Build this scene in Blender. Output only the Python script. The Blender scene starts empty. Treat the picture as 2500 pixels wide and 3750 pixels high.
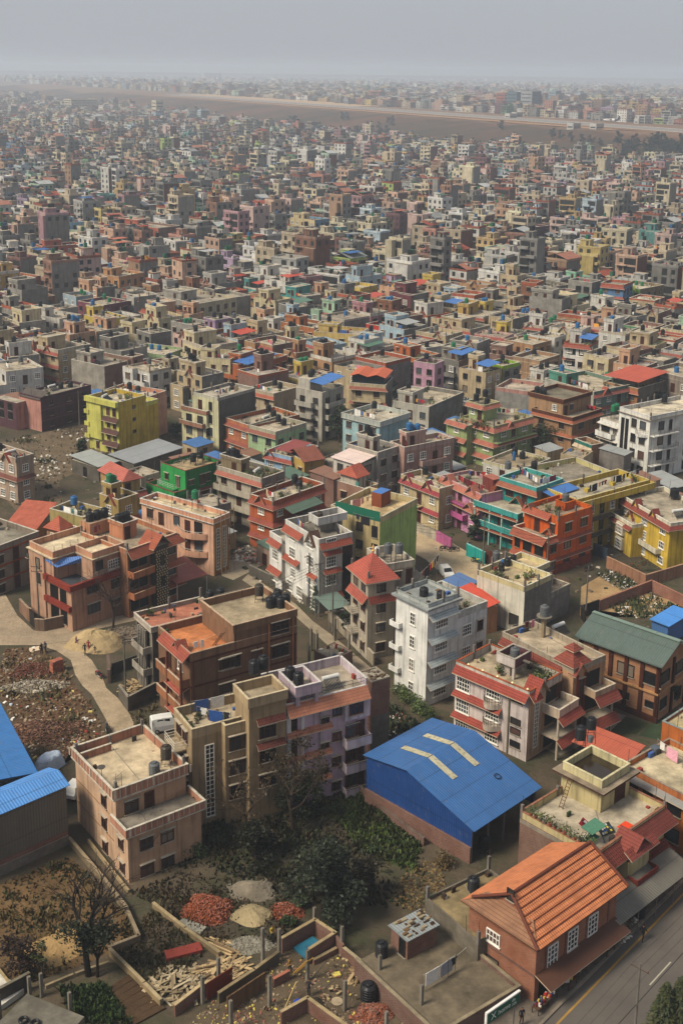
import bpy,bmesh,math,random
import numpy as np
from mathutils import Matrix,Vector
random.seed(7)
RND=random.Random(11)
S=bpy.context.scene
COL=S.collection
CAM_H,F_PX,YH,Y0,ROLL=75.0,4500.0,260.0,1400.0,math.radians(0.7)
PITCH=math.atan((Y0-YH)/F_PX)
cam_d=bpy.data.cameras.new('camera')
cam=bpy.data.objects.new('camera',cam_d);COL.objects.link(cam)
cam_d.sensor_fit='VERTICAL';cam_d.sensor_height=36.0
cam_d.lens=36.0*F_PX/3750.0
cam_d.shift_y=-(1875.0-Y0)/3750.0
cam_d.clip_start=1.0;cam_d.clip_end=30000.0
cam.matrix_world=Matrix.Translation((0,0,CAM_H))@Matrix.Rotation(math.pi/2-PITCH,4,'X')@Matrix.Rotation(ROLL,4,'Z')
S.camera=cam
SUN_EL,SUN_AZ=math.radians(48),math.radians(-118)
w=bpy.data.worlds.new('World');S.world=w;w.use_nodes=True
nt=w.node_tree;nt.nodes.clear()
sky=nt.nodes.new('ShaderNodeTexSky');sky.sky_type='NISHITA';sky.sun_disc=False
sky.sun_elevation=SUN_EL;sky.sun_rotation=SUN_AZ
sky.air_density=1.0;sky.dust_density=6.0;sky.ozone_density=1.0;sky.altitude=1300
veil=nt.nodes.new('ShaderNodeMix');veil.data_type='RGBA';veil.inputs[0].default_value=0.75
veil.inputs[7].default_value=(6.7,6.95,7.6,1)
bg=nt.nodes.new('ShaderNodeBackground');bg.inputs['Strength'].default_value=0.061
wo=nt.nodes.new('ShaderNodeOutputWorld')
nt.links.new(sky.outputs['Color'],veil.inputs[6]);nt.links.new(veil.outputs[2],bg.inputs['Color'])
nt.links.new(bg.outputs['Background'],wo.inputs['Surface'])
sun_d=bpy.data.lights.new('sun','SUN');sun_d.energy=4.0;sun_d.angle=math.radians(18);sun_d.color=(1.0,0.90,0.73)
sun=bpy.data.objects.new('sun',sun_d);COL.objects.link(sun)
sdir=Vector((math.sin(SUN_AZ)*math.cos(SUN_EL),math.cos(SUN_AZ)*math.cos(SUN_EL),math.sin(SUN_EL)))
sun.rotation_euler=sdir.to_track_quat('Z','Y').to_euler()
S.view_settings.view_transform='Standard';S.view_settings.look='None'
S.view_settings.gamma=1.0;S.view_settings.use_curve_mapping=False
S.view_settings.exposure=0.32
S.cycles.max_bounces=4;S.cycles.diffuse_bounces=2;S.cycles.glossy_bounces=1
S.cycles.transmission_bounces=1;S.cycles.volume_bounces=1;S.cycles.transparent_max_bounces=4
S.cycles.use_denoising=True;S.cycles.use_adaptive_sampling=True;S.cycles.adaptive_threshold=0.02
S.cycles.caustics_reflective=False;S.cycles.caustics_refractive=False
ZO={'A':(0,150,.7972),'B':(1250,150,.7972),'C':(0,800,.7972),'D':(1250,800,.7972),'E':(0,1300,.5421),'F':(800,1300,.5421),'G':(1650,1300,.5421),'H':(0,1750,.5421),'I':(800,1750,.5421),'J':(1650,1600,.5421),'K':(0,2200,.5421),'L':(800,2150,.5421),'M':(1650,2100,.5421),'N':(0,2500,.5421),'O':(700,2500,.5421),'P':(1650,2600,.5421),'Q':(0,3100,.5421),'R':(800,3100,.5421),'S':(1550,3050,.6059),'X':(0,0,1.0),'V':(0,0,1.5944)}
_c,_s=math.cos(ROLL),math.sin(ROLL)
def pix(q):
 o=ZO[q[0]];return o[0]+o[2]*q[1],o[1]+o[2]*q[2]
def ray(q):
 x,y=pix(q);dx=(x-1250.0)/F_PX;dy=-(y-Y0)/F_PX
 a=dx*_c-dy*_s;b=dx*_s+dy*_c
 return a,math.cos(PITCH)+b*math.sin(PITCH),-math.sin(PITCH)+b*math.cos(PITCH)
def P(q,z=0.0):
 d=ray(q);t=(z-CAM_H)/d[2]
 return d[0]*t,d[1]*t
def topix(x,y,z):
 z-=CAM_H
 f=y*math.cos(PITCH)-z*math.sin(PITCH);b=y*math.sin(PITCH)+z*math.cos(PITCH);a=x
 if f<1:return None
 a/=f;b/=f
 dx=a*_c+b*_s;dy=-a*_s+b*_c
 return 1250+dx*F_PX,Y0-dy*F_PX
def hgt(qb,qt):
 """height of a vertical edge whose foot (z=0) is at pixel qb and top at pixel row of qt"""
 X,Y=P(qb,0);yt=pix(qt)[1]
 lo,hi=0.0,60.0
 for _ in range(40):
  m=(lo+hi)/2
  if topix(X,Y,m)[1]>yt:lo=m
  else:hi=m
 return lo
def lin(hx):
 hx=hx.lstrip('#');v=[int(hx[i:i+2],16)/255 for i in(0,2,4)]
 return tuple((c/12.92 if c<=.04045 else((c+.055)/1.055)**2.4)for c in v)
MATS={}
def _nodes(m):
 m.use_nodes=True;n=m.node_tree;b=n.nodes['Principled BSDF']
 return n,b
def _mix(n,t,a,b,mode='MIX'):
 k=n.nodes.new('ShaderNodeMix');k.data_type='RGBA';k.blend_type=mode
 for sock,v in((0,t),(6,a),(7,b)):
  if isinstance(v,(int,float)):k.inputs[sock].default_value=v
  elif isinstance(v,tuple):k.inputs[sock].default_value=(v+(1,))[:4]
  else:n.links.new(v,k.inputs[sock])
 return k.outputs[2]
def _noise(n,vec,scale,detail=4,rough=.6):
 k=n.nodes.new('ShaderNodeTexNoise');k.inputs['Scale'].default_value=scale
 k.inputs['Detail'].default_value=detail;k.inputs['Roughness'].default_value=rough
 n.links.new(vec,k.inputs['Vector']);return k.outputs['Fac']
def _ramp(n,f,a,b):
 k=n.nodes.new('ShaderNodeMapRange');k.inputs[1].default_value=a;k.inputs[2].default_value=b
 n.links.new(f,k.inputs[0]);return k.outputs[0]
def _math(n,op,a,b=0.0):
 k=n.nodes.new('ShaderNodeMath');k.operation=op
 for i,v in((0,a),(1,b)):
  if isinstance(v,(int,float)):k.inputs[i].default_value=v
  else:n.links.new(v,k.inputs[i])
 return k.outputs[0]
def _pos(n,sc=(1,1,1)):
 g=n.nodes.new('ShaderNodeNewGeometry')
 if sc==(1,1,1):return g.outputs['Position']
 mp=n.nodes.new('ShaderNodeMapping');mp.inputs['Scale'].default_value=sc
 n.links.new(g.outputs['Position'],mp.inputs['Vector']);return mp.outputs['Vector']
def _uv(n):
 return n.nodes.new('ShaderNodeUVMap').outputs['UV']
def _bump(n,b,h,d=.05,st=.6):
 k=n.nodes.new('ShaderNodeBump');k.inputs['Distance'].default_value=d;k.inputs['Strength'].default_value=st
 n.links.new(h,k.inputs['Height']);n.links.new(k.outputs['Normal'],b.inputs['Normal'])
def sc3(c,k):return tuple(min(1.0,x*k)for x in c)
def mat(key):
 """'kind:#hex' -> material. kinds: p plaster, c bare concrete, r roof concrete, b brick, t tiles, m sheet metal,
    s plain smooth, g glass, l leaves, x cloth, a colour attribute plaster, e earth"""
 if key in MATS:return MATS[key]
 kind,hx=key.split(':');c=lin(hx)
 if kind=='t':g_=sum(c)/3;c=tuple((v*.82+g_*.18)*.84 for v in c)
 nice={'p':'plaster','c':'concrete','r':'terrace','b':'brick','t':'tiles','m':'sheet','s':'smooth','g':'glass','l':'leaves','x':'cloth','a':'painted','e':'earth','k':'plastic'}[kind]
 m=bpy.data.materials.new(nice+'_'+hx.lstrip('#'));n,b=_nodes(m);MATS[key]=m
 b.inputs['Roughness'].default_value=.9
 b.inputs['Specular IOR Level'].default_value=.25
 L=n.links
 if kind in 'pa':
  if kind=='a':
   at=n.nodes.new('ShaderNodeAttribute');at.attribute_name='Col';base=at.outputs['Color']
  else:base=c
  pos=_pos(n)
  n1=_ramp(n,_noise(n,pos,.55,6),.35,.7)
  st=_ramp(n,_noise(n,_pos(n,(2.4,2.4,.13)),1.0,4),.49,.70)
  big=_ramp(n,_noise(n,pos,.13,3),.3,.7)
  f1=_math(n,'MULTIPLY_ADD',n1,-.28);n.nodes[-1].inputs[2].default_value=.98
  f2=_math(n,'MULTIPLY_ADD',st,-.45);n.nodes[-1].inputs[2].default_value=1.0
  f3=_math(n,'MULTIPLY_ADD',big,-.2);n.nodes[-1].inputs[2].default_value=.98
  f=_math(n,'MULTIPLY',_math(n,'MULTIPLY',f1,f2),f3)
  v=n.nodes.new('ShaderNodeVectorMath');v.operation='SCALE'
  if kind=='a':L.new(base,v.inputs[0])
  else:v.inputs[0].default_value=c
  L.new(f,v.inputs['Scale']);L.new(v.outputs[0],b.inputs['Base Color'])
  _bump(n,b,_noise(n,pos,6,3),.03,.4)
 elif kind in 'cr':
  pos=_pos(n)
  n1=_ramp(n,_noise(n,pos,.35 if kind=='r' else.5,8,.68),.38,.64)
  n2=_ramp(n,_noise(n,pos,2.3,5,.7),.45,.75)
  st=_ramp(n,_noise(n,_pos(n,(1.2,1.2,.09)),1.0,4),.5,.72)
  dk=.42 if kind=='r' else.58
  a=_mix(n,n1,sc3(c,1.08),sc3(c,dk))
  a=_mix(n,_math(n,'MULTIPLY',n2,.55),a,sc3(c,.5))
  if kind=='c':a=_mix(n,_math(n,'MULTIPLY',st,.5),a,sc3(c,.45))
  L.new(a,b.inputs['Base Color']);b.inputs['Roughness'].default_value=.95
  _bump(n,b,_noise(n,pos,3,5),.05,.5)
 elif kind=='b':
  br=n.nodes.new('ShaderNodeTexBrick');L.new(_uv(n),br.inputs['Vector'])
  br.inputs['Scale'].default_value=1.0;br.inputs['Brick Width'].default_value=.24;br.inputs['Row Height'].default_value=.085
  br.inputs['Mortar Size'].default_value=.012
  br.inputs['Color1'].default_value=sc3(c,1.15)+(1,);br.inputs['Color2'].default_value=sc3(c,.72)+(1,)
  br.inputs['Mortar'].default_value=(.25,.21,.18,1)
  n1=_ramp(n,_noise(n,_pos(n),.5,6),.4,.7)
  a=_mix(n,_math(n,'MULTIPLY',n1,.55),br.outputs['Color'],sc3(c,.5),'MIX')
  L.new(a,b.inputs['Base Color'])
 elif kind=='t':
  sx=n.nodes.new('ShaderNodeSeparateXYZ');L.new(_uv(n),sx.inputs[0])
  row=_math(n,'FRACT',_math(n,'MULTIPLY',sx.outputs['Y'],1/.32))
  col=_math(n,'SINE',_math(n,'MULTIPLY',sx.outputs['X'],2*math.pi/.24))
  cl=n.nodes.new('ShaderNodeTexVoronoi');cl.inputs['Scale'].default_value=3.2;L.new(_uv(n),cl.inputs['Vector'])
  n1=_ramp(n,_noise(n,_pos(n),.8,6,.65),.42,.68)
  a=_mix(n,_math(n,'MULTIPLY',cl.outputs['Color'],.35),sc3(c,1.1),sc3(c,.7))
  a=_mix(n,_math(n,'MULTIPLY',n1,.5),a,sc3(c,.45))
  edge=_math(n,'LESS_THAN',row,.22)
  a=_mix(n,_math(n,'MULTIPLY',edge,.55),a,sc3(c,.35))
  L.new(a,b.inputs['Base Color'])
  hh=_math(n,'ADD',_math(n,'MULTIPLY',col,.5),row)
  _bump(n,b,hh,.05,.8)
  b.inputs['Roughness'].default_value=.8
 elif kind=='m':
  sx=n.nodes.new('ShaderNodeSeparateXYZ');L.new(_uv(n),sx.inputs[0])
  wv=_math(n,'SINE',_math(n,'MULTIPLY',sx.outputs['X'],2*math.pi/.30))
  seam=_math(n,'LESS_THAN',_math(n,'FRACT',_math(n,'MULTIPLY',sx.outputs['Y'],1/3.1)),.045)
  n1=_ramp(n,_noise(n,_pos(n),.45,7,.65),.42,.72)
  n2=_ramp(n,_noise(n,_pos(n),1.7,5,.7),.58,.72)
  mp=n.nodes.new('ShaderNodeMapping');mp.inputs['Scale'].default_value=(2.0,.12,1);L.new(_uv(n),mp.inputs['Vector'])
  n3=_ramp(n,_noise(n,mp.outputs['Vector'],1.0,3),.35,.7)
  a=_mix(n,_math(n,'MULTIPLY',n1,.5),sc3(c,1.08),sc3(c,.62))
  a=_mix(n,_math(n,'MULTIPLY',n3,.35),a,sc3(c,1.35))
  a=_mix(n,_math(n,'MULTIPLY',n2,.5),a,(.16,.13,.11))
  a=_mix(n,_math(n,'MULTIPLY',seam,.5),a,sc3(c,.4))
  L.new(a,b.inputs['Base Color']);b.inputs['Roughness'].default_value=.5;b.inputs['Specular IOR Level'].default_value=.4
  _bump(n,b,wv,.03,.55)
 elif kind=='g':
  b.inputs['Base Color'].default_value=c+(1,);b.inputs['Roughness'].default_value=.12;b.inputs['Specular IOR Level'].default_value=.5
  if hx=='#23262a':
   k=n.nodes.new('ShaderNodeValToRGB');k.color_ramp.interpolation='CONSTANT';L.new(n.nodes.new('ShaderNodeObjectInfo').outputs['Random'],k.inputs[0])
   e=k.color_ramp.elements;e[0].color=(.012,.012,.014,1);e[1].position=.45;e[1].color=(.03,.028,.026,1)
   for p_,q_ in((.68,(.06,.07,.08)),(.82,(.16,.13,.10)),(.92,(.09,.05,.04))):e.new(p_).color=q_+(1,)  # random pane tones: dark rooms, curtains, bluish grey painted for sky reflection
   L.new(k.outputs[0],b.inputs['Base Color'])
 elif kind in 'sk':
  n1=_ramp(n,_noise(n,_pos(n),1.5,4),.35,.7)
  L.new(_mix(n,_math(n,'MULTIPLY',n1,.4),sc3(c,1.05),sc3(c,.65)),b.inputs['Base Color'])
  b.inputs['Roughness'].default_value=.65 if kind=='s' else.45
 elif kind=='l':
  n1=_ramp(n,_noise(n,_pos(n),.9,4),.3,.7)
  oi=n.nodes.new('ShaderNodeObjectInfo')
  a=_mix(n,n1,sc3(c,1.35),sc3(c,.6))
  L.new(a,b.inputs['Base Color']);b.inputs['Roughness'].default_value=.6
 elif kind=='x':
  n1=_ramp(n,_noise(n,_pos(n),4,3),.4,.6)
  L.new(_mix(n,_math(n,'MULTIPLY',n1,.35),c,sc3(c,.55)),b.inputs['Base Color'])
 elif kind=='e':
  pos=_pos(n)
  n1=_ramp(n,_noise(n,pos,.25,8,.7),.35,.68)
  n2=_ramp(n,_noise(n,pos,2.5,6,.7),.4,.7)
  a=_mix(n,n1,sc3(c,1.15),sc3(c,.55));a=_mix(n,_math(n,'MULTIPLY',n2,.5),a,sc3(c,.6))
  L.new(a,b.inputs['Base Color']);b.inputs['Roughness'].default_value=1
  _bump(n,b,_noise(n,pos,2.2,6,.7),.25,.7)
 return m
class MB:
 def __init__(s):s.v=[];s.f=[];s.m=[];s.slots=[];s.uv=[]
 def slot(s,k):
  if k not in s.slots:s.slots.append(k)
  return s.slots.index(k)
 def face(s,pts,k):
  i0=len(s.v);s.v+=[tuple(p)for p in pts]
  s.f.append(tuple(range(i0,i0+len(pts))));s.m.append(s.slot(k))
  a=Vector(pts[0]);nrm=Vector((0,0,0))
  for i in range(1,len(pts)-1):nrm+=(Vector(pts[i])-a).cross(Vector(pts[i+1])-a)
  if nrm.length<1e-12:nrm=Vector((0,0,1))
  nrm.normalize()
  if abs(nrm.z)>.999:t=Vector((1,0,0));u=Vector((0,1,0))
  else:t=Vector((-nrm.y,nrm.x,0)).normalized();u=nrm.cross(t)
  s.uv+=[(t.dot(Vector(p)),u.dot(Vector(p)))for p in pts]
 def box(s,x0,x1,y0,y1,z0,z1,k,top=None,faces='xXyYzZ',kx=None,ky=None):
  if x1<x0:x0,x1=x1,x0
  if y1<y0:y0,y1=y1,y0
  if 'x' in faces:s.face([(x0,y1,z0),(x0,y0,z0),(x0,y0,z1),(x0,y1,z1)],kx or k)
  if 'X' in faces:s.face([(x1,y0,z0),(x1,y1,z0),(x1,y1,z1),(x1,y0,z1)],k)
  if 'y' in faces:s.face([(x0,y0,z0),(x1,y0,z0),(x1,y0,z1),(x0,y0,z1)],ky or k)
  if 'Y' in faces:s.face([(x1,y1,z0),(x0,y1,z0),(x0,y1,z1),(x1,y1,z1)],k)
  if 'z' in faces:s.face([(x0,y1,z0),(x1,y1,z0),(x1,y0,z0),(x0,y0,z0)],k)
  if 'Z' in faces:s.face([(x0,y0,z1),(x1,y0,z1),(x1,y1,z1),(x0,y1,z1)],top or k)
 def prism(s,poly,z0,z1,k,top=None,bottom=True):
  """poly counter-clockwise"""
  n=len(poly)
  for i in range(n):
   a,b=poly[i],poly[(i+1)%n]
   s.face([(a[0],a[1],z0),(b[0],b[1],z0),(b[0],b[1],z1),(a[0],a[1],z1)],k)
  s.face([(p[0],p[1],z1)for p in poly],top or k)
  if bottom:s.face([(p[0],p[1],z0)for p in reversed(poly)],k)
 def slab(s,pts,th,k,under=None):
  """a thin solid under the (possibly sloping) polygon pts (counter-clockwise from above)"""
  lo=[(p[0],p[1],p[2]-th)for p in pts];n=len(pts)
  s.face(pts,k);s.face(list(reversed(lo)),under or k)
  for i in range(n):
   j=(i+1)%n;s.face([lo[i],lo[j],pts[j],pts[i]],under or k)
 def tube(s,p,q,r,k,n=5,r2=None,cap=True):
  p,q=Vector(p),Vector(q);d=q-p
  if d.length<1e-6:return
  d.normalize();a=d.orthogonal().normalized();b=d.cross(a);r2=r if r2 is None else r2
  A=[p+(a*math.cos(2*math.pi*i/n)+b*math.sin(2*math.pi*i/n))*r for i in range(n)]
  B=[q+(a*math.cos(2*math.pi*i/n)+b*math.sin(2*math.pi*i/n))*r2 for i in range(n)]
  for i in range(n):
   j=(i+1)%n;s.face([A[i],A[j],B[j],B[i]],k)
  if cap:s.face(list(reversed(A)),k);s.face(B,k)
 def lathe(s,x,y,prof,k,n=12):
  """prof: list of (r, z) from the bottom up"""
  R=[[(x+r*math.cos(2*math.pi*i/n),y+r*math.sin(2*math.pi*i/n),z)for i in range(n)]for r,z in prof]
  for a,b in zip(R,R[1:]):
   for i in range(n):
    j=(i+1)%n;s.face([a[i],a[j],b[j],b[i]],k)
  s.face(list(reversed(R[0])),k);s.face(R[-1],k)
 def mesh(s,name):
  me=bpy.data.meshes.new(name);me.from_pydata(s.v,[],s.f)
  for k in s.slots:me.materials.append(mat(k))
  me.polygons.foreach_set('material_index',s.m)
  u=me.uv_layers.new(name='UVMap');u.data.foreach_set('uv',[c for t in s.uv for c in t])
  me.update();return me
 def build(s,name,parent=None):
  if not s.f:return None
  o=bpy.data.objects.new(name,s.mesh(name));COL.objects.link(o)
  if parent is not None:o.parent=parent
  return o
def tag(o,label=None,cat=None,group=None,kind=None):
 if label:o['label']=label
 if cat:o['category']=cat
 if group:o['group']=group
 if kind:o['kind']=kind
 return o
def empty(name,x,y,z=0,rz=0):
 o=bpy.data.objects.new(name,None);COL.objects.link(o);o.empty_display_size=.5
 o.location=(x,y,z);o.rotation_euler=(0,0,rz);return o
def place(me,name,x,y,z,rz=0,parent=None,sc=None):
 o=bpy.data.objects.new(name,me);COL.objects.link(o);o.location=(x,y,z);o.rotation_euler=(0,0,rz)
 if sc:o.scale=sc
 if parent is not None:o.parent=parent
 return o
WM={}
def win_meshes(kind,w,h):
 """frame mesh and pane mesh; x along the wall, -y out of it, z up from the sill"""
 k=(kind,round(w,1),round(h,1));w,h=k[1],k[2]
 if k in WM:return WM[k]
 f,p=MB(),MB();t=.09
 fk={'g':'s:#dedbd2','d':'s:#4a2c20','b':'s:#2a2522','o':'s:#3a2f28','v':'s:#d8d2c4','D':'s:#46291d','k':'s:#5b2a1e','s':'s:#241d19','y':'s:#6b3a22'}[kind]
 if kind=='D':
  p.box(-w/2,w/2,-.04,0,0,h,fk);p.box(-w/2+.12,w/2-.12,-.055,-.04,.15,h*.45,'s:#38190f');p.box(-w/2+.12,w/2-.12,-.055,-.04,h*.52,h-.12,'s:#38190f')
  f.box(-w/2-t,-w/2,-.09,0,0,h+t,fk);f.box(w/2,w/2+t,-.09,0,0,h+t,fk);f.box(-w/2,w/2,-.09,0,h,h+t,fk)
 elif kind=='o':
  p.box(-w/2,w/2,-.02,0,0,h,'s:#0c0b0a')  # open bay: flat dark sheet painted for the shade inside, no glass
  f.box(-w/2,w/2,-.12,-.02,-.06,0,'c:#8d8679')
 else:
  p.box(-w/2+.02,w/2-.02,-.03,0,.02,h-.02,'g:#23262a')
  f.box(-w/2,-w/2+t,-.10,0,0,h,fk);f.box(w/2-t,w/2,-.10,0,0,h,fk)
  f.box(-w/2+t,w/2-t,-.10,0,0,t,fk);f.box(-w/2+t,w/2-t,-.10,0,h-t,h,fk)
  if kind in 'gv':nx,nz=max(1,round(w/.42)),max(2,round(h/.5))
  elif kind=='s':nx,nz=1,1
  else:nx,nz=max(1,round(w/.6)),1
  for i in range(1,nx):
   x=-w/2+w*i/nx;f.box(x-.035,x+.035,-.085,-.03,t,h-t,fk)
  zz=[h*j/nz for j in range(1,nz)]if nz>1 else([h*.68]if h>1.0 and kind in 'dky' else[])
  for z in zz:f.box(-w/2+t,w/2-t,-.075,-.031,z-.03,z+.03,fk)
  f.box(-w/2-.08,w/2+.08,-.16,0,-.09,0,fk if kind=='g' else 'c:#a39a8a')
  if kind in 'dbk':f.box(-w/2-.12,w/2+.12,-.28,0,h,h+.08,'c:#b5a996')
 r=(f.mesh('window_frame'),p.mesh('window_pane'));WM[k]=r
 return r
TANKS=[]
TM={}
def tank_mesh(hx,r=.56,h=1.35):
 k=(hx,r,h)
 if k in TM:return TM[k]
 b=MB();pr=[(r*.97,0)]
 for i in range(5):
  z0=h*.80*i/5;pr+=[(r,z0+.02),(r,z0+h*.10),(r*.94,z0+h*.12),(r*.94,z0+h*.15)]
 pr+=[(r,h*.81),(r*.98,h*.86),(r*.72,h*.96)]
 b.lathe(0,0,pr,'k:'+hx,14)
 for i in range(8):
  a=2*math.pi*i/8;c,s=math.cos(a),math.sin(a)
  b.tube((c*r*.9,s*r*.9,h*.885),(c*r*.5,s*r*.5,h*.985),.05,'k:'+hx,4)
 l=MB();l.lathe(0,0,[(r*.42,h*.96),(r*.42,h*1.03),(r*.36,h*1.06)],'k:'+hx,12)
 TM[k]=(b.mesh('tank_body'),l.mesh('tank_lid'));return TM[k]
TCOL={'black':'#1b1c1f','green':'#1e6b47','blue':'#2a5f8f','grey':'#55585a','white':'#c9c7c0','brown':'#3b342c'}
def tank(x,y,z,where,colour='black',stand=0.0,r=.56,h=1.35,lid=True):
 if stand>.15:
  m=MB();e=r*.85
  for sx in(-1,1):
   for sy in(-1,1):m.tube((sx*e,sy*e,0),(sx*e*.9,sy*e*.9,stand),.035,'s:#3a332c',4)
  for zz in(stand*.5,stand-.04):
   for a,b in(((-e,-e),(e,-e)),((e,-e),(e,e)),((e,e),(-e,e)),((-e,e),(-e,-e))):
    m.tube((a[0],a[1],zz),(b[0],b[1],zz),.03,'s:#3a332c',4)
  m.box(-e,e,-e,e,stand-.03,stand,'s:#4a443b')
  o=m.build('tank_stand');o.location=(x,y,z);tag(o,'steel stand under the %s tank atop %s'%(colour,where)if len(where.split())<9 else('steel tank stand atop %s' if len(where.split())<13 else 'tank stand atop %s')%where,'tank stand','tank stands')
  z+=stand
 b,l=tank_mesh(TCOL[colour],r,h)
 o=place(b,'water_tank',x,y,z,RND.random()*6)
 if lid:place(l,'lid',0,0,0,0,o)
 TANKS.append((o,colour,where));return o
def finish_tanks():
 n={}
 for o,c,w_ in TANKS:n[(c,w_)]=n.get((c,w_),0)+1
 for o,c,w_ in TANKS:
  k=n[(c,w_)];g='water tanks on the roofs' if k==1 else '%s tanks on %s'%(c,w_)
  tag(o,('%s tank atop %s' if k<4 else('one of the %s tanks atop %s' if len(w_.split())<11 else '%s tank atop %s'))%(c,w_),'water tank',g)
 by={}
 bpy.context.view_layer.update()
 for o in bpy.data.objects:
  if o.get('category')in('water tank','tank stand','clothes line','water heater','wire'):by.setdefault(o['label'],[]).append(o)
 for l,v in by.items():
  if 2<=len(v)<=3:
   v.sort(key=lambda o:o.matrix_world.translation.x)
   for o,wd in zip(v,('left','right')if len(v)==2 else('left','middle','right')):
    if len(l.split())<15:o['label']='%s, %s one'%(l,wd)
    elif len(l.split())<16:o['label']=wd+' '+l
def solar(x,y,z,rz,where):
 o=empty('solar_water_heater',x,y,z,rz)
 tag(o,'silver drum solar heater atop %s'%where,'water heater','solar heaters on the roofs')
 m=MB();m.tube((-.95,.55,1.0),(.95,.55,1.0),.25,'s:#c9c8c2',12);m.build('drum',o)
 m=MB()
 for i in range(12):
  xx=-.85+i*.155;m.tube((xx,-.65,.2),(xx,.5,.95),.045,'g:#1a1d24',5)
 m.build('tube_panel',o)
 m=MB()
 for sx in(-.9,.9):
  m.tube((sx,-.7,0),(sx,-.7,.2),.03,'s:#777',4)if False else m.tube((sx,-.7,0),(sx,-.7,.2),.03,'s:#77746e',4)
  m.tube((sx,.6,0),(sx,.6,.8),.03,'s:#77746e',4);m.tube((sx,-.7,.15),(sx,.6,.8),.03,'s:#77746e',4)
 m.build('frame',o);return o
GCOL=['#b3202a','#d9d6cf','#2a2c38','#3c5a94','#c9b48e','#8a2f48','#e3a03a','#3f7d74','#c9748c','#5a1a22','#f0eee8','#23242a']
GM={}
def garment_mesh(kind,hx):
 k=(kind,hx)
 if k in GM:return GM[k]
 m=MB();key='x:'+hx
 if kind==0:
  pts=[(-.30,0),(-.12,.0),(.12,0),(.30,0),(.38,-.22),(.24,-.26),(.24,-.72),(-.24,-.72),(-.24,-.26),(-.38,-.22)]
 elif kind==1:
  pts=[(-.22,0),(.22,0),(.25,-.95),(.05,-.95),(0,-.4),(-.05,-.95),(-.25,-.95)]
 elif kind==2:
  pts=[(-.75,0),(.75,0),(.75,-1.25),(.2,-1.3),(-.75,-1.2)]
 else:
  pts=[(-.3,0),(.3,0),(.3,-.8),(-.3,-.85)]
 n=len(pts)
 f=[(x,.02*math.sin(x*9),z)for x,z in pts];b=[(x,.045+.02*math.sin(x*9),z)for x,z in pts]
 cx,cz=(0,-.2)
 for i in range(n):
  j=(i+1)%n
  m.face([f[j],f[i],(cx,.02,cz)],key);m.face([b[i],b[j],(cx,.06,cz)],key);m.face([f[i],f[j],b[j],b[i]],key)
 GM[k]=m.mesh('garment');return GM[k]
def clothes_line(a,b,z,where,dens=1.0,cols=None,posts=True,kinds=(0,0,1,3,2),zp=None):
 """a, b world xy; z height of the line"""
 ax,ay=a;bx,by=b;L_=math.hypot(bx-ax,by-ay)
 o=empty('clothes_line',ax,ay,z,math.atan2(by-ay,bx-ax))
 tag(o,'clothes line atop %s'%where if len(where.split())>8 else 'clothes line full of washing atop %s'%where,'clothes line','clothes lines')
 m=MB();n=8
 pz=lambda t:-.12*math.sin(math.pi*t)
 for i in range(n):m.tube((L_*i/n,0,pz(i/n)),(L_*(i+1)/n,0,pz((i+1)/n)),.012,'s:#b9b4a8',3)
 m.build('line',o)
 if posts:
  for x in(0,L_):
   m=MB();m.tube((x,0,-(zp or 1.5)),(x,0,.1),.03,'s:#6b655b',5);m.build('post',o)
 x=.4
 while x<L_-.3:
  kd=RND.choice(kinds);wd=(.75,.55,1.55,.65)[kd]
  if RND.random()<dens and x+wd<L_:
   place(garment_mesh(kd,RND.choice(cols or GCOL)),'garment',x+wd/2,-.03,pz((x+wd/2)/L_),RND.uniform(-.12,.12),o)
  x+=wd+RND.uniform(.02,.3)
 return o
PM={}
def pot_mesh(i):
 if i in PM:return PM[i]
 r=random.Random(i);a,b=MB(),MB()
 a.lathe(0,0,[(.13,0),(.19,.28),(.2,.3)],'s:#7a4630' if i%2 else 's:#5d554a',9)
 g=['l:#3c4a25','l:#54602f','l:#2c3a22'][i%3]
 for _ in range(60):
  p=Vector((r.gauss(0,.2),r.gauss(0,.2),.3+abs(r.gauss(.25,.22))));s_=r.uniform(.05,.12)
  d=Vector((r.gauss(0,1),r.gauss(0,1),r.gauss(0,1))).normalized();e=d.orthogonal().normalized()
  b.face([p-d*s_,p+e*s_*.7,p+d*s_,p-e*s_*.7],g)
 PM[i]=(a.mesh('pot'),b.mesh('leaves'));return PM[i]
def pot(x,y,z,where,sc=1.0,i=None):
 i=RND.randrange(6)if i is None else i
 a,b=pot_mesh(i);o=place(a,'potted_plant',x,y,z,RND.random()*6,None,(sc,sc,sc));place(b,'foliage',0,0,0,0,o)
 tag(o,'potted green plant among others atop %s'%where,'plant','pots on %s'%where);return o
EACH={'column','pilaster','blue_trim','arch_trim','globe_lamp','drain_pipe_','render_coat','canopy_post','wall_band'}
FOOT=[]
HOUSES=[]
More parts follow.
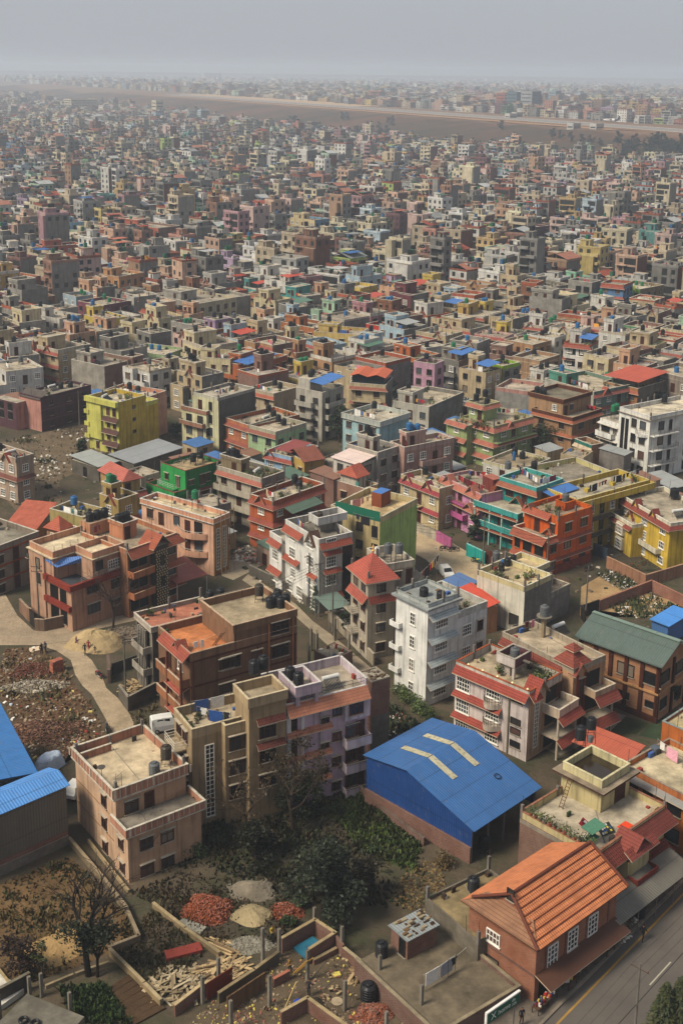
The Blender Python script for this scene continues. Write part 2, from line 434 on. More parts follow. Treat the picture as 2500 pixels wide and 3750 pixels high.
class House:
 def __init__(s,name,label,short,A,L=None,R=None,h=9.0,B=None,W=None,D=None,rz=None,cat='house',group=None,z0=0.0):
  if B is not None:h=hgt(B,A)
  s.h=h;s.z0=z0
  a=Vector(P(A,h))if isinstance(A[0],str)else Vector(A)
  tu=tv=None
  if R is not None:u=Vector(P(R,h))-a;tu=math.atan2(u.y,u.x);wu=u.length
  if L is not None:v=Vector(P(L,h))-a;tv=math.atan2(v.y,v.x)-math.pi/2;wv=v.length
  if rz is not None:th=rz
  elif tu is not None and tv is not None:
   d=(tv-tu+math.pi)%(2*math.pi)-math.pi;th=tu+d*wv/(wu+wv)
  else:th=tu if tu is not None else tv
  s.W=W if W else(wu if tu is not None else 8.0);s.D=D if D else(wv if tv is not None else 9.0)
  s.th=th;s.o=a;s.short=short;s.label=label
  s.root=empty(name,a.x,a.y,z0,th)
  tag(s.root,label,cat,group or 'houses of the town')
  s.p={};s.fh=3.0;s.hb=h;s.clut=False
  FOOT.append([s.wp(0,0),s.wp(s.W,0),s.wp(s.W,s.D),s.wp(0,s.D)])
  HOUSES.append(s)
 def wp(s,x,y):
  c,n=math.cos(s.th),math.sin(s.th);return s.o.x+x*c-y*n,s.o.y+x*n+y*c
 def loc(s,q,z):
  X,Y=P(q,z);X-=s.o.x;Y-=s.o.y;c,n=math.cos(s.th),math.sin(s.th)
  return X*c+Y*n,-X*n+Y*c
 def mb(s,part):
  if part not in s.p or part in EACH:s.p.setdefault(part,[]).append(MB())
  return s.p[part][-1]
 def new(s,part):
  s.p.setdefault(part,[]).append(MB());return s.p[part][-1]
 def fp(s,f,a,out,z):return(a,-out,z)if f=='R' else(-out,a,z)
 def fbox(s,f,a0,a1,o0,o1,z0,z1,part,key,y0=0.0):
  """box on a face: a along it from the near corner, o outwards. y0 offsets the face plane inwards"""
  m=s.mb(part)
  if f=='R':m.box(a0,a1,y0-o1,y0-o0,z0,z1,key)
  else:m.box(y0-o1,y0-o0,a0,a1,z0,z1,key)
 def win(s,f,a,z,w,h,kind,inset=0.0,base=None):
  fm,pm=win_meshes(kind,w,h)
  nm='door' if kind=='D' else 'window'
  if f=='R':x,y,rz=a,inset,0
  else:x,y,rz=inset,a,-math.pi/2
  o=place(fm,nm,x,y,z,rz,s.root);place(pm,'pane' if kind!='D' else 'leaf',0,0,0,0,o)
  return o
 def wins(s,f,pats,floors,fh,x0=0.0,Ln=None,inset=0.0,zb=0.0):
  Ln=Ln or(s.W if f=='R' else s.D)
  for k in floors:
   for(fr,w,h,kind)in pats:
    sill=0.05 if kind=='D' else max(.12,min(1.0,fh-h-.55))
    s.win(f,x0+fr*Ln,zb+k*fh+sill,w,h,kind,inset)
 def eave(s,f,z,out=.7,drop=.55,key='t:#a04a30',a0=None,a1=None,near=True,far=False,Ln=None,y0=0.0,part='eave'):
  """sloping tiled strip on a face; mitred at the near corner when near"""
  Ln=Ln or(s.W if f=='R' else s.D)
  full=a0 is None
  a0=0 if a0 is None else a0;a1=Ln if a1 is None else a1
  b0=a0-(out if(near and full)else 0);b1=a1+(out if far else 0);m=s.new(part);th=.1
  T0,T1=s.fp(f,a0,-y0,z),s.fp(f,a1,-y0,z);B0,B1=s.fp(f,b0,out-y0,z-drop),s.fp(f,b1,out-y0,z-drop)
  pts=[B0,B1,T1,T0]if f=='R' else[B0,T0,T1,B1]
  m.slab(pts,th,key,'s:#b9a58e')
 def band(s,f,z,key,hgt_=.25,out=.06,Ln=None,a0=None,y0=0.0,part='wall_band'):
  Ln=Ln or(s.W if f=='R' else s.D)
  s.fbox(f,(-out if f=='R' else 0)if a0 is None else a0,Ln,0,out,z,z+hgt_,part,key,y0)
 def balcony(s,f,z,a0,a1,dep,key,kind='p',ph=.95,slab=None,y0=0.0,cap=None,col=None,up=0):
  s.new('balcony');s.fbox(f,a0,a1,0,dep,z-.16,z,'balcony',slab or key,y0);t=.1
  if kind=='p':
   s.fbox(f,a0,a1,dep-t,dep,z,z+ph,'balcony',key,y0)
   s.fbox(f,a0,a0+t,0,dep-t,z,z+ph,'balcony',key,y0);s.fbox(f,a1-t,a1,0,dep-t,z,z+ph,'balcony',key,y0)
   if cap:s.fbox(f,a0-.04,a1+.04,dep-t-.04,dep+.04,z+ph,z+ph+.06,'balcony',cap,y0)
  else:
   m=s.new('railing');k=cap or 's:#6d665c'
   for zz in(z+ph,z+ph*.66,z+ph*.33):
    q=[s.fp(f,a0+.03,-y0,zz),s.fp(f,a0+.03,dep-.05-y0,zz),s.fp(f,a1-.03,dep-.05-y0,zz),s.fp(f,a1-.03,-y0,zz)]
    for i in range(3):m.tube(q[i],q[i+1],.025,k,4)
   n=max(2,int((a1-a0)/1.2))
   for i in range(n+1):
    a=a0+.03+(a1-a0-.06)*i/n;m.tube(s.fp(f,a,dep-.05-y0,z),s.fp(f,a,dep-.05-y0,z+ph),.025,k,4)
  if col:
   for a in(a0+.12,a1-.12):s.fbox(f,a-.12,a+.12,dep-.26,dep-.02,z+(ph if kind=='p' else 0),z+up,'column',col,y0)
 def gable(s,f,a,z,w,hh,key,tkey='t:#a04a30',out=.5,dep=.9):
  """small decorative gable: wall triangle plus two tiled slopes"""
  m=s.new('gable');e=.25
  A0,A1,T=s.fp(f,a-w/2,.03,z),s.fp(f,a+w/2,.03,z),s.fp(f,a,.03,z+hh)
  A0b,A1b,Tb=s.fp(f,a-w/2,-dep,z),s.fp(f,a+w/2,-dep,z),s.fp(f,a,-dep,z+hh)
  tri=[A0,A1,T]if f=='R' else[A0,T,A1]
  m.face(tri,key);m.face([A1b,A0b,Tb]if f=='R' else[A0b,A1b,Tb],key)
  k=e/(w/2);zl=z-hh*k
  for sg in(-1,1):
   T2,Tb2=s.fp(f,a,out,z+hh+.12),s.fp(f,a,-dep,z+hh+.12)
   E2,Eb2=s.fp(f,a+sg*(w/2+e),out,zl+.12),s.fp(f,a+sg*(w/2+e),-dep,zl+.12)
   pts=[E2,T2,Tb2,Eb2]
   if(f=='R')==(sg>0):pts=pts[::-1]
   m.slab(pts,.1,tkey,'s:#a59078')
 def parapet(s,x0,x1,y0,y1,z,hh,key,cap=None,t=.16,sides='yXYx',keyx=None,part='parapet'):
  m=s.mb(part)
  if hh<=0:return
  if 'y' in sides:m.box(x0,x1,y0,y0+t,z,z+hh,key,kx=keyx)
  if 'Y' in sides:m.box(x0,x1,y1-t,y1,z,z+hh,key,kx=keyx)
  a=y0+t if 'y' in sides else y0;b=y1-t if 'Y' in sides else y1
  if 'x' in sides:m.box(x0,x0+t,a,b,z,z+hh,keyx or key)
  if 'X' in sides:m.box(x1-t,x1,a,b,z,z+hh,key)
  if cap:
   e=.04;zc=z+hh
   if 'y' in sides:m.box(x0-e,x1+e,y0-e,y0+t+e,zc,zc+.07,cap)
   if 'Y' in sides:m.box(x0-e,x1+e,y1-t-e,y1+e,zc,zc+.07,cap)
   if 'x' in sides:m.box(x0-e,x0+t+e,a+e,b-e,zc,zc+.07,cap)
   if 'X' in sides:m.box(x1-t-e,x1+e,a+e,b-e,zc,zc+.07,cap)
 def block(s,x0,x1,y0,y1,z0,z1,cL,cR=None,roof='r:#b3a894',cB=None,part='wall'):
  m=s.mb(part);cR=cR or cL;cB=cB or cL
  m.box(x0,x1,y0,y1,z0,z1,cB,None,'XYz');m.box(x0,x1,y0,y1,z0,z1,cR,None,'y');m.box(x0,x1,y0,y1,z0,z1,cL,None,'x')
  s.mb('roof').face([(x0,y0,z1),(x1,y0,z1),(x1,y1,z1),(x0,y1,z1)],roof)
 def rect(s,p,q,z):
  """local rectangle from two opposite roof pixels at height z"""
  a,b=s.loc(p,z),s.loc(q,z)
  return min(a[0],b[0]),max(a[0],b[0]),min(a[1],b[1]),max(a[1],b[1])
 def std(s,cL='p:#c9b89a',cR=None,cB=None,n=3,fh=None,par=.9,pc=None,cap='p:#d9d2c4',ov=0.0,roof='r:#b8ac98',wL=(),wR=(),band=None,eL=None,eR=None,ek='t:#a04a30',floorsL=None,floorsR=None,eo=.6,ed=.45,sides='yXYx',pcR=None):
  cR=cR or cL;hb=s.h-par;s.clut=True;fh=fh or hb/n;s.hb=hb;s.fh=fh;s.n=n
  s.block(0,s.W,0,s.D,0,hb,cL,cR,roof,cB)
  pc=pc or cL
  if ov>0:
   s.mb('roof_slab').box(-ov,s.W+ov*.3,-ov,s.D+ov*.3,hb-.14,hb+.02,cap or pc,roof)
   s.parapet(-ov+.02,s.W+ov*.3-.02,-ov+.02,s.D+ov*.3-.02,hb+.02,par-.02,pcR or pc,cap,keyx=pc)
  else:s.parapet(0,s.W,0,s.D,hb,par,pcR or(cR if pc==cL else pc),cap,keyx=pc,sides=sides)
  fl=list(range(n))
  s.wins('L',wL,floorsL if floorsL is not None else fl,fh);s.wins('R',wR,floorsR if floorsR is not None else fl,fh)
  if band:
   for k in range(1,n+1):
    s.band('R',k*fh-.2,band);s.band('L',k*fh-.2,band)
  for f,e in(('L',eL),('R',eR)):
   for k in(e or()):s.eave(f,k*fh+(.1 if k==n else-.2),eo,ed,ek)
  return s
 def room(s,x0,x1,y0,y1,hh,c,cR=None,z=None,par=.5,roof='r:#b3a894',door='R',cap='p:#d9d2c4',pc=None,ov=.15,dw=None):
  z=s.hb if z is None else z
  s.block(x0,x1,y0,y1,z+.004,z+hh,c,cR,roof,part='stairhead')
  s.mb('stairhead').box(x0-ov,x1+ov,y0-ov,y1+ov,z+hh+.002,z+hh+.12,pc or c,roof)
  s.parapet(x0-ov+.02,x1+ov-.02,y0-ov+.02,y1+ov-.02,z+hh+.12,par,pc or c,cap,t=.12,part='stairhead')
  if door and 'R' in door:s.win('R',x0+(x1-x0)*.3,z+.02,.85,2.0,'D',y0)
  if door and 'L' in door:s.win('L',y0+(y1-y0)*.35,z+.02,.85,2.0,'D',x0)
  if dw:s.win(dw[0],dw[1],z+1.0,.9,1.0,dw[2],x0 if dw[0]=='L' else y0)
  return z+hh+.12
 def canopy(s,pts,key,posts=True,zb=None,th=.05):
  """sheet roof given by local (x,y,z) points, counter-clockwise"""
  s.new('canopy').slab(pts,th,key)
  if posts:
   zb=s.hb if zb is None else zb
   for p in pts:s.mb('canopy_post').tube((p[0]*.98,p[1]*.98,zb),(p[0]*.98,p[1]*.98,p[2]-th),.04,'s:#6b6459',5)
 def pcanopy(s,quad,key,posts=True,zb=None):
  """sheet from (pixel, height) pairs"""
  pts=[s.loc(q,z)+(z,)for q,z in quad]
  ar=sum(pts[i][0]*pts[(i+1)%len(pts)][1]-pts[(i+1)%len(pts)][0]*pts[i][1]for i in range(len(pts)))
  s.canopy(pts if ar>0 else pts[::-1],key,posts,zb)
 def rail(s,pts,z,hh=.9,key='s:#8d867a',bars=2):
  m=s.new('railing')
  for(a,b)in zip(pts,pts[1:]):
   for i in range(1,bars+1):m.tube((a[0],a[1],z+hh*i/bars),(b[0],b[1],z+hh*i/bars),.025,key,4)
   n=max(1,int(math.dist(a,b)/1.5))
   for i in range(n+1):
    t=i/n;m.tube((a[0]+(b[0]-a[0])*t,a[1]+(b[1]-a[1])*t,z),(a[0]+(b[0]-a[0])*t,a[1]+(b[1]-a[1])*t,z+hh),.025,key,4)
 def tk(s,q,z,colour='black',stand=0.0,*a,**k):
  X,Y=P(q,z)if isinstance(q[0],str)else s.wp(*q)
  return tank(X,Y,z+s.z0+.003,'the '+s.short,colour,stand,*a,**k)
 def sol(s,q,z,rz=0.0):
  X,Y=P(q,z)if isinstance(q[0],str)else s.wp(*q)
  return solar(X,Y,z+.003,rz,'the '+s.short)
 def line(s,q1,q2,z,**k):
  a=P(q1,z)if isinstance(q1[0],str)else s.wp(*q1);b=P(q2,z)if isinstance(q2[0],str)else s.wp(*q2)
  return clothes_line(a,b,z,'the '+s.short,**k)
 def pots(s,x0,x1,y0,y1,z,n=6,sc=1.0):
  for _ in range(n):
   X,Y=s.wp(RND.uniform(x0,x1),RND.uniform(y0,y1));pot(X,Y,z+.003,'the '+s.short,sc*RND.uniform(.7,1.3))
 def clutter(s):
  r=random.Random(int(s.o.x*7+s.o.y*3));m=s.new('roof_clutter');z=s.hb+.004;W,D=s.W,s.D
  for _ in range(r.randint(7,14)):
   k=r.random();x,y=(r.uniform(.3,W-.7),r.choice((r.uniform(.25,.7),r.uniform(D-1.1,D-.5))))if k<.5 else(r.choice((r.uniform(.25,.7),r.uniform(W-1.1,W-.5))),r.uniform(.3,D-.7))
   if k>.85:x,y=r.uniform(.4,W-.8),r.uniform(.4,D-.8)
   a,b,c=r.uniform(.15,.7),r.uniform(.12,.5),r.uniform(.08,.6);m.box(x,x+a,y,y+b,z,z+c,r.choice(('e:#6b5238','c:#77706a','x:#8a3a30','x:#3c5a94','x:#c9c2b4','e:#4a3a2c','l:#44502c','l:#2c3a22','s:#3a342e','x:#a8977c')))
  for _ in range(r.randint(1,4)):
   x,y=r.choice((.1,W-.1)),r.uniform(.1,D-.1);m.tube((x,y,z),(x+r.uniform(-.1,.1),y,z+r.uniform(1.2,2.6)),.03,'s:#5a5048',4)
  if r.random()<.35:
   for x in(.12,W*.5,W-.12):
    for y in(.12,D-.12):
     if r.random()<.6:m.box(x-.13,x+.13,y-.13,y+.13,z,z+r.uniform(1.0,1.9),'c:#77706a');m.tube((x,y,z),(x+.05,y,z+2.4),.02,'s:#4a3428',3)
  p,q=(r.uniform(.3,W-.3),.3),(r.uniform(.3,W-.3),D-.3);m.tube(p+(z+.06,),q+(z+.06,),.035,'s:#8a8378',4)
 def finish(s):
  if s.clut and s.W>3 and s.D>3:s.clutter()
  for k,l in s.p.items():
   for m in l:m.build(k,s.root)
  s.p={}
  return s
def leaf_cloud(m,r,key_list,centres,n,size):
 for _ in range(n):
  c,rad=centres[r.randrange(len(centres))]
  d=Vector((r.gauss(0,1),r.gauss(0,1),r.gauss(0,1))).normalized()*(r.random()**.45)*rad
  p=Vector(c)+Vector((d.x,d.y,d.z*.8));s_=size*r.uniform(.6,1.5)
  a=Vector((r.gauss(0,1),r.gauss(0,1),r.gauss(0,.6))).normalized();b=a.orthogonal().normalized()
  b=(b*math.cos(1.0)+a.cross(b)*math.sin(r.uniform(0,6))).normalized()
  m.face([p-a*s_,p-b*s_*.55,p+a*s_,p+b*s_*.55],r.choice(key_list))
def limbs(m,r,p,d,ln,rad,depth,key,spread=.6,ends=None,up=.15):
 q=p+d*ln*.5+Vector((r.gauss(0,.05),r.gauss(0,.05),0))*ln;e=q+(d+Vector((r.gauss(0,.2),r.gauss(0,.2),up))).normalized()*ln*.5
 m.tube(p,q,rad,key,5 if depth>1 else 3,rad*.85,False);m.tube(q,e,rad*.85,key,5 if depth>1 else 3,rad*.65,False)
 if depth==0:
  if ends is not None:ends.append(e)
  return
 for _ in range(r.choice((2,3,3))):
  nd=(d+Vector((r.gauss(0,spread),r.gauss(0,spread),r.gauss(.1,spread*.6)))).normalized()
  limbs(m,r,e if r.random()<.65 else q,nd,ln*r.uniform(.6,.85),rad*.6,depth-1,key,spread,ends,up)
def tree(x,y,z,h,crown,label,seed=0,cols=('l:#2f3d22','l:#3d4a28','l:#26331f'),n=1500,leaf=.16,bare=False,name='tree',group=None,depth=3,trunk=None,bark='s:#3b3128',low=.35):
 r=random.Random(seed);o=empty(name,x,y,z);tag(o,label,'tree',group)
 t=MB();rt=trunk or h*.028;ends=[]
 if bare:
  d=Vector((r.gauss(0,.08),r.gauss(0,.08),1)).normalized();t.tube((0,0,0),d*h*.3,rt,bark,7,rt*.8)
  for _ in range(4):
   limbs(t,r,d*h*r.uniform(.22,.32),Vector((r.gauss(0,.5),r.gauss(0,.5),1)).normalized(),h*.26,rt*.6,depth,bark,.5,ends,.2)
  t.build('trunk',o)
  if n:
   m=MB();leaf_cloud(m,r,list(cols),[(tuple(e),crown*.12)for e in ends],n,leaf);m.build('crown',o)
  return o
 t.tube((0,0,-.05),(0,0,h*.5),rt,bark,7,rt*.6)
 cs=[]
 for i in range(14):
  a=r.uniform(0,6.28);k=r.random();zc=h*(low+(1-low)*r.uniform(.05,.95));rr=crown*(.25+.7*k)*(1-abs((zc/h-low)/(1-low)-.45)*1.1)
  c=(math.cos(a)*rr,math.sin(a)*rr,zc);cs.append((c,crown*r.uniform(.28,.45)))
  t.tube((0,0,h*.3),c,rt*.4,bark,4,rt*.1)
 t.build('trunk',o);m=MB();leaf_cloud(m,r,list(cols),cs,n,leaf);m.build('crown',o)
 return o
def conifer(x,y,z,h,rad,label,seed=0,cols=('l:#2a3a2a','l:#33452f','l:#1f2d22'),n=900,group=None,leaf=.2):
 r=random.Random(seed);o=empty('conifer_tree',x,y,z);tag(o,label,'tree',group)
 t=MB();t.tube((0,0,-.05),(0,0,h*.97),h*.02,'s:#3b3128',6,.02);t.build('trunk',o);m=MB()
 for _ in range(n):
  k=r.random()**.8;zz=h*(.12+.88*k);a=r.uniform(0,6.28);rr=rad*(1-k)**.8*(.4+.7*r.random())+.1
  p=Vector((math.cos(a)*rr,math.sin(a)*rr,zz-rr*.25));d=Vector((math.cos(a),math.sin(a),-.3+r.gauss(0,.25))).normalized()
  e=Vector((-math.sin(a),math.cos(a),r.gauss(0,.3))).normalized();s_=leaf*r.uniform(.7,1.5)
  m.face([p-d*s_,p-e*s_*.5,p+d*s_*1.2,p+e*s_*.5],r.choice(cols))
 m.build('crown',o);return o
def shrub(x,y,z,rad,label,seed=0,cols=('l:#33402a','l:#44502c'),n=220,name='shrub',leaf=.12,group=None):
 r=random.Random(seed);o=empty(name,x,y,z);tag(o,label,'shrub',group);m=MB()
 leaf_cloud(m,r,list(cols),[((r.gauss(0,rad*.4),r.gauss(0,rad*.4),rad*r.uniform(.3,.9)),rad*.6)for _ in range(5)],n,leaf);m.build('foliage',o)
 t=MB()
 for _ in range(4):t.tube((0,0,0),(r.gauss(0,rad*.4),r.gauss(0,rad*.4),rad*.9),.03,'s:#3b3128',4,.01)
 t.build('stem',o);return o
def heap(poly_c,rx,ry,hh,rz,key,label,name,cat,seed=0,bits=None,nb=0,bs=.12,kind=None,group=None):
 """a mound; bits: keys of loose pieces scattered over it"""
 r=random.Random(seed);m=MB();n,k=28,9;x0,y0=poly_c
 ph=[r.uniform(0,6.28)for _ in range(4)]
 def ht(a,t):return hh*max(0,(1-t**1.6))*(1+.18*math.sin(3*a+ph[0])*t+.12*math.sin(5*a+ph[1])*t)
 def rr(a):return 1+.12*math.sin(2*a+ph[2])+.09*math.sin(4*a+ph[3])
 G=[[(math.cos(2*math.pi*i/n)*rx*rr(2*math.pi*i/n)*j/k,math.sin(2*math.pi*i/n)*ry*rr(2*math.pi*i/n)*j/k,ht(2*math.pi*i/n,j/k)+.004+(r.uniform(-.05,.05)*hh if 0<j<k else 0))for i in range(n)]for j in range(k+1)]
 for j in range(k):
  for i in range(n):
   i2=(i+1)%n
   if j==0:m.face([(0,0,hh),G[1][i],G[1][i2]],key)
   else:m.face([G[j][i],G[j+1][i],G[j+1][i2],G[j][i2]],key)
 for _ in range(nb):
  a=r.uniform(0,6.28);t=math.sqrt(r.random())*1.08
  p=Vector((math.cos(a)*rx*rr(a)*t,math.sin(a)*ry*rr(a)*t,ht(a,min(1,t))+bs*.3));s_=bs*r.uniform(.6,1.5)
  q=Matrix.Rotation(r.uniform(0,6.28),3,Vector((r.gauss(0,1),r.gauss(0,1),r.gauss(0,1))).normalized())
  e=[q@Vector(v)for v in((s_,0,0),(0,s_*.5,0),(0,0,s_*.3))];kk=r.choice(bits)
  c=[p+e[0]*i+e[1]*j+e[2]*l for l in(-1,1)for i,j in((-1,-1),(1,-1),(1,1),(-1,1))]
  for f in((4,5,6,7),(0,1,5,4),(1,2,6,5),(2,3,7,6),(3,0,4,7)):m.face([c[i]for i in f],kk)
 o=m.build(name);o.location=(x0,y0,0);o.rotation_euler.z=rz;tag(o,label,cat,group,kind);return o
def _fh(s,f,q,y0=0.0):
 """photo pixel q -> (a along face f, height z) where its line of sight meets that face of the house"""
 d=ray(q);c,n=math.cos(s.th),math.sin(s.th)
 ox,oy=-s.o.x,-s.o.y
 lx,ly=ox*c+oy*n,-ox*n+oy*c;dx,dy=d[0]*c+d[1]*n,-d[0]*n+d[1]*c
 t=(y0-ly)/dy if f=='R' else(y0-lx)/dx
 return(lx+dx*t if f=='R' else ly+dy*t),CAM_H+d[2]*t-s.z0
House.hit=_fh
def _wp(s,f,q,w,h,kind,down=(0,),fh=None,y0=0.0):
 a,z=s.hit(f,q,y0);fh=fh or s.fh
 for k in down:
  if z-h/2-k*fh>-.2:s.win(f,a,max(.02,z-h/2-k*fh),w,h,kind,y0)
House.wpx=_wp
def _ep(s,f,q0,q1,down=(0,),out=.6,drop=.5,key='t:#a8482c',fh=None,y0=0.0,near=False,far=False):
 """tiled strip whose TOP edge runs between two pixels"""
 (a0,z0),(a1,z1)=s.hit(f,q0,y0),s.hit(f,q1,y0);z=(z0+z1)/2;a0,a1=min(a0,a1),max(a0,a1)
 for k in down:
  if z-k*(fh or s.fh)>.6:s.eave(f,z-k*(fh or s.fh),out,drop,key,a0-(out if near else 0),a1,False,far,None,y0)
House.epx=_ep
def _bp(s,f,q0,q1,dep,key,down=(0,),kind='p',ph=.95,fh=None,y0=0.0,cap=None,slab=None):
 """balcony whose parapet top edge (on its outer side) runs between two pixels"""
 (a0,z0),(a1,z1)=s.hit(f,q0,y0-dep),s.hit(f,q1,y0-dep);z=(z0+z1)/2-ph;a0,a1=min(a0,a1),max(a0,a1)
 for k in down:
  if z-k*(fh or s.fh)>.8:s.balcony(f,z-k*(fh or s.fh),a0,a1,dep,key,kind,ph,slab,y0,cap)
House.bpx=_bp
def mk(name,label,short,A,L,R,h=9.0,ov=0.0,**k):
 s=House(name,label,short,A,L,R,h,**k)
 if ov:
  c,n=math.cos(s.th),math.sin(s.th)
  s.o=s.o+Vector((c*ov-n*ov,n*ov+c*ov));s.W-=ov*1.3;s.D-=ov*1.3
  s.root.location=(s.o.x,s.o.y,s.z0)
 return s
NX,NY=.901,.434
def terrain(x,y):
 t=(NX*x+NY*y-640)/160.0;t=max(0,min(1,t));t=t*t*(3-2*t)
 return 20*t
def ground():
 xs=sorted(set([-9000,-6000,-4000,-3000,-2400,-2000,-1600]+list(range(-1300,1301,50))+[1600,2000,2600,3500,5000,8000]))
 ys=sorted(set([-400,-200]+list(range(0,3001,50))+[3400,4000,5000,6500,9000,13000,20000]))
 V=[(x,y,terrain(x,y))for y in ys for x in xs];n=len(xs)
 F=[(j*n+i,j*n+i+1,(j+1)*n+i+1,(j+1)*n+i)for j in range(len(ys)-1)for i in range(n-1)]
 me=bpy.data.meshes.new('ground');me.from_pydata(V,[],F)
 m=bpy.data.materials.new('soil');nn,b=_nodes(m);me.materials.append(m);b.inputs['Roughness'].default_value=1
 b.inputs['Specular IOR Level'].default_value=.1
 pos=_pos(nn)
 n1=_ramp(nn,_noise(nn,pos,.07,8,.65),.38,.62);n2=_ramp(nn,_noise(nn,pos,.9,7,.7),.4,.68);n3=_ramp(nn,_noise(nn,pos,.23,6,.6),.46,.6)
 a=_mix(nn,n1,(.115,.085,.055),(.055,.046,.03));a=_mix(nn,_math(nn,'MULTIPLY',n3,.7),a,(.035,.045,.02))
 a=_mix(nn,_math(nn,'MULTIPLY',n2,.6),a,(.075,.06,.045))
 dt=nn.nodes.new('ShaderNodeVectorMath');dt.operation='DOT_PRODUCT';dt.inputs[1].default_value=(NX,NY,0);nn.links.new(pos,dt.inputs[0])
 far=_ramp(nn,dt.outputs['Value'],575,625)
 p2=_pos(nn,(.004,.012,.0))
 s1=_ramp(nn,_noise(nn,p2,1.0,8,.6),.42,.6);s2=_ramp(nn,_noise(nn,pos,.03,8,.7),.45,.65)
 c=_mix(nn,s1,(.12,.054,.026),(.045,.034,.02));c=_mix(nn,_math(nn,'MULTIPLY',s2,.7),c,(.03,.033,.02))
 edge=_ramp(nn,dt.outputs['Value'],775,800)
 c=_mix(nn,edge,c,(.17,.10,.058))
 back=_ramp(nn,dt.outputs['Value'],930,990)
 c=_mix(nn,back,c,(.11,.095,.08))
 a=_mix(nn,far,a,c)
 nn.links.new(a,b.inputs['Base Color'])
 _bump(nn,b,_noise(nn,pos,1.4,7,.7),.35,.7)
 o=bpy.data.objects.new('ground',me);COL.objects.link(o);tag(o,kind='structure')
ground()
def sheet(name,pts,z,key,kind='structure',label=None,cat=None,th=None):
 """flat polygon of pixels (or world xy) at height z"""
 w_=[P(q,z)if isinstance(q[0],str)else q for q in pts]
 ar=sum(w_[i][0]*w_[(i+1)%len(w_)][1]-w_[(i+1)%len(w_)][0]*w_[i][1]for i in range(len(w_)))
 if ar<0:w_=w_[::-1]
 bm=bmesh.new();vs=[bm.verts.new((x,y,z))for x,y in w_];f=bm.faces.new(vs)
 if th:
  r=bmesh.ops.extrude_face_region(bm,geom=[f]);bmesh.ops.translate(bm,verts=[v for v in r['geom']if isinstance(v,bmesh.types.BMVert)],vec=(0,0,-th))
 bmesh.ops.triangulate(bm,faces=bm.faces[:]);bmesh.ops.recalc_face_normals(bm,faces=bm.faces[:])
 me=bpy.data.meshes.new(name);bm.to_mesh(me);bm.free();me.materials.append(mat(key))
 me.uv_layers.new(name='UVMap')
 o=bpy.data.objects.new(name,me);COL.objects.link(o);tag(o,label,cat,None,kind);return o
def K(*p):return[('K',)+q for q in p]
sheet('dirt_road',K((270,300),(380,335),(480,400),(510,500),(560,575),(620,630),(700,770),(770,900),(850,1030),(900,1130),(1010,1130),(965,985),(940,900),(880,770),(800,660),(720,590),(690,510),(620,400),(540,330),(480,270)),.006,'e:#a8957a')
sheet('dirt_road',K((-60,300),(270,299),(479,269),(620,200),(930,130),(950,40),(560,150),(290,205),(230,200),(120,100),(40,-40),(-60,-40)),.010,'e:#a29078')
sheet('street',[('X',1450,1925),('X',1545,1915),('X',1650,1985),('X',1760,2050),('X',1830,2110),('X',1660,2140),('X',1560,2050),('X',1470,2000)],.006,'e:#b9a484')
sheet('alley',[('I',20,660),('I',100,690),('I',200,640),('I',340,560),('I',300,500),('I',60,560)],.006,'e:#9c8e78')
sheet('alley',[('I',200,650),('I',520,850),('I',640,970),('L',760,320),('L',1060,570),('L',960,610),('L',780,430),('L',600,270),('I',480,900),('I',160,690)],.010,'e:#9c8e78')
sheet('yard_paving',[('J',920,740),('J',1180,670),('J',1150,800),('J',1040,830)],.006,'c:#5d574e')
sheet('dirt_lot',[('M',880,90),('M',1000,20),('M',1300,130),('M',1568,200),('M',1400,300),('M',1000,250),('M',960,290),('M',900,320),('M',870,280)],.006,'e:#a78a62')
sheet('yard_paving',[('M',640,1080),('M',960,900),('M',1180,960),('M',1080,1060),('M',740,1230),('M',620,1180)],.006,'c:#82786a')
sheet('lawn',[('M',1080,1060),('M',1180,970),('M',1340,1010),('M',1250,1090)],.007,'e:#39402a')
sheet('lawn',[('M',1265,1095),('M',1345,1015),('M',1480,960),('M',1568,1010),('M',1420,1130)],.007,'e:#33412a')
yl0,yl1=P(('S',840,1120),0),P(('S',1560,378),0)
rd=Vector((yl1[0]-yl0[0],yl1[1]-yl0[1])).normalized();rn=Vector((rd.y,-rd.x))
def rp(t,o):return(yl0[0]+rd.x*t+rn.x*o,yl0[1]+rd.y*t+rn.y*o)
def strip(name,t0,t1,o0,o1,z,key,th=None,**k):
 return sheet(name,[rp(t0,o0),rp(t0,o1),rp(t1,o1),rp(t1,o0)],z,key,th=th,**k)
def road_mat():
 m=bpy.data.materials.new('asphalt');n,b=_nodes(m);pos=_pos(n)
 n1=_ramp(n,_noise(n,pos,.25,7,.65),.35,.7);n2=_ramp(n,_noise(n,pos,9,4,.7),.3,.7)
 a=_mix(n,n1,(.095,.08,.066),(.06,.052,.045));a=_mix(n,_math(n,'MULTIPLY',n2,.3),a,(.13,.115,.1))
 n.links.new(a,b.inputs['Base Color']);b.inputs['Roughness'].default_value=.85;MATS['road:#1']=m
road_mat()
strip('road',-40,60,-.8,12,.008,'road:#1')
strip('yellow_line',-40,60,-.1,.1,.012,'s:#98763c')
strip('kerb',-40,60,-1.05,-.8,.15,'c:#8a7f70',th=.15)
strip('pavement',-40,60,-4.6,-1.05,.135,'c:#6a6157',th=.13)
d0=P(('S',1365,920),0);d1=P(('S',1500,785),0)
do=(d0[0]-yl0[0])*rn.x+(d0[1]-yl0[1])*rn.y;dt_=(d0[0]-yl0[0])*rd.x+(d0[1]-yl0[1])*rd.y;dl=math.dist(d0,d1)
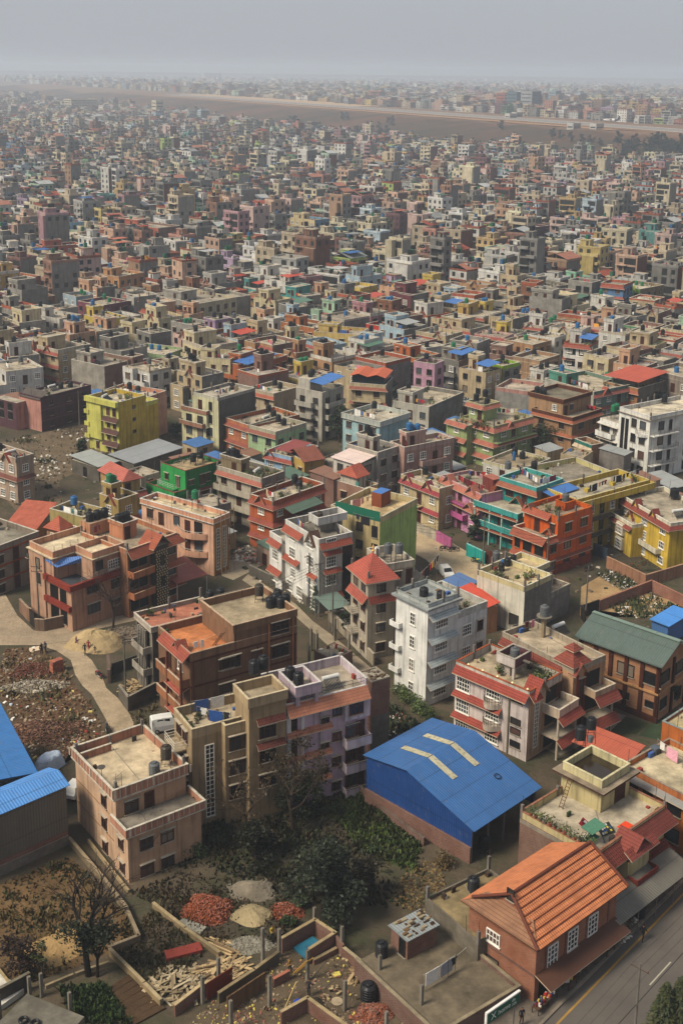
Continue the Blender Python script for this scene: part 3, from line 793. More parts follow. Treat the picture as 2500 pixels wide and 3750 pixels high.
for k in range(-4,6):strip('lane_marking',dt_+k*(dl*2.6),dt_+k*(dl*2.6)+dl,do-.06,do+.06,.012,'s:#a09a88')
def along(p,d,t,o):return(p[0]+d[0]*t-d[1]*o,p[1]+d[1]*t+d[0]*o)
rw=(333.0,1200.0);rdir=Vector((-572,1188)).normalized()
def rwstrip(name,t0,t1,o0,o1,z,key):sheet(name,[along(rw,rdir,t0,o0),along(rw,rdir,t1,o0),along(rw,rdir,t1,o1),along(rw,rdir,t0,o1)],z,key)
rwstrip('runway',-420,1750,-66,-24,20.10,'c:#8a8580')
rwstrip('runway_edge',-420,1750,-23,-19,20.12,'s:#cfc6b8')
rwstrip('runway_edge',-420,1750,-71,-67,20.12,'s:#c9c0b2')
rwstrip('taxiway',100,1700,10,24,20.08,'e:#b78d63')
rwstrip('dry_verge',-420,1900,-18,9,20.06,'e:#7a5838')
rwstrip('dry_verge',900,1800,-190,-74,20.06,'e:#b99a74')
T_='t:#a8482c';BLUE='m:#3a68a6'
h=mk('house','tan house with striped terracotta parapets and a wide lower terrace in front','tan corner house',('N',765,735),('N',485,435),('N',1270,548),hgt(('N',565,1040),('N',548,590))+1.0,ov=.4)
PC='p:#b8836a';TW='p:#cba88a'
h.std(TW,'p:#bd9878',n=3,par=1.0,pc=PC,cap='p:#cfc6b4',ov=.4,roof='r:#c8b595',wL=[],wR=[])  # right-hand walls repeat the tan darker: that side's shade put into colour
z1=h.fh*2+.9;ax,ay=h.loc(('N',848,1005),z1);bx,by=h.loc(('N',1290,840),z1)
x0,x1,yf=ax+.35,h.W,(ay+by)/2+.35
h.block(x0,x1,yf,-.003,0,h.fh*2,TW,'p:#bd9878','r:#7c7468')
h.mb('roof_slab').box(x0-.35,x1+.35,yf-.35,-.01,h.fh*2+.002,h.fh*2+.12,'p:#cfc6b4','r:#7c7468')
h.parapet(x0-.33,x1+.33,yf-.33,-.01,h.fh*2+.12,.8,PC,'p:#cfc6b4',sides='yxX')
m=h.mb('parapet')
for i in range(15):
 a=-.3+i*(h.W+.5)/14;e=.22 if i%7==0 else.07;m.box(a,a+e,-.46,-.425,h.hb+.1,h.h-.05,'p:#cfc2ac');m.box(a,a+e,yf-.38,yf-.335,h.fh*2+.2,h.fh*2+.9,'p:#cfc2ac')
 a=-.3+i*(h.D+.5)/14;m.box(-.46,-.425,a,a+e,h.hb+.1,h.h-.05,'p:#cfc2ac')
for z in(h.fh,h.fh*2):h.band('L',z-.1,'p:#a07a58',.1,.05)
for q in(('N',705,790),('N',708,940)):h.wpx('L',q,1.1,1.5,'d')
h.wpx('L',('N',715,1110),1.1,1.5,'d')
h.wpx('R',('N',890,830),1.5,1.5,'d');h.wpx('R',('N',1010,800),.95,2.0,'D')
for q in(('N',990,1080),('N',1130,1030)):h.wpx('R',q,1.4,1.4,'d',(0,1),2.85,y0=yf)
h.wpx('R',('N',1100,1250),.9,2.0,'D',y0=yf)
for q in(('N',820,1080),('N',830,1240)):h.wpx('L',q,1.0,1.3,'d',y0=x0)
h.parapet(h.W*.02,h.W*.45,h.D*.86,h.D*.87+.3,h.hb+.02,.75,PC,'p:#cfc6b4',sides='y')
h.tk(('N',1045,620),h.hb,'grey');h.tk(('N',1125,560),h.hb,'brown',.9)
m=h.mb('antenna');p=h.loc(('N',823,705),h.hb);m.tube(p+(h.hb,),p+(h.hb+1.5,),.03,'s:#6b655b',4);m.tube((p[0]-.5,p[1],h.hb+1.3),(p[0]+.5,p[1]+.3,h.hb+1.5),.02,'s:#6b655b',4)
m=h.mb('satellite_dish');p=h.loc(('N',690,680),h.hb);m.tube(p+(h.hb,),p+(h.hb+1.6,),.03,'s:#5d574e',4);m.lathe(p[0],p[1],[(.05,h.hb+1.6),(.3,h.hb+1.68),(.42,h.hb+1.8)],'s:#4a463f',12)
h.finish()
h=House('shed','long shed with light blue sheet roof and dark sheet walls on a stone base','blue sheet shed',('N',-300,1019),('N',-450,890),('N',470,702),hgt(('N',478,1115),('N',470,702)),cat='shed')
h.W+=.2
h.block(.4,h.W-.2,.4,h.D-.3,0,1.1,'c:#6d665c');h.block(.45,h.W-.25,.45,h.D-.35,1.1,1.7,'b:#6b3b28');h.block(.42,h.W-.22,.42,h.D-.32,1.7,h.h-.15,'m:#57534c')
rg=h.h+.7
h.mb('roof').slab([(0,0,h.h),(h.W,0,h.h),(h.W,h.D/2,rg),(0,h.D/2,rg)],.06,'m:#4a80bd')
h.mb('roof').slab([(0,h.D/2+.01,rg),(h.W,h.D/2+.01,rg),(h.W,h.D,h.h),(0,h.D,h.h)],.06,'m:#4a80bd')
h.finish()
h=House('shed','deep blue sheet roof of the shed running back along the rubbish lot','deep blue shed',('N',258,600),('N',-5,115),None,6.6,W=14,rz=None,cat='shed')
h.th+=0;
h=HOUSES[-1];h.root.rotation_euler.z=h.th
h.block(-h.W+.3,-.4,.5,h.D,0,6.2,'m:#3e4a58')
h.mb('roof').slab([(-h.W,0,7.6),(0,0,6.5),(0,h.D,6.5),(-h.W,h.D,7.6)],.08,'m:#2f66a0');h.finish()
h=mk('house','beige apartment house with lawn strips on its lower terrace and a tall dark stair window','beige apartment house',('X',702,2673),('X',623,2598),('X',938,2620),hgt(('X',702,3035),('X',702,2673)))
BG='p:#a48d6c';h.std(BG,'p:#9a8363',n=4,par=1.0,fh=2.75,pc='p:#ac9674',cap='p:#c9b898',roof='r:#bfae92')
zt=h.h+2.9;q=h.loc(('L',205,755),zt);r_=h.loc(('L',455,690),zt);l_=h.loc(('L',100,660),zt)
X0,X1,Y0_,Y1_=q[0],r_[0],q[1],l_[1]
h.block(X0,X1,Y0_,Y1_,0,zt-1.0,BG,'p:#9a8363','r:#a99a80');h.parapet(X0-.15,X1+.15,Y0_-.15,Y1_+.15,zt-1.0,1.0,'p:#ac9674','p:#c9b898')
sx=h.hit('R',('O',205,330))[0]
h.block(sx,X0-.002,-.9,-.002,0,h.hb,BG,'p:#9a8363');h.parapet(sx,X0-.01,-.9,.1,h.hb,1.0,'p:#ac9674','p:#c9b898',sides='yx')
for q,k in((('O',315,400),'d'),):h.wpx('R',q,1.9,1.7,k,(0,1,2),y0=-.9)
h.wpx('R',('O',515,325),1.9,1.5,'d',(0,1,2),y0=Y0_)
for q0,q1 in((('O',440,250),('O',630,200)),):
 h.epx('R',q0,q1,(0,1),.55,.5,'t:#6d3022',y0=Y0_)
a,z=h.hit('R',('O',127,640));h.win('R',a,.9,1.0,h.hb-2.0,'v')
for k in(1,2,3):h.balcony('L',k*2.75,1.5,h.D-.5,1.3,'p:#b8a688','r',.95,cap='s:#d8d0c0')
h.wins('L',[(.35,1.2,1.4,'d'),(.7,1.2,1.4,'d')],[0,1,2,3],2.75)
m=h.mb('planter');m.box(.2,1.0,.4,h.D-.6,h.hb+.003,h.hb+.25,'l:#3f4a24');m.box(1.1,h.W*.6,.25,1.0,h.hb+.003,h.hb+.25,'l:#46542a')
h.tk(('L',240,650),zt-1.0,'black',1.3);h.tk(('L',305,620),zt-1.0,'black',1.3)
h.line(('K',1290,680),('K',1560,620),h.hb+1.7,dens=.9);h.line(('K',1330,712),('K',1560,755),h.hb+1.6,dens=.9,cols=['#2a4f8f','#23242a','#3a3f55','#d9d6cf'])
h.pots(1,h.W*.5,h.D*.4,h.D*.8,h.hb,5);h.finish()
h=mk('house','pale lilac house with salmon tiled strips between its storeys','lilac house',('L',455,800),('L',255,640),('L',1022,678),12.0)
LI='p:#c4a9b6';h.std(LI,LI,n=4,par=.25,pc='p:#b9aeb0',cap='p:#cfc8c4',roof='r:#a99d8a',sides='yx')
tl='t:#c07450'
h.eave('R',h.h+.05,1.0,1.1,tl,0,h.W,far=False)
for k in(1,2,3):
 a1=h.hit('R',('O',945,280))[0];h.eave('R',k*h.fh+.1,.55,.5,tl,0,a1)
xs=h.hit('R',('O',1018,200))[0]
h.block(xs,h.W,-.7,-.002,h.fh*3,h.hb-.9,'p:#cdbcc4','p:#cdbcc4')
h.wpx('R',('O',1115,168),1.7,1.5,'k',y0=-.7);h.wpx('R',('O',985,187),1.1,1.2,'k',(0,1,2,3));h.wpx('R',('O',904,250),1.0,.8,'k',(0,1,2))
h.wpx('R',('O',686,280),1.0,1.9,'d',(0,1,2));h.fbox('R',.05,.55,.001,.12,0,h.hb-.9,'pilaster','p:#d8d2cc');h.fbox('R',1.75,2.1,.001,.12,0,h.hb-.9,'pilaster','p:#d8d2cc')
for k in(0,1,2):h.balcony('R',k*h.fh+.02 if k else.05,xs,h.W,1.2,'p:#cdbcc4','p',.9,cap='s:#5f564f')
for k in(0,1,2):h.win('R',xs+1.2,k*h.fh+.5,1.5,1.6,'k');h.win('R',h.W-.8,k*h.fh+.05,.9,2.1,'D')
m=h.mb('drain_pipe');a=h.hit('R',('O',868,300))[0];m.tube((a,-.1,0),(a,-.1,h.hb-.9),.07,'s:#8b8580',6)
h.parapet(h.W-.2,h.W,0,h.D,h.hb,1.0,'p:#c3b4bb','p:#cfc8c4',sides='X');h.parapet(0,h.W,h.D-.2,h.D,h.hb,1.0,'p:#c3b4bb','p:#cfc8c4',sides='Y')
h.rail([(0,0.3),(h.W,0.3)],h.hb+.25,.8,'s:#4a443e')
p=h.loc(('L',520,690),h.h+1.9);r_=h.loc(('L',675,630),h.h+1.9);l_=h.loc(('L',390,580),h.h+1.9)
h.block(p[0],r_[0],p[1],l_[1],h.h+.9,h.h+1.1,'p:#b9a5ae','p:#b9a5ae');h.parapet(p[0],r_[0],p[1],l_[1],h.h+1.1,.9,'p:#b9a5ae','p:#cfc8c4',part='tank_room')
for cx in(p[0]+.4,r_[0]-.4):h.mb('tank_room').box(cx-.2,cx+.2,p[1]+.2,p[1]+.5,h.hb,h.h+.9,'p:#b9a5ae')
h.mb('tank_room').box(p[0]+.2,r_[0]-.2,p[1]+1.2,l_[1]-.1,h.hb,h.h+.9,'p:#a3909a')
h.tk(('L',483,618),h.h+1.1);h.tk(('L',540,655),h.h+1.1);h.sol(('L',770,680),h.hb,h.th);h.finish()
h=mk('house','narrow bare brick tower with stones weighing down its tin roof','narrow brick tower',('L',1035,640),('L',945,570),('L',1155,600),9.0)
h.std('b:#6e432f','b:#6e432f',n=3,par=.15,pc='c:#8c8273',cap=None,roof='m:#8d8677',ov=0);h.fbox('R',0,h.W,.002,.02,0,4.6,'render_coat','c:#6a645a')
for _ in range(26):x,y=RND.uniform(.2,h.W-.3),RND.uniform(.2,h.D-.3);h.mb('roof_stones').box(x,x+RND.uniform(.15,.4),y,y+.25,h.hb+.003,h.hb+RND.uniform(.1,.25),'c:#6b5a4a')
h.finish()
h=mk('house','long brown house with an orange floored terrace and tanks on its higher rear part','long brown house',('X',697,2396),None,('X',1087,2291),10.4,D=8.6)
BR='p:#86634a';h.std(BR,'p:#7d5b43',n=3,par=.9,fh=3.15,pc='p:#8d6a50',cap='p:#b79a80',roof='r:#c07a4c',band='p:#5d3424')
zt=h.h+2.2;q=h.loc(('L',120,268),zt)
h.block(q[0],h.W,.03,h.D*.95,h.hb+.004,zt-.9,BR,'p:#7d5b43','r:#a8987c');h.parapet(q[0]-.2,h.W,-.15,h.D*.95,zt-.9,.9,'p:#8a674d','p:#c6ab90')
for q_,w in((('L',415,270),2.4),(('L',415,425),2.4)):h.wpx('R',q_,w,1.7,'d',(0,))
h.wpx('R',('L',258,455),1.4,1.3,'d');h.wpx('R',('L',85,505),2.5,1.6,'d',(0,));h.wpx('R',('K',1530,420),2.0,1.4,'d',(0,1))
for kx in(.02,.62,.985):h.fbox('R',h.W*kx-.12,h.W*kx+.12,.001,.1,0,h.hb,'pilaster','p:#6b3f2a')
for k in(1,2):h.balcony('L',k*3.15,.3,h.D*.8,1.2,'p:#a06a48','p',.9,cap='p:#cbb8a2');h.eave('L',k*3.15-.2,1.4,.6,T_,.3,h.D*.5)
h.eave('L',h.h+.1,1.0,.9,T_,0,h.D*.8);h.gable('L',h.D*.35,h.h-.9,2.2,1.3,'p:#8a5b40',T_,.6)
h.wins('L',[(.3,1.2,1.6,'g'),(.65,.9,2.0,'D')],[0,1,2],3.15)
for a in(.25,h.D*.45):h.fbox('L',a-.13,a+.13,1.0,1.26,0,h.hb,'column','p:#7a4632')
h.line(('K',1285,285),('K',1460,225),h.hb+1.6,dens=.9,cols=['#e8e4dc','#c9a06a','#23242a','#b3342a','#e8e4dc'])
m=h.mb('ladder');a,b=h.loc(('K',1445,300),h.hb),h.loc(('K',1510,215),h.hb+2.3)
for o in(-.2,.2):m.tube((a[0]+o,a[1],h.hb),(b[0]+o,b[1],h.hb+2.3),.035,'s:#4a3527',4)
for i in range(8):t=(i+.5)/8;m.tube((a[0]-.2+(b[0]-a[0])*t,a[1]+(b[1]-a[1])*t,h.hb+2.3*t),(a[0]+.2+(b[0]-a[0])*t,a[1]+(b[1]-a[1])*t,h.hb+2.3*t),.03,'s:#4a3527',4)
for i,q in enumerate((('L',350,135),('L',385,110),('L',420,135),('L',455,115),('L',400,85))):h.tk(q,zt-.9,'black')
h.tk(('L',275,95),zt-.9,'brown',.9);h.rail([(h.W*.5,h.D*.9),(h.W*.8,h.D*.9)],zt,.4)
m=h.mb('drain_pipe')
for q in(('L',338,250),('L',500,230)):a=h.hit('R',q)[0];m.tube((a,-.12,0),(a,-.12,zt-1.0),.08,'s:#96603f',6)
h.finish()
h=mk('house','unfinished grey concrete house with pinkish terracotta tiled roof terrace','terracotta terrace house',('K',1020,185),('K',895,82),('K',1490,72),hgt(('K',1045,645),('K',1020,185)),ov=.25)
h.std('c:#7d7568','c:#5f594f',n=3,par=.55,pc='c:#a1978a',cap='p:#cbbfae',roof='r:#b4735a',ov=.25)
for k in(1,2,3):h.balcony('L',k*h.fh-.02,.2,h.D*.75,1.2,'c:#a39a8c','p',.75)if k<3 else None
for k in(0,1,2):
 for a in(.2,.3,.4,.5,.6):h.fbox('L',h.D*a-.12,h.D*a+.12,.35,.6,k*h.fh,(k+1)*h.fh-.2,'column','c:#8a8276')
 h.wins('L',[(.8,1.3,2.1,'o'),(.3,1.4,2.0,'o'),(.52,.9,2.0,'o')],[k],h.fh)
h.tk(('K',1420,55),h.hb,'black',1.2);h.tk(('K',1490,40),h.hb,'black',1.2)
m=h.mb('lamp_post');p=h.loc(('K',1186,140),h.hb);m.tube(p+(h.hb,),p+(h.hb+2.2,),.03,'s:#55504a',4);m.box(p[0]-.3,p[0]+.05,p[1]-.1,p[1]+.1,h.hb+2.1,h.hb+2.25,'s:#44506a')
h.pots(.3,h.W*.3,h.D-1.2,h.D-.5,h.hb,4);h.finish()
h=mk('house','big peach house with red balcony bands and a light blue awning over its terrace','blue awning peach house',('H',480,725),('H',178,600),('H',868,612),hgt(('H',515,925),('H',480,725))+.1 if False else 6.9)
PE='p:#c0977c';h.hb=h.h-.6;h.fh=3.15
zt=10.4;q=h.loc(('H',325,518),zt);lb=h.loc(('H',205,460),zt);br=h.loc(('H',850,487),zt);st=h.loc(('H',690,545),zt)
xs,ys=q[0],q[1]
h.block(0,h.W,0,h.D,0,6.3,PE,'p:#b28770','r:#3c4148')  # right-hand walls use a darkened copy of the peach, shade in the paint
h.fbox('R',0,h.W,.002,.5,6.1,6.9,'balcony','p:#8b3626');h.fbox('L',.0,h.D*.62,.002,.5,6.1,6.9,'balcony','p:#8b3626');h.fbox('L',.0,h.D*.62,.002,.5,2.95,3.7,'balcony','p:#8b3626')
h.mb('balcony').box(-.5,-.002,-.5,-.002,6.1,6.9,'p:#8b3626')
h.fbox('L',h.D*.62,h.D,.002,.25,0,zt-.9,'wall',PE)
yb=max(ys,3.2);xr=st[0]
h.block(0,h.W,yb,h.D,6.304,zt-.9,PE,'p:#b28770','r:#d2c2a2');h.block(xr,h.W,.02,yb-.002,6.304,zt-.9,PE,'p:#b28770','r:#d2c2a2')
h.mb('roof_slab').box(-.4,h.W+.1,yb-.3,h.D+.4,zt-.9,zt-.75,'p:#b8a48c','r:#d2c2a2');h.mb('roof_slab').box(xr-.2,h.W+.1,-.3,yb-.302,zt-.9,zt-.75,'p:#b8a48c','r:#d2c2a2')
h.parapet(0,h.W,yb,h.D,zt-.75,.85,'p:#cb9676','p:#d8b79c',sides='xYy');h.parapet(xr,h.W,0,yb-.01,zt-.75,.85,'p:#cb9676','p:#d8b79c',sides='yXx')
for i in range(9):x=.3+i*1.3;h.mb('roof_post').tube((min(x,h.W-.2),yb+.08,zt+.1),(min(x,h.W-.2),yb+.08,zt+.9),.04,'s:#8d6a55',4)
h.pcanopy([(('H',303,552),9.3),(('H',385,605),8.4),(('H',620,552),8.4),(('H',600,520),9.3)],'m:#5077b4',True,6.35)
h.wpx('L',('H',258,575),1.0,1.6,'s',y0=-.25);h.wpx('L',('H',263,675),1.0,1.6,'s',y0=-.25);h.wpx('L',('H',187,520),.7,.8,'s',y0=-.25)
for k in(0,1):h.wins('L',[(.42,2.0,2.0,'o'),(.2,1.6,2.0,'o')],[k],3.1)
h.wpx('R',('H',630,740),2.0,1.5,'d',(0,1),3.0);h.wpx('R',('H',790,705),2.0,1.5,'d',(0,1),3.0);h.wpx('R',('H',770,578),2.0,1.4,'g');h.wpx('R',('H',672,590),1.2,1.4,'s')
h.rail([(1.5,-.3),(h.W,-.3)],6.9,.7,'s:#9c8f84',3)
p=h.loc(('H',600,395),zt-.7)
h.block(p[0]+.2,p[0]+4.4,h.D-2.6,h.D-.3,zt-.75,zt+1.1,'p:#c9906e',None,'r:#a58a72',part='stairhead')
zz=zt+1.1
for dx in(1.0,2.3,3.6):h.tk((p[0]+dx,h.D-1.5),zz,'black')
h.finish()
h=mk('house','orange brown house with tiled parapet and a diamond patterned stair tower','diamond tower house',('H',860,490),None,('H',1195,372),10.2,D=10.5,rz=None)
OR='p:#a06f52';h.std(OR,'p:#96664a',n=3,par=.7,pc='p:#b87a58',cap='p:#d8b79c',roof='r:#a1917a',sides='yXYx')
h.eave('R',h.h-.1,1.0,1.1,'t:#a8502f',0,h.W,far=True)
for k in(1,2):h.balcony('R',k*h.fh,0,h.W*.42,1.3,'p:#b3704a','p',.8,cap='p:#cfa383');h.eave('R',k*h.fh-.2,.9,.5,'t:#a8502f',h.W*.72,h.W,far=True)
for k in(0,1,2):h.wins('R',[(.12,1.5,1.7,'o'),(.3,1.5,1.7,'o'),(.86,1.6,1.6,'s')],[k],h.fh)
a0,a1=h.W*.45,h.W*.70;h.block(a0,a1,-1.2,-.002,0,h.h-.4,'s:#3a332b','s:#3a332b',part='stair_tower')
nz,nx=24,5
for j in range(nz):
 for i in range(nx):
  w_=(a1-a0)/nx;zz=.3+j*(h.h-1.2)/nz;h.mb('stair_tower').box(a0+i*w_+(.15 if j%2 else 0)*w_*2+.04,a0+i*w_+w_*.5+(.15 if j%2 else 0)*w_*2,-1.24,-1.201,zz,zz+.2,'s:#b39a72')
h.win('R',(a0+a1)/2,h.fh*2+.4,.7,1.6,'s',-1.26);h.win('R',(a0+a1)/2,h.fh+.4,.7,1.6,'s',-1.26)
h.gable('R',(a0+a1)/2,h.h-.5,3.0,1.6,'p:#a4623f','t:#b0552f',1.5,2.0)
h.room(h.W*.35,h.W*.62,h.D*.45,h.D*.75,2.0,'p:#c08260',par=.4,door='R')
for dx in(.4,.48,.56):h.tk((h.W*dx,h.D*.6),h.hb+2.13,'black')
h.line((h.W*.1,h.D*.85),(h.W*.5,h.D*.88),h.hb+1.6);h.finish()
h=mk('house','peach house with white edged flat roof and rounded balconies stacked at its left','rounded balcony house',('H',1440,275),('H',1055,172),('H',1555,235),hgt(('H',1445,665),('H',1440,275)),D=15)
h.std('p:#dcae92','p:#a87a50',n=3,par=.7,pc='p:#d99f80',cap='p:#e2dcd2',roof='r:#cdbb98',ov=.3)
for k in(1,2):
 z=k*h.fh;n=12;pts=[(0,1.2)]+[(-1.5*math.sin(math.pi*(i+.5)/n),1.2+6.5*i/n)for i in range(n)]+[(0,7.7)]
 h.mb('balcony').prism(pts[::-1],z-.15,z+.0,'p:#d8a587')
 for a,b in zip(pts[1:-1],pts[2:]):
  h.mb('balcony').slab([(a[0],a[1],z+.8),(a[0]+.1,a[1],z+.8),(b[0]+.1,b[1],z+.8),(b[0],b[1],z+.8)],.78,'p:#d8a587')
 h.rail(pts[1:-1],z+.8,.3,'s:#d8d2c8',1)
 h.wins('L',[(.2,1.6,1.8,'s'),(.35,.9,2.0,'D'),(.5,1.2,1.5,'s'),(.72,.9,2.0,'D'),(.88,1.3,1.6,'k')],[k],h.fh)
for a in(.3,.72):h.win('R',h.W*a,.8,.9,h.hb-2.0,'v')
for i in range(5):
 x=-.8 if i<1 else(h.W+.4)*i/4-.2;h.mb('scaffold').tube((x,-.9,0),(x,-.9,h.h+.9),.05,'s:#8a6a45',4)
for z in(2.5,5,7.5,10):h.mb('scaffold').tube((-.8,-.9,z),(h.W+.3,-.9,z),.04,'s:#8a6a45',4)
h.tk(('H',1320,215),h.hb,'green',1.9);h.finish()
h=mk('house','white house with red tiled strips over white grid windows and a blue trimmed corner','white red-tiled house',('I',678,418),('I',438,285),('I',912,372),11.2)
WH='p:#e6e4dd';wh_shade='p:#cbc4b8'  # right-hand walls get a greyer copy of the white, shade painted in
h.std(WH,wh_shade,n=4,par=1.0,fh=2.75,pc='p:#d6d2ca',cap='p:#e0dcd4',roof='r:#7b7468',pcR='p:#cbc4b8')
h.D=h.D
h.eave('R',h.hb+.35,.7,.75,T_,0,h.W*.95);h.eave('L',h.hb+.35,.8,.8,T_,h.D*.45,h.D)
for k in(1,2,3):h.epx('R',('I',705,510),('I',825,468),(0,1),.6,.5,T_,2.75)if k==1 else None
h.eave('R',.3+2.75-.4,.7,.6,T_,0,h.W*.7)
for q in(('I',760,443),):h.wpx('R',q,1.7,1.6,'g',(0,1,2),2.75)
h.wpx('L',('I',620,438),1.7,1.6,'g',(0,1,2),2.75);h.wpx('L',('I',500,385),1.6,1.6,'g',(0,1),2.75);h.wpx('L',('I',503,640),1.1,1.4,'g')
a=h.hit('R',('I',868,540))[0];h.win('R',a,.5,1.6,h.hb-1.2,'s')
h.fbox('R',a+1.1,h.W,.002,.02,0,h.hb+.9,'render_coat','c:#7d7870')
d1=h.hit('L',('I',545,430))[0]
zl=8.6;c0=h.D*.98;h.block(-.6,h.W*.5,h.D+.002,h.D+3.6,0,7.4,WH,wh_shade,'r:#a59c8c');h.parapet(-.6,h.W*.5,h.D+.002,h.D+3.6,7.4,.9,'p:#d6d2ca','p:#e0dcd4',sides='YxX')
for z in(7.5,3.1):h.eave('L',z,.7,.7,T_,h.D,h.D+3.6,y0=-.6)
h.eave('L',6.0,.7,.6,T_,h.D*.55,h.D)
h.wins('L',[(.5,1.6,1.6,'g')],[0,1],3.4,h.D,3.6,inset=-.6)
h.gable('L',h.D*.22,h.hb-.1,2.0,1.6,WH,'t:#6d4a3a',.5,1.2)
bt='p:#8ea6bd'
h.fbox('L',.1,.3,.001,.1,0,5.0,'blue_trim',bt);h.fbox('L',2.6,2.8,.001,.1,0,5.0,'blue_trim',bt);h.fbox('L',.1,2.8,.001,.14,5.0,5.25,'blue_trim',bt);h.eave('L',5.5,.6,.4,T_,.3,2.6)
h.win('L',1.4,2.9,1.6,1.6,'g');h.win('L',1.4,.2,1.6,1.7,'g')
h.wins('L',[(.55,1.6,1.6,'g'),(.85,1.6,1.6,'g')],[0],2.75)
p=h.loc(('I',672,275),h.h+1.6)
h.block(p[0],p[0]+5,p[1],p[1]+2.6,h.h+.5,h.h+.7,'p:#d0cabf',None,'r:#8a8070',part='stairhead');h.parapet(p[0],p[0]+5,p[1],p[1]+2.6,h.h+.7,.9,'p:#d6d2ca','p:#e0dcd4',part='stairhead');h.block(p[0]+1.0,p[0]+4.8,p[1]+1.0,p[1]+2.5,h.hb,h.h+.5,'p:#a49d92',part='stairhead')
h.tk((p[0]+1,p[1]+1.3),h.h+.7,'brown');h.line((.6,h.D*.55),(p[0]-.5,h.D*.95),h.hb+1.5);h.line((h.W*.7,.8),(h.W-.3,h.D*.4),h.hb+1.5,dens=.8,cols=['#23242a','#3a3f55','#8a2f48'])
h.finish()
h=mk('house','house with a blank pale lime side wall and a green net along its roof edge','lime walled house',('I',1090,270),('I',830,160),('I',1247,122),12.0)
h.std('p:#bba87a','p:#9fb86a',n=4,par=.9,pc='p:#c2b184',cap='p:#cfc5ac',roof='r:#c2a97e')
h.mb('green_net').slab([(-.05,0,h.h+.9),(0,0,h.h+.9),(0,h.D*.9,h.h+.9),(-.05,h.D*.9,h.h+.9)],1.5,'x:#14604a')
h.wins('L',[(.1,1.0,1.8,'s'),(.4,1.2,1.4,'s')],[0,1,2,3],h.fh)
h.tk(('I',1165,110),h.hb,'brown',.5);h.tk(('I',1140,130),h.hb,'black',.3);h.sol(('I',1115,165),h.hb,h.th)
h.line(('I',890,150),('I',1080,105),h.hb+1.7,dens=1,cols=['#1f1f24','#c98a86','#e0d8cc','#8a2f48','#d9c3a4']);h.line(('I',910,235),('I',1050,270),h.hb+.7,dens=1,cols=['#1f1f24','#2c2f3d','#4a2a35'])
h.mb('stairhead').box(h.W*.55,h.W*.8,h.D*.4,h.D*.6,h.hb+.003,h.hb+2.2,'p:#8a4a2c','m:#3a68a6')
h.finish()
h=mk('house','grey cream house whose corner tower has a red pyramid roof with a finial','pyramid roof house',('I',1010,690),('I',905,590),('I',1185,655),11.3)
CG='p:#b5aa98';h.W=3.9 if h.W>5 else h.W;h.D=max(4.2,h.D)
h.std(CG,'p:#aca08d',n=4,par=.02,fh=2.8,cap=None,roof='r:#9c9282')
ap=(h.W/2,h.D/2,h.h+2.6);o=.55;C=[(-o,-o,h.h-.3),(h.W+o,-o,h.h-.3),(h.W+o,h.D+o,h.h-.3),(-o,h.D+o,h.h-.3)]
for i in range(4):h.mb('roof').slab([C[i],C[(i+1)%4],ap],.12,'t:#c0523a','s:#b9a58e')
h.mb('finial').lathe(ap[0],ap[1],[(.1,ap[2]-.1),(.28,ap[2]+.2),(.12,ap[2]+.4),(.2,ap[2]+.6),(.02,ap[2]+1.1)],'s:#c79a5a',8)
h.eave('R',h.h-2.4,.7,.8,'t:#b4503a',0,h.W,True);h.eave('L',h.h-2.4,.8,.9,'t:#b4503a',0,h.D);h.eave('R',h.h-2.4,.7,.8,'t:#b4503a',0,h.W)
h.wins('R',[(.5,1.3,1.4,'d')],[0,1,2,3],2.8);h.wins('L',[(.25,1.2,1.4,'d'),(.7,1.2,1.4,'d')],[0,1,2,3],2.8)
for k in(1,2):h.balcony('L',k*2.8,h.D*.5,h.D,1.0,CG,'r',.9)
X1=h.W+6.5;h.block(h.W+.002,X1,1.4,8.5,0,8.6,CG,'p:#aca08d','r:#8f8576')
for k in(1,2,3):h.balcony('R',k*2.8,h.W+1.0,X1,1.0,'p:#a79c8a','p' if k==3 else 'r',.6,y0=1.4,cap='s:#55504a')
h.wins('R',[(.3,.9,2.0,'s'),(.55,1.3,1.4,'d'),(.8,.9,2.0,'s')],[0,1,2],2.8,h.W,6.5,1.4)
h.block(h.W+.002,h.W+4.0,2.5,8.4,8.604,11.0,CG,'p:#aca08d','r:#8f8576');h.parapet(h.W+.01,h.W+4.1,2.4,8.5,11.0,.9,'p:#c0b5a2','p:#cfc6b6');h.win('R',h.W+1.6,9.4,1.2,1.3,'d',2.5);h.win('R',h.W+3.4,8.65,.8,2.0,'D',2.5)
for q in((h.W+1.2,4.5),(h.W+2.6,4.0)):h.tk(q,11.0,'grey',1.6)
h.tk((h.W+.6,6.6),11.0,'white',.4,.4,1.3);h.rail([(h.W+4.2,1.6),(X1-.1,1.6),(X1-.1,8.4)],8.6,.9,'s:#4a443e',2);h.line((h.W+4.6,4),(X1-.3,6),10.1);h.finish()
h=mk('house','tall narrow white house with pale blue grey eaves over window triplets','tall white house',('L',1415,118),('L',1265,28),('L',1568,45),hgt(('L',1345,755),('L',1415,118))+.3 if False else 13.5,D=5.6,W=5.2)
WT='p:#ebe9e2';h.std(WT,'p:#e2e0da',n=4,par=.7,fh=3.0,pc='p:#b9bdb8',cap='p:#8f9692',roof='r:#98897a',ov=0)
h.mb('roof_slab').box(-.5,h.W+.2,-.5,h.D+.4,h.hb+.005,h.hb+.25,'c:#8e9290','c:#8e9290')
ye=-1.4
for q in(('L',1312,213),):h.wpx('L',q,.9,1.6,'g',(0,1,2,3),3.05)
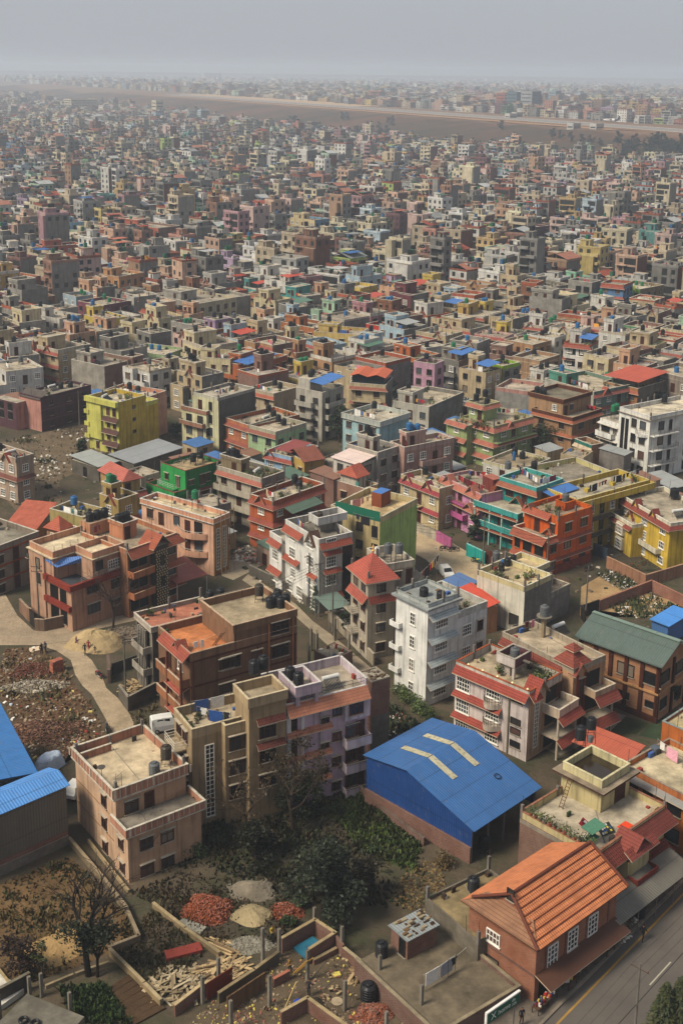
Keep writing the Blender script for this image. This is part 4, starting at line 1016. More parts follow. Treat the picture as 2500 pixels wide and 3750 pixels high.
for k in(0,1,2,3):
 h.eave('R',k*3.0+3.0,.8,.6,'t:#a9b3b4',.1,h.W-.4);h.win('R',h.W*.45,k*3.0+.85,2.1,1.5,'g')
for k in(1,2,3):h.balcony('L',k*3.0,h.D-1.2,h.D+.5,.6,WT,'p',.5)
X1=h.W+6.0;h.block(h.W+.002,X1,.8,9,0,9.6,WT,'p:#e2e0da','r:#8d8678');h.parapet(h.W+.01,X1,.8,9,9.6,.9,'c:#b6b2a8','p:#c9c6bc');h.wins('R',[(.4,1.6,1.5,'g'),(.8,1.0,1.5,'d')],[0,1,2],3.0,h.W,6,.8)
h.tk(('L',1385,70),h.hb);h.tk(('L',1500,95),h.hb);h.sol((h.W+4,5),9.6,h.th);h.pots(h.W+1,h.W+4,1.5,3,9.6,6)
h.line((h.W*.8,h.D),(h.W+5,8.6),h.h+1.2,dens=1,cols=['#c8201c','#c8201c','#7d1a1a','#e3a03a','#23242a','#d9d6cf'],kinds=(2,0,3));h.finish()
h=mk('house','pinkish white house with red tiled bands, round balconies and a tall arched stair window','round balcony white house',('M',530,800),('M',0,612),('M',800,690),hgt(('M',500,1280),('M',522,850))+.8)
PW='p:#d3c5bf';h.std(PW,'p:#c3a283',n=3,par=.85,pc='p:#c6bcae',cap='p:#a8552f',roof='r:#b5a488',fh=2.75)
for k in(1,2,3):h.eave('L',k*2.75+(.05 if k==3 else-.25),.75,.8 if k==3 else.55,'t:#a23c26',0 if k==3 else h.D*.34,h.D,near=False)
h.eave('R',3*2.75+.05,.75,.8,'t:#a23c26',0,1.8)
a,z=h.hit('R',('M',572,1000));h.win('R',a,1.2,.75,h.hb-2.2,'v')
h.fbox('R',a-.6,a-.42,.001,.12,.8,h.hb-.5,'arch_trim','p:#cdbba2');h.fbox('R',a+.42,a+.6,.001,.12,.8,h.hb-.5,'arch_trim','p:#cdbba2')
h.wpx('L',('M',445,850),1.4,.8,'s');h.wpx('L',('M',437,1000),1.4,.8,'s');h.wpx('L',('M',435,1065),1.4,.8,'s');h.wpx('L',('M',432,1153),1.4,.8,'s')
h.wpx('L',('M',85,752),1.9,1.6,'g',(0,1,2),2.75)
a,z=h.hit('L',('M',285,820))
for k in(0,1,2):
 h.win('L',a,k*2.75+.5,1.9,1.9,'g')
 if k:
  z=k*2.75+.2;n=10;pts=[(-1.15*math.sin(math.pi*i/n),a-1.3+2.6*i/n)for i in range(n+1)]
  h.mb('balcony').prism([(p[0],p[1])for p in pts[::-1]],z-.6,z,'p:#c9b9a8');h.rail(pts,z,.75,'s:#2c2824',2)
h.mb('drain_pipe').tube((-.12,h.hit('L',('M',395,900))[0],0),(-.12,h.hit('L',('M',395,900))[0],h.hb),.1,'s:#77705e',6)
h.gable('R',1.9,h.hb+.2,2.2,1.5,'p:#c3a283','t:#a23c26',.6,1.4)
b0=h.hit('R',('M',612,900))[0]
for k in(1,2):h.block(b0,h.W,-2.4,-.002,k*2.75-.3,k*2.75,'p:#c9b49e',None,'r:#9a8f7e',part='porch_slab');h.eave('R',k*2.75-.1,.8,.7,'t:#9c3e28',b0-.3,h.W+.3,y0=-2.4)
h.mb('column').tube((h.W-.2,-2.2,0),(h.W-.2,-2.2,2*2.75-.3),.16,'p:#b8aa96',8);h.mb('column').tube((b0+.2,-2.2,0),(b0+.2,-2.2,2*2.75-.3),.16,'p:#b8aa96',8)
h.parapet(b0,h.W,-2.4,.0,2*2.75,.8,'p:#c9b49e','p:#d3c5b0',sides='xyX');h.wins('R',[(.5,2.4,1.8,'o'),(.85,.9,2,'D')],[0,1,2],2.75,b0,h.W-b0)
p=h.loc(('M',440,580),h.hb+2.6)
h.block(p[0]-.2,p[0]+3.0,p[1],p[1]+2.6,h.hb+1.5,h.hb+1.7,'p:#d0c2b8','p:#7a4a50','r:#8b8272',part='stairhead');h.parapet(p[0]-.2,p[0]+3.0,p[1],p[1]+2.6,h.hb+1.7,.9,'p:#7a4a50','p:#b5ab9c',keyx='p:#d6cac2',part='stairhead')
h.mb('stairhead').box(p[0]+.3,p[0]+2.6,p[1]+1.0,p[1]+2.4,h.hb,h.hb+1.5,'p:#b9aca0');h.mb('stairhead').box(p[0]-.1,p[0]+.2,p[1]+.1,p[1]+.4,h.hb,h.hb+1.5,'p:#d3c8be')
h.tk((p[0]+1.6,p[1]+1.3),h.hb+1.7,'grey');h.pots(p[0]+.5,p[0]+3,.6,2.2,h.hb,9,1.6);h.pots(h.W*.3,h.W*.6,h.D*.5,h.D*.6,h.hb,3)
for i in range(5):q_=(.08,.3+i*h.D/5);h.mb('globe_lamp').lathe(q_[0],q_[1],[(.02,h.h+.05),(.16,h.h+.2),(.02,h.h+.36)],'s:#e6dfa8',8)
m=h.mb('roof_stair')
for i in range(8):m.box(h.W*.55+i*.32,h.W*.55+(i+1)*.32,h.D*.25,h.D*.25+1.0,h.hb+2.0-i*.24,h.hb+2.15-i*.24,'c:#6f675c')
h.finish()
h=mk('house','peach house with a little two-tier red tiled turret at the corner of its roof','turret house',('M',830,640),('M',335,400),('M',1055,560),9.3)
PH='p:#bb9472';h.std(PH,'p:#b28a68',n=3,par=.7,pc='p:#a89a86',cap='p:#b9ac98',roof='r:#b7a68c')
h.eave('L',h.hb+.1,.7,.7,'t:#8c3a28',h.D*.15,h.D,near=False)
for k in(1,2):h.block(h.W*.35,h.W,-1.8,-.002,k*h.fh-.2,k*h.fh,'p:#b79a7c',None,'r:#968a78',part='porch_slab');h.eave('R',k*h.fh+.05,.9,.9,'t:#8c3a28',h.W*.33,h.W+.3,y0=-1.8)
h.mb('column').tube((h.W-.2,-1.6,0),(h.W-.2,-1.6,2*h.fh-.2),.15,'p:#b8aa96',8)
h.parapet(h.W*.35,h.W,-1.8,0,2*h.fh,.7,'p:#bca184','p:#c6b6a0',sides='xyX');h.wins('R',[(.6,2.6,2.0,'o')],[0,1,2],h.fh)
a,z=h.hit('R',('M',872,820));h.win('R',a,.9,.9,h.hb-1.8,'k');h.fbox('R',a-.75,a-.5,.001,.1,.5,h.hb-.4,'arch_trim','p:#7c2e22');h.fbox('R',a+.5,a+.75,.001,.1,.5,h.hb-.4,'arch_trim','p:#7c2e22')
def hip(x0,x1,y0,y1,z,hh,o,key,cut=0.0):
 cx,cy=(x0+x1)/2,(y0+y1)/2;kx,ky=(x1-x0)/2*cut,(y1-y0)/2*cut;a=[(x0-o,y0-o),(x1+o,y0-o),(x1+o,y1+o),(x0-o,y1+o)];b=[(cx-kx,cy-ky),(cx+kx,cy-ky),(cx+kx,cy+ky),(cx-kx,cy+ky)]
 for i in range(4):
  j=(i+1)%4
  h.mb('turret').slab([(*a[i],z),(*a[j],z),(*b[j],z+hh),(*b[i],z+hh)]if cut else[(*a[i],z),(*a[j],z),(cx,cy,z+hh)],.1,key,'s:#b9a58e')
x0,y0=.1,.2
h.mb('turret').box(x0,x0+2.4,y0,y0+2.4,h.hb+.003,h.hb+.8,PH);hip(x0,x0+2.4,y0,y0+2.4,h.hb+.8,1.2,.4,'t:#93412c',.4)
h.mb('turret').box(x0+.7,x0+1.7,y0+.7,y0+1.7,h.hb+2.0,h.hb+2.3,PH);hip(x0+.7,x0+1.7,y0+.7,y0+1.7,h.hb+2.3,.7,.35,'t:#93412c')
m=h.mb('tank_pillar');p=h.loc(('M',622,430),h.hb);m.box(p[0]-.2,p[0]+.2,p[1]-.2,p[1]+.2,h.hb,h.hb+2.6,'p:#9c8a6e');m.lathe(p[0],p[1],[(.5,h.hb+2.6),(.95,h.hb+2.75),(.95,h.hb+2.85)],'c:#8d8474',12)
h.tk((p[0],p[1]),h.hb+2.85,'grey');h.sol(('M',745,410),h.hb,h.th);h.line(('M',400,350),('M',590,300),h.hb+1.5,dens=.3)
h.gable('R',h.W*.2,h.hb-.1,1.8,1.1,PH,'t:#93412c',.4,.8);h.finish()
h=mk('works_building','long orange brick building with a dark green sheet gable roof and brown pilasters','green roofed works',('M',1425,640),('M',848,415),('M',1560,515),7.6,cat='building')
h.W=8.5;OB='b:#a0683a'
h.block(.7,h.W-.7,.7,h.D-.5,0,h.h-.3,OB,OB)
cx=h.W/2;rz_=h.h+1.9
h.mb('roof').slab([(0,0,h.h),(cx,0,rz_),(cx,h.D,rz_),(0,h.D,h.h)],.08,'m:#4b5852');h.mb('roof').slab([(cx+.01,0,rz_),(h.W,0,h.h),(h.W,h.D,h.h),(cx+.01,h.D,rz_)],.08,'m:#535c57')
h.mb('roof').box(cx-.3,cx+.3,0,h.D,rz_+.01,rz_+.08,'m:#6d7f74')
h.mb('wall').face([(.7,.7,h.h-.3),(h.W-.7,.7,h.h-.3),(cx,.7,rz_-.2)],OB);h.mb('wall').face([(h.W-.7,h.D-.5,h.h-.3),(.7,h.D-.5,h.h-.3),(cx,h.D-.5,rz_-.2)],OB)
for i in range(6):y=.7+(h.D-1.4)*i/5;h.mb('pilaster').box(.5,.698,y-.25,y+.25,0,h.h-.3,'p:#4a2416')
for x in(.7,h.W/2,h.W-.9):h.mb('pilaster').box(x-.2,x+.25,.5,.698,0,h.h-.35,'p:#4a2416')
h.mb('wall_band').box(.45,.699,.45,h.D-.5,3.6,3.85,'p:#b98a5c');h.mb('wall_band').box(.7,h.W-.5,.45,.699,3.6,3.85,'p:#b98a5c');h.mb('wall_band').box(.4,.699,.4,h.D-.5,0,.7,'p:#4a2416')
for a in(.12,.42,.75):h.win('L',h.D*a,4.6,2.3,1.6,'s',.7);h.win('L',h.D*a,1.6,1.5,.9,'s',.7)
for a in(.28,.7):h.win('R',h.W*a,4.6,2.0,1.6,'s',.7);h.win('R',h.W*a,1.2,1.6,1.4,'s',.7)
h.finish()
h=mk('house','cream and white house with broad bare terrace and a grey unpainted side','cream terrace house',('J',500,1015),('J',172,902),('J',695,932),7.2)
h.D=h.D;CR='p:#d2c494';h.std('p:#dcd6c6','c:#77716a',n=2,par=.75,pc=CR,cap='p:#e0d8c0',roof='r:#c9b58e')
b=h.loc(('J',605,742),h.h);h.block(h.W+.002,h.W+3.5,h.D*.35,h.D*.98,0,h.hb,CR,'c:#77716a','r:#c9b58e');h.parapet(h.W+.01,h.W+3.5,h.D*.35,h.D*.98,h.hb,.75,CR,'p:#e0d8c0',sides='yXY')
h.block(h.W+.002,h.W+4.6,0,h.D*.35-.002,0,3.6,CR,'c:#77716a','r:#a39886');h.parapet(h.W+.01,h.W+4.6,0,h.D*.35-.01,3.6,.8,'c:#8b8378','p:#d8ceb6',sides='yX');h.rail([(h.W+.3,.1),(h.W+4.5,.1),(h.W+4.5,h.D*.3)],4.4,.6,'s:#6d4a38',3)
h.block(-.01+h.W*.02,h.W*.45,-3.0,-.002,0,h.hb-.6,CR,CR,'r:#b5a482')if False else None
h.wpx('R',('M',433,160),1.7,1.7,'s')if False else h.win('L',1.6,1.0,1.6,1.7,'s')
for q in(('J',340,905),('J',380,870),('J',420,850)):h.tk(q,h.hb,'black',0,.45,1.2)
h.tk(('J',305,830),h.hb,'grey',0);h.tk(('J',345,900),h.hb,'blue',.2,.25,1.4);h.pots(h.W*.5,h.W*.8,h.D*.25,h.D*.4,h.hb,4,1.3);h.pots(.5,2,h.D*.6,h.D*.8,h.hb,5)
h.rail([(h.W+3.4,h.D*.4),(h.W+3.4,h.D*.95)],h.h,.35,'s:#8d8174',2);h.finish()
h=mk('shed','low shed with a bright red ribbed sheet roof beside the tall white house','red shed',('M',220,228),('M',20,100),('M',335,212),4.2,cat='shed')
h.block(.2,h.W-.1,.2,h.D-.2,0,3.8,'p:#b9825c');h.mb('roof').slab([(-.3,-.3,4.0),(h.W,-.3,4.6),(h.W,h.D,4.6),(-.3,h.D,4.0)],.06,'m:#b0432f');h.finish()
h=mk('shed','low lean-to with a dull blue sheet roof beside the cream terrace house','dull blue lean-to',('M',60,110),('M',-60,40),('M',175,60),3.6,cat='shed')
h.block(.2,h.W-.2,.2,h.D-.2,0,3.2,'c:#7d7568');h.mb('roof').slab([(0,0,3.4),(h.W,0,3.9),(h.W,h.D,3.9),(0,h.D,3.4)],.06,'m:#4a658f');h.finish()
def autow(Lm,kind,w=1.3,hh=1.4,door=True):
 """evenly spread windows along a face of length Lm, with an odd door"""
 n=max(1,int(Lm/2.7));o=[]
 for i in range(n):
  f=(i+.5)/n
  o.append((f,.9,2.0,'D')if door and n>2 and i==n//2 else(f,w,hh,kind))
 return o
def sec(label,short,A,L,R,h,cL,cR,n,kL='d',kR=None,name='house',eave=None,band=None,balL=None,balR=None,balk='r',par=.85,pc=None,cap='p:#cfc6b6',ov=0.0,roof='r:#b3a690',room=None,roomc=None,tanks=1,tcol='black',line=False,pots=0,sol=False,cat='house',fin=True,gab=None,**k):
 s=mk(name,label,short,A,L,R,h,ov,cat=cat,**k)
 s.W=max(s.W,3.0);s.D=max(s.D,3.0)
 s.std(cL,cR,n=n,par=par,pc=pc,cap=cap,ov=ov,roof=roof,band=band,wL=autow(s.D,kL)if kL else[],wR=autow(s.W,kR)if kR else[])
 for f in 'LR':
  if eave and f in eave[0]:
   for q in eave[1]:s.eave(f,q*s.fh+(.15 if q==n else-.15),.65,.55,eave[2])
 for f,b in(('L',balL),('R',balR)):
  if b:
   Ln=s.D if f=='L' else s.W
   for q in b[0]:s.balcony(f,q*s.fh,Ln*b[1],Ln*b[2],b[3]if len(b)>3 else 1.1,pc or cL,balk,.9)
 zt=s.hb;tp=[(s.W*.75,s.D*.75),(s.W*.75,s.D*.55),(s.W*.5,s.D*.78),(s.W*.4,s.D*.6)]
 if room:
  x0,x1,y0,y1=s.W*room[0],s.W*room[1],s.D*room[2],s.D*room[3]
  zt=s.room(x0,x1,y0,y1,2.4,roomc or cL,None,par=.4,door='LR' if x1-x0>1.6 else 'R');tp=[(x0+(x1-x0)*t,y0+(y1-y0)*u)for t,u in((.3,.5),(.72,.5),(.5,.8),(.5,.25))]
 for i in range(tanks):s.tk(tp[i],zt,tcol,.0 if i else RND.choice((0,.5,.9)))
 if line:s.line((s.W*.12,s.D*.2),(s.W*.2,s.D*.85),s.hb+1.6,zp=1.6);
 if pots:s.pots(.4,s.W-.4,.4,s.D*.5,s.hb,pots)
 if sol:s.sol((s.W*.5,s.D*.3),s.hb,s.th+RND.choice((0,.3)))
 if gab:s.gable(gab[0],(s.W if gab[0]=='R' else s.D)*gab[1],s.hb,2.2,1.3,cL if gab[0]=='L' else cR,'t:#a8482c',.5)
 return s.finish()if fin else s
TE='p:#228c88';ORG='p:#d05c1a';YE='p:#c9a93c'
h=mk('house','vivid orange house with tiled terrace edge and a tank box on its roof','vivid orange house',('J',725,545),('J',495,462),('J',962,470),9.2)
h.std(ORG,ORG,n=3,par=.7,pc=ORG,cap='p:#c9651f',roof='r:#a08a72',wR=[(.3,1.5,1.5,'d'),(.75,1.5,1.5,'d')],wL=[(.15,1.0,1.6,'d'),(.6,.9,2.0,'D')])
h.fbox('R',-.2,h.W,.002,.2,0,1.4,'plinth','p:#8a3a22');h.eave('R',h.fh*2-.2,.4,.35,'t:#8f3f28');h.eave('R',h.fh-.2,.4,.35,'t:#8f3f28')
h.eave('L',h.h+.1,.8,.8,'t:#b2512f',h.D*.2,h.D);h.gable('L',h.D*.85,h.hb,2.0,1.2,ORG,'t:#8f4a30')
z1=h.fh*2+.7;q=h.loc(('J',625,692),z1);ql=h.loc(('J',412,608),z1);print('org',q,ql);xw,y0_,y1_=-2.4,max(-.2,min(.6,q[1])),h.D
h.block(xw,-.003,y0_,y1_,0,h.fh*2,ORG,ORG,'r:#9a8672');h.parapet(xw,-.003,y0_,y1_,h.fh*2,.6,ORG,'p:#d9c8b4',sides='yxY');h.eave('L',h.fh*2+.5,.9,.9,'t:#a8502f',y0_,y1_,y0=xw);h.eave('R',h.fh*2+.3,.5,.5,'t:#a8502f',xw,0,y0=y0_)
h.eave('L',h.fh-.1,.8,.6,'t:#a8502f',y0_,y1_,y0=xw);h.wins('L',[(.2,1.8,2.0,'o'),(.55,1.8,2.0,'o'),(.85,1.2,2.0,'o')],[0,1],h.fh,y0_,y1_-y0_,xw);h.wins('R',[(.5,1.3,1.5,'d')],[0,1],h.fh,xw,3.3,y0_)
h.gable('L',y0_+1.6,h.fh*2+.2,2.2,1.1,ORG,'t:#a8502f')
p=h.loc(('J',770,480),h.hb);h.parapet(p[0]-1.2,p[0]+1.3,p[1]-1.0,p[1]+1.0,h.hb,1.3,ORG,'p:#c9651f',part='tank_room');h.tk((p[0],p[1]),h.hb+.2,'grey',.9);h.pots(1,h.W-1,1,h.D*.6,h.hb,10,1.3);h.finish()
h=mk('house','teal house with white rimmed curved verandas and an outside roof stair','teal veranda house',('J',578,345),('J',345,262),('J',735,275),10.0)
h.std(TE,'c:#7a7468',n=3,par=.7,pc='p:#3f9d98',cap='p:#a9cfc8',roof='r:#a39884');h.eave('L',h.hb+.05,.8,.6,'t:#a85a3a')
z1=h.fh*2+.7;q=h.loc(('J',455,500),z1);xw=min(-4.0,q[0]+1.2);h.block(xw,-.003,-.6,h.D+.8,0,h.fh*2,TE,TE,'r:#b0a690')
for k in(1,2):
 h.balcony('L',k*h.fh,-.6,h.D+.8,1.3,'p:#3f9d98','p',.75,y0=xw,cap='p:#c9ddd4');h.eave('L',k*h.fh-.2,1.5,.35,'t:#9a4a30',-.6,h.D+.8,y0=xw)
for a in(-.4,h.D*.35,h.D*.68,h.D+.6):
 for k in(0,1):h.fbox('L',a-.12,a+.12,1.0,1.25,k*h.fh,(k+1)*h.fh-.2,'column','p:#9fc7c0',xw)
h.wins('L',[(.18,1.5,1.6,'d'),(.5,.9,2.1,'D'),(.8,1.5,1.6,'d')],[0,1],h.fh,-.6,h.D+1.4,xw);h.wins('L',[(.3,.9,2.1,'D'),(.7,1.6,1.6,'d')],[2],h.fh)
h.gable('L',h.D*.45,h.fh*2+.1,2.6,1.4,TE,'t:#a85a3a',.9)
m=h.mb('roof_stair')
for i in range(12):m.box(-3.2+i*.27,-3.2+(i+1)*.27,h.D-.2,h.D+.7,h.fh*2,h.fh*2+.25*(i+1),'p:#8a4a34')
h.line(('J',455,190),('J',590,280),h.hb+1.7,dens=1,cols=['#d99a94','#23242a','#e8e4dc','#3c5a94','#8a2f48']);h.line(('J',590,285),('J',720,250),h.hb+1.2,dens=.8);h.tk(('J',560,230),h.hb,'black',.4);h.tk(('J',385,215),h.hb,'grey');h.tk(('J',425,160),h.hb,'blue',.2,.28,1.4)
h.pcanopy([(('J',572,345),9.4),(('J',690,408),8.6),(('J',868,345),8.8),(('J',740,285),9.6)],BLUE,True,6.2);h.finish()
h=mk('house','candy pink house with salmon tiled gables and white windows','candy pink house',('J',208,392),('J',-70,262),None,7.8,W=6.5)
PK='p:#c68aae';h.std(PK,PK,n=3,par=.5,pc='p:#b98a94',cap='p:#cfa8a0',roof='r:#a39884',wL=[(.2,1.3,1.5,'g'),(.5,.9,2.0,'D'),(.8,1.5,1.5,'g')])
for a in(.22,.78):h.gable('L',h.D*a,h.hb-.2,2.6,1.6,PK,'t:#c06a50',.6);h.gable('L',h.D*a,h.fh*2-.3,2.4,1.1,PK,'t:#c06a50',1.0)
h.eave('L',h.hb+.3,.7,.7,'t:#c06a50',0,h.D);h.eave('L',h.fh*2+.1,.9,.7,'t:#c06a50',0,h.D)
for k in(1,2):h.balcony('L',k*h.fh,h.D*.3,h.D,1.1,'p:#b5578c','p' if k==1 else 'r',.8)
h.line(('J',40,250),('J',230,330),h.hb+1.6,dens=1,cols=['#8a1f2a','#b3202a','#23242a','#d9d6cf','#5a1a22']);h.line(('J',120,225),('J',250,235),h.hb+1.6,dens=1,cols=['#5a1a22','#3a1a22','#b3202a'])
h.mb('stairhead').box(h.W*.5,h.W*.8,h.D*.1,h.D*.35,h.hb+.003,h.hb+2.2,'p:#7c3a34','t:#c06a50');h.pots(1,h.W-1,1,h.D-1,h.hb,6);h.finish()
h=sec('cream house with crimson tiled gables and white grid windows above a grey yard wall','crimson gable house',('F',1490,905),('F',1255,800),('F',1600,860),7.4,'p:#c3b18a','p:#b8a580',2,'g','g',eave=('L',(1,2),'t:#a32f3a'),balL=((1,),.4,.95),roof='r:#b8ab96',tanks=1,pots=6,fin=False)
for a in(.3,.8):h.gable('L',h.D*a,h.hb-.3,2.6,1.7,'p:#c3b18a','t:#a32f3a',.5)
h.finish()
h=mk('house','long mustard yellow building with three dark gallery floors and washing along its roof','yellow gallery building',('J',852,425),None,('J',1345,290),9.3,D=7)
h.std('p:#c2a544','p:#b39a44',n=3,par=.9,pc='p:#c9ad48',cap='p:#d8c890',roof='r:#a89f8a')
for k in(1,2,3):h.balcony('R',k*h.fh-.05,0,h.W,1.2,'p:#5b564a' if k<3 else 'p:#c9ad48','r' if k<3 else 'p',.85,cap=None if k<3 else 'p:#d8c890')
h.wins('R',[(.08,1.0,2.0,'D'),(.2,1.1,1.7,'g'),(.34,1.0,2.0,'s'),(.48,1.1,1.7,'g'),(.6,1.0,2.0,'D'),(.73,1.1,1.7,'g'),(.87,1.0,2.0,'D')],[0,1,2],h.fh)
h.line(('J',925,330),('J',1090,270),h.hb+1.5,dens=1,cols=['#23242a','#2c2f3d','#c98a86','#8a1f2a']);h.line(('J',1085,270),('J',1270,215),h.hb+1.5,dens=1,cols=['#23242a','#8a1f2a','#2c2f3d','#d9d6cf'])
for q in(('J',920,370),('J',1090,325)):p=h.loc(q,h.hb);h.mb('roof_vent').box(p[0]-.4,p[0]+.4,p[1]-.4,p[1]+.4,h.hb+.003,h.hb+.6,'p:#c9ad48')
h.pots(h.W*.8,h.W-.5,1,5,h.hb,6);h.finish()
sec('low block with a big bare mottled terrace behind a pale yellow parapet','bare terrace block',('J',850,362),('J',590,190),('J',1115,252),6.6,'p:#b9a95e','p:#8d8674',2,None,None,par=.9,pc='p:#c9bf86',roof='r:#8b8272',tanks=0)
sec('low white walled house with a brown stained roof beside the light green house','stained roof house',('J',480,225),('J',190,172),('J',720,158),5.6,'p:#c9c6bc','p:#b0a894',2,'g',None,par=.5,pc='p:#c9c09a',roof='r:#8f8068',tanks=2,pots=5)
h=mk('house','lemon yellow house with white bay windows and small crimson tiled gables','lemon bay window house',('J',1482,585),('J',1235,365),('J',1720,500),hgt(('J',1462,912),('J',1482,585)))
LY='p:#d0b044';h.std(LY,'p:#c8a83c',n=3,par=.6,pc='p:#d8d0b8',cap='p:#e0dccc',roof='r:#a59a86',wL=[(.12,1.4,1.2,'g'),(.45,1.6,1.5,'g'),(.8,1.2,1.5,'g')])
h.eave('L',h.hb+.1,.7,.6,'t:#8f3a2a');h.eave('R',h.hb+.1,.6,.5,'t:#8f3a2a')
for a in(.3,.62,.9):h.gable('L',h.D*a,h.hb-.1,1.8,1.4,LY,'t:#8f3a2a',.4)
xw=-2.2;h.block(xw,-.003,h.D*.45,h.D+1.2,0,h.fh*2,LY,LY,'r:#a59a86');h.parapet(xw,-.003,h.D*.45,h.D+1.2,h.fh*2,.6,'p:#d8d0b8','p:#e0dccc',sides='yxY');h.eave('L',h.fh*2+.1,.6,.5,'t:#8f3a2a',h.D*.45,h.D+1.2,y0=xw);h.gable('L',h.D*.7,h.fh*2,2.2,1.5,LY,'t:#8f3a2a',.5)
for k in(0,1):
 for a in(.3,.8):h.win('L',h.D*.45+(h.D*.55+1.2)*a,k*h.fh+.7,1.7,1.6,'g',xw-.5);h.fbox('L',h.D*.45+(h.D*.55+1.2)*a-.95,h.D*.45+(h.D*.55+1.2)*a+.95,0,.49,k*h.fh+.5,k*h.fh+2.5,'bay','p:#d5cdb6',xw)
h.balcony('L',h.fh,h.D*.12,h.D*.44,1.0,'p:#d8d0b8','p',.7);h.tk(('J',1505,420),h.hb,'black',.5,.75,1.4)
h.sol(('J',1540,545),h.hb,h.th);h.line(('J',1185,540),('J',1240,545),h.fh*2+1.2,dens=1,cols=['#b3202a','#e8d0cc'],kinds=(2,2));h.finish()
h=mk('apartment_house','big white apartment house with dark paired stair windows and iron railed balconies','big white apartment house',('X',2381,1526),('X',2271,1490),('X',2600,1480),12.6)
WA='p:#e6e4dc';h.std(WA,WA,n=4,par=.8,pc='p:#d3d0c8',cap='p:#dedbd4',roof='r:#cfc3ab',ov=0);h.eave('L',h.hb,.5,-.25,'p:#d3d0c8');h.eave('R',h.hb,.5,-.25,'p:#d3d0c8')
h.wins('R',[(.18,1.5,1.7,'s'),(.33,.8,2.1,'s'),(.62,1.7,1.8,'s'),(.85,1.6,1.8,'s')],[0,1,2,3],h.fh)
for k in(1,2,3):h.balcony('R',k*h.fh,.2,h.W*.42,1.1,WA,'r',.85);h.fbox('R',h.W*.55,h.W*.7,.001,.2,k*h.fh-.35,k*h.fh-.15,'hood','p:#cdc9c0')
h.wins('L',[(.22,1.5,1.6,'s'),(.5,1.3,1.7,'s')],[0,1,2,3],h.fh)
for a in(.72,.86):h.win('L',h.D*a,1.2,.75,h.hb-2.2,'s')
n=10;
for k in(3,):
 pts=[(-1.2*math.sin(math.pi*i/n),.3+3.2*i/n)for i in range(n+1)];h.new('balcony').prism(pts[::-1],k*h.fh-.5,k*h.fh,WA);h.rail(pts,k*h.fh,.85,'s:#8d867a',2)
D2=5.5;h.block(.6,h.W*.7,h.D+.002,h.D+D2,0,h.fh*3+.2,WA,WA,'r:#b8ae9c');h.rail([(.7,h.D+.2),(.7,h.D+D2-.1),(h.W*.6,h.D+D2-.1)],h.fh*3+.2,.9,'s:#6d665c',2);h.wins('L',[(.25,.9,1.6,'s'),(.7,2.2,1.7,'s')],[0,1,2],h.fh,h.D,D2,.6)
for k in(1,2):h.eave('L',k*h.fh+2.6,.9,.25,'p:#d3d0c8',h.D,h.D+D2,y0=.6)
h.balcony('L',h.fh*2,h.D+1.2,h.D+D2,1.2,WA,'p',.9,y0=.6)
h.tk(('G',1440,330),h.hb,'black',.5);h.tk((2.0,h.D+3.4),h.fh*3+.2,'green',1.6);h.tk((3.2,h.D+3.8),h.fh*3+.2,'green',1.6);h.pots(h.W*.4,h.W*.8,.4,1,h.hb,5);h.finish()
h=mk('house','light green house with salmon tiled bands and a smaller green roof room','light green house',('G',290,485),None,('G',556,415),8.6,D=9.0)
GR='p:#9aa873';t2='t:#b5634a';h.std(GR,GR,n=3,par=.45,pc='p:#a9a07a',cap='p:#b9b08c',roof='r:#a59a84',wR=[(.25,1.4,1.5,'g'),(.5,.9,2,'D'),(.78,1.4,1.5,'g')],wL=[(.2,1.5,1.5,'g'),(.55,1.0,1.5,'g')],eL=(1,2,3),eR=(2,3),ek=t2,eo=.8,ed=.7)
h.balcony('R',h.fh*2,0,h.W,1.2,GR,'r',.9);h.eave('R',h.fh*2-.1,1.4,.4,'t:#9a4a34');h.block(-2.2,-.003,h.D*.55,h.D+1.5,0,h.hb-.1,GR,GR,'r:#a59a84');h.wins('L',[(.5,1.2,1.5,'g')],[0,1,2],h.fh,h.D*.55,h.D*.45+1.5,-2.2)
for k in(1,2,3):h.eave('L',k*h.fh+(.1 if k==3 else-.2),.8,.7,t2,h.D*.55,h.D+1.5,y0=-2.2)
h.gable('L',h.D*.4,h.hb-.2,2.4,1.1,'p:#bcc49a',t2,.6);h.gable('R',h.W*.4,h.hb-.2,1.6,.9,'p:#bcc49a',t2,.5)
zt=h.hb+2.9;q=h.loc(('G',222,355),zt);h.block(q[0],q[0]+4.0,q[1],q[1]+4.0,h.hb+.003,zt,GR,GR,'r:#8d8674',part='stairhead');h.parapet(q[0]-.3,q[0]+4.3,q[1]-.3,q[1]+4.3,zt,.5,'p:#a9a07a','p:#b9b08c',part='stairhead');h.eave('L',zt+.3,.6,.6,t2,q[1]-.3,q[1]+4.3,y0=q[0]-.3);h.eave('R',zt+.3,.6,.6,t2,q[0]-.9,q[0]+4.3,y0=q[1]-.3)
h.win('L',q[1]+2.8,h.hb+1,1.0,1.3,'g',q[0]);h.win('L',q[1]+1.0,h.hb+.02,.9,2.0,'D',q[0])
for dx,dy,st in((.8,2.8,.8),(2.2,1.2,.0),(3.4,2.8,1.2)):h.tk((q[0]+dx,q[1]+dy),zt,'black',st)
h.line((h.W*.5,h.D*.9),(h.W*.95,h.D*.3),h.hb+1.6,dens=1);h.pots(-1.8,1,1,h.D,h.hb,10,1.2);h.pots(h.W*.4,h.W-.6,.5,2,h.hb,6);h.finish()
h=mk('house','brown house with dark parapets, orange tiled band and a roof stair','dark brown parapet house',('G',820,425),('G',590,348),('G',962,350),8.8)
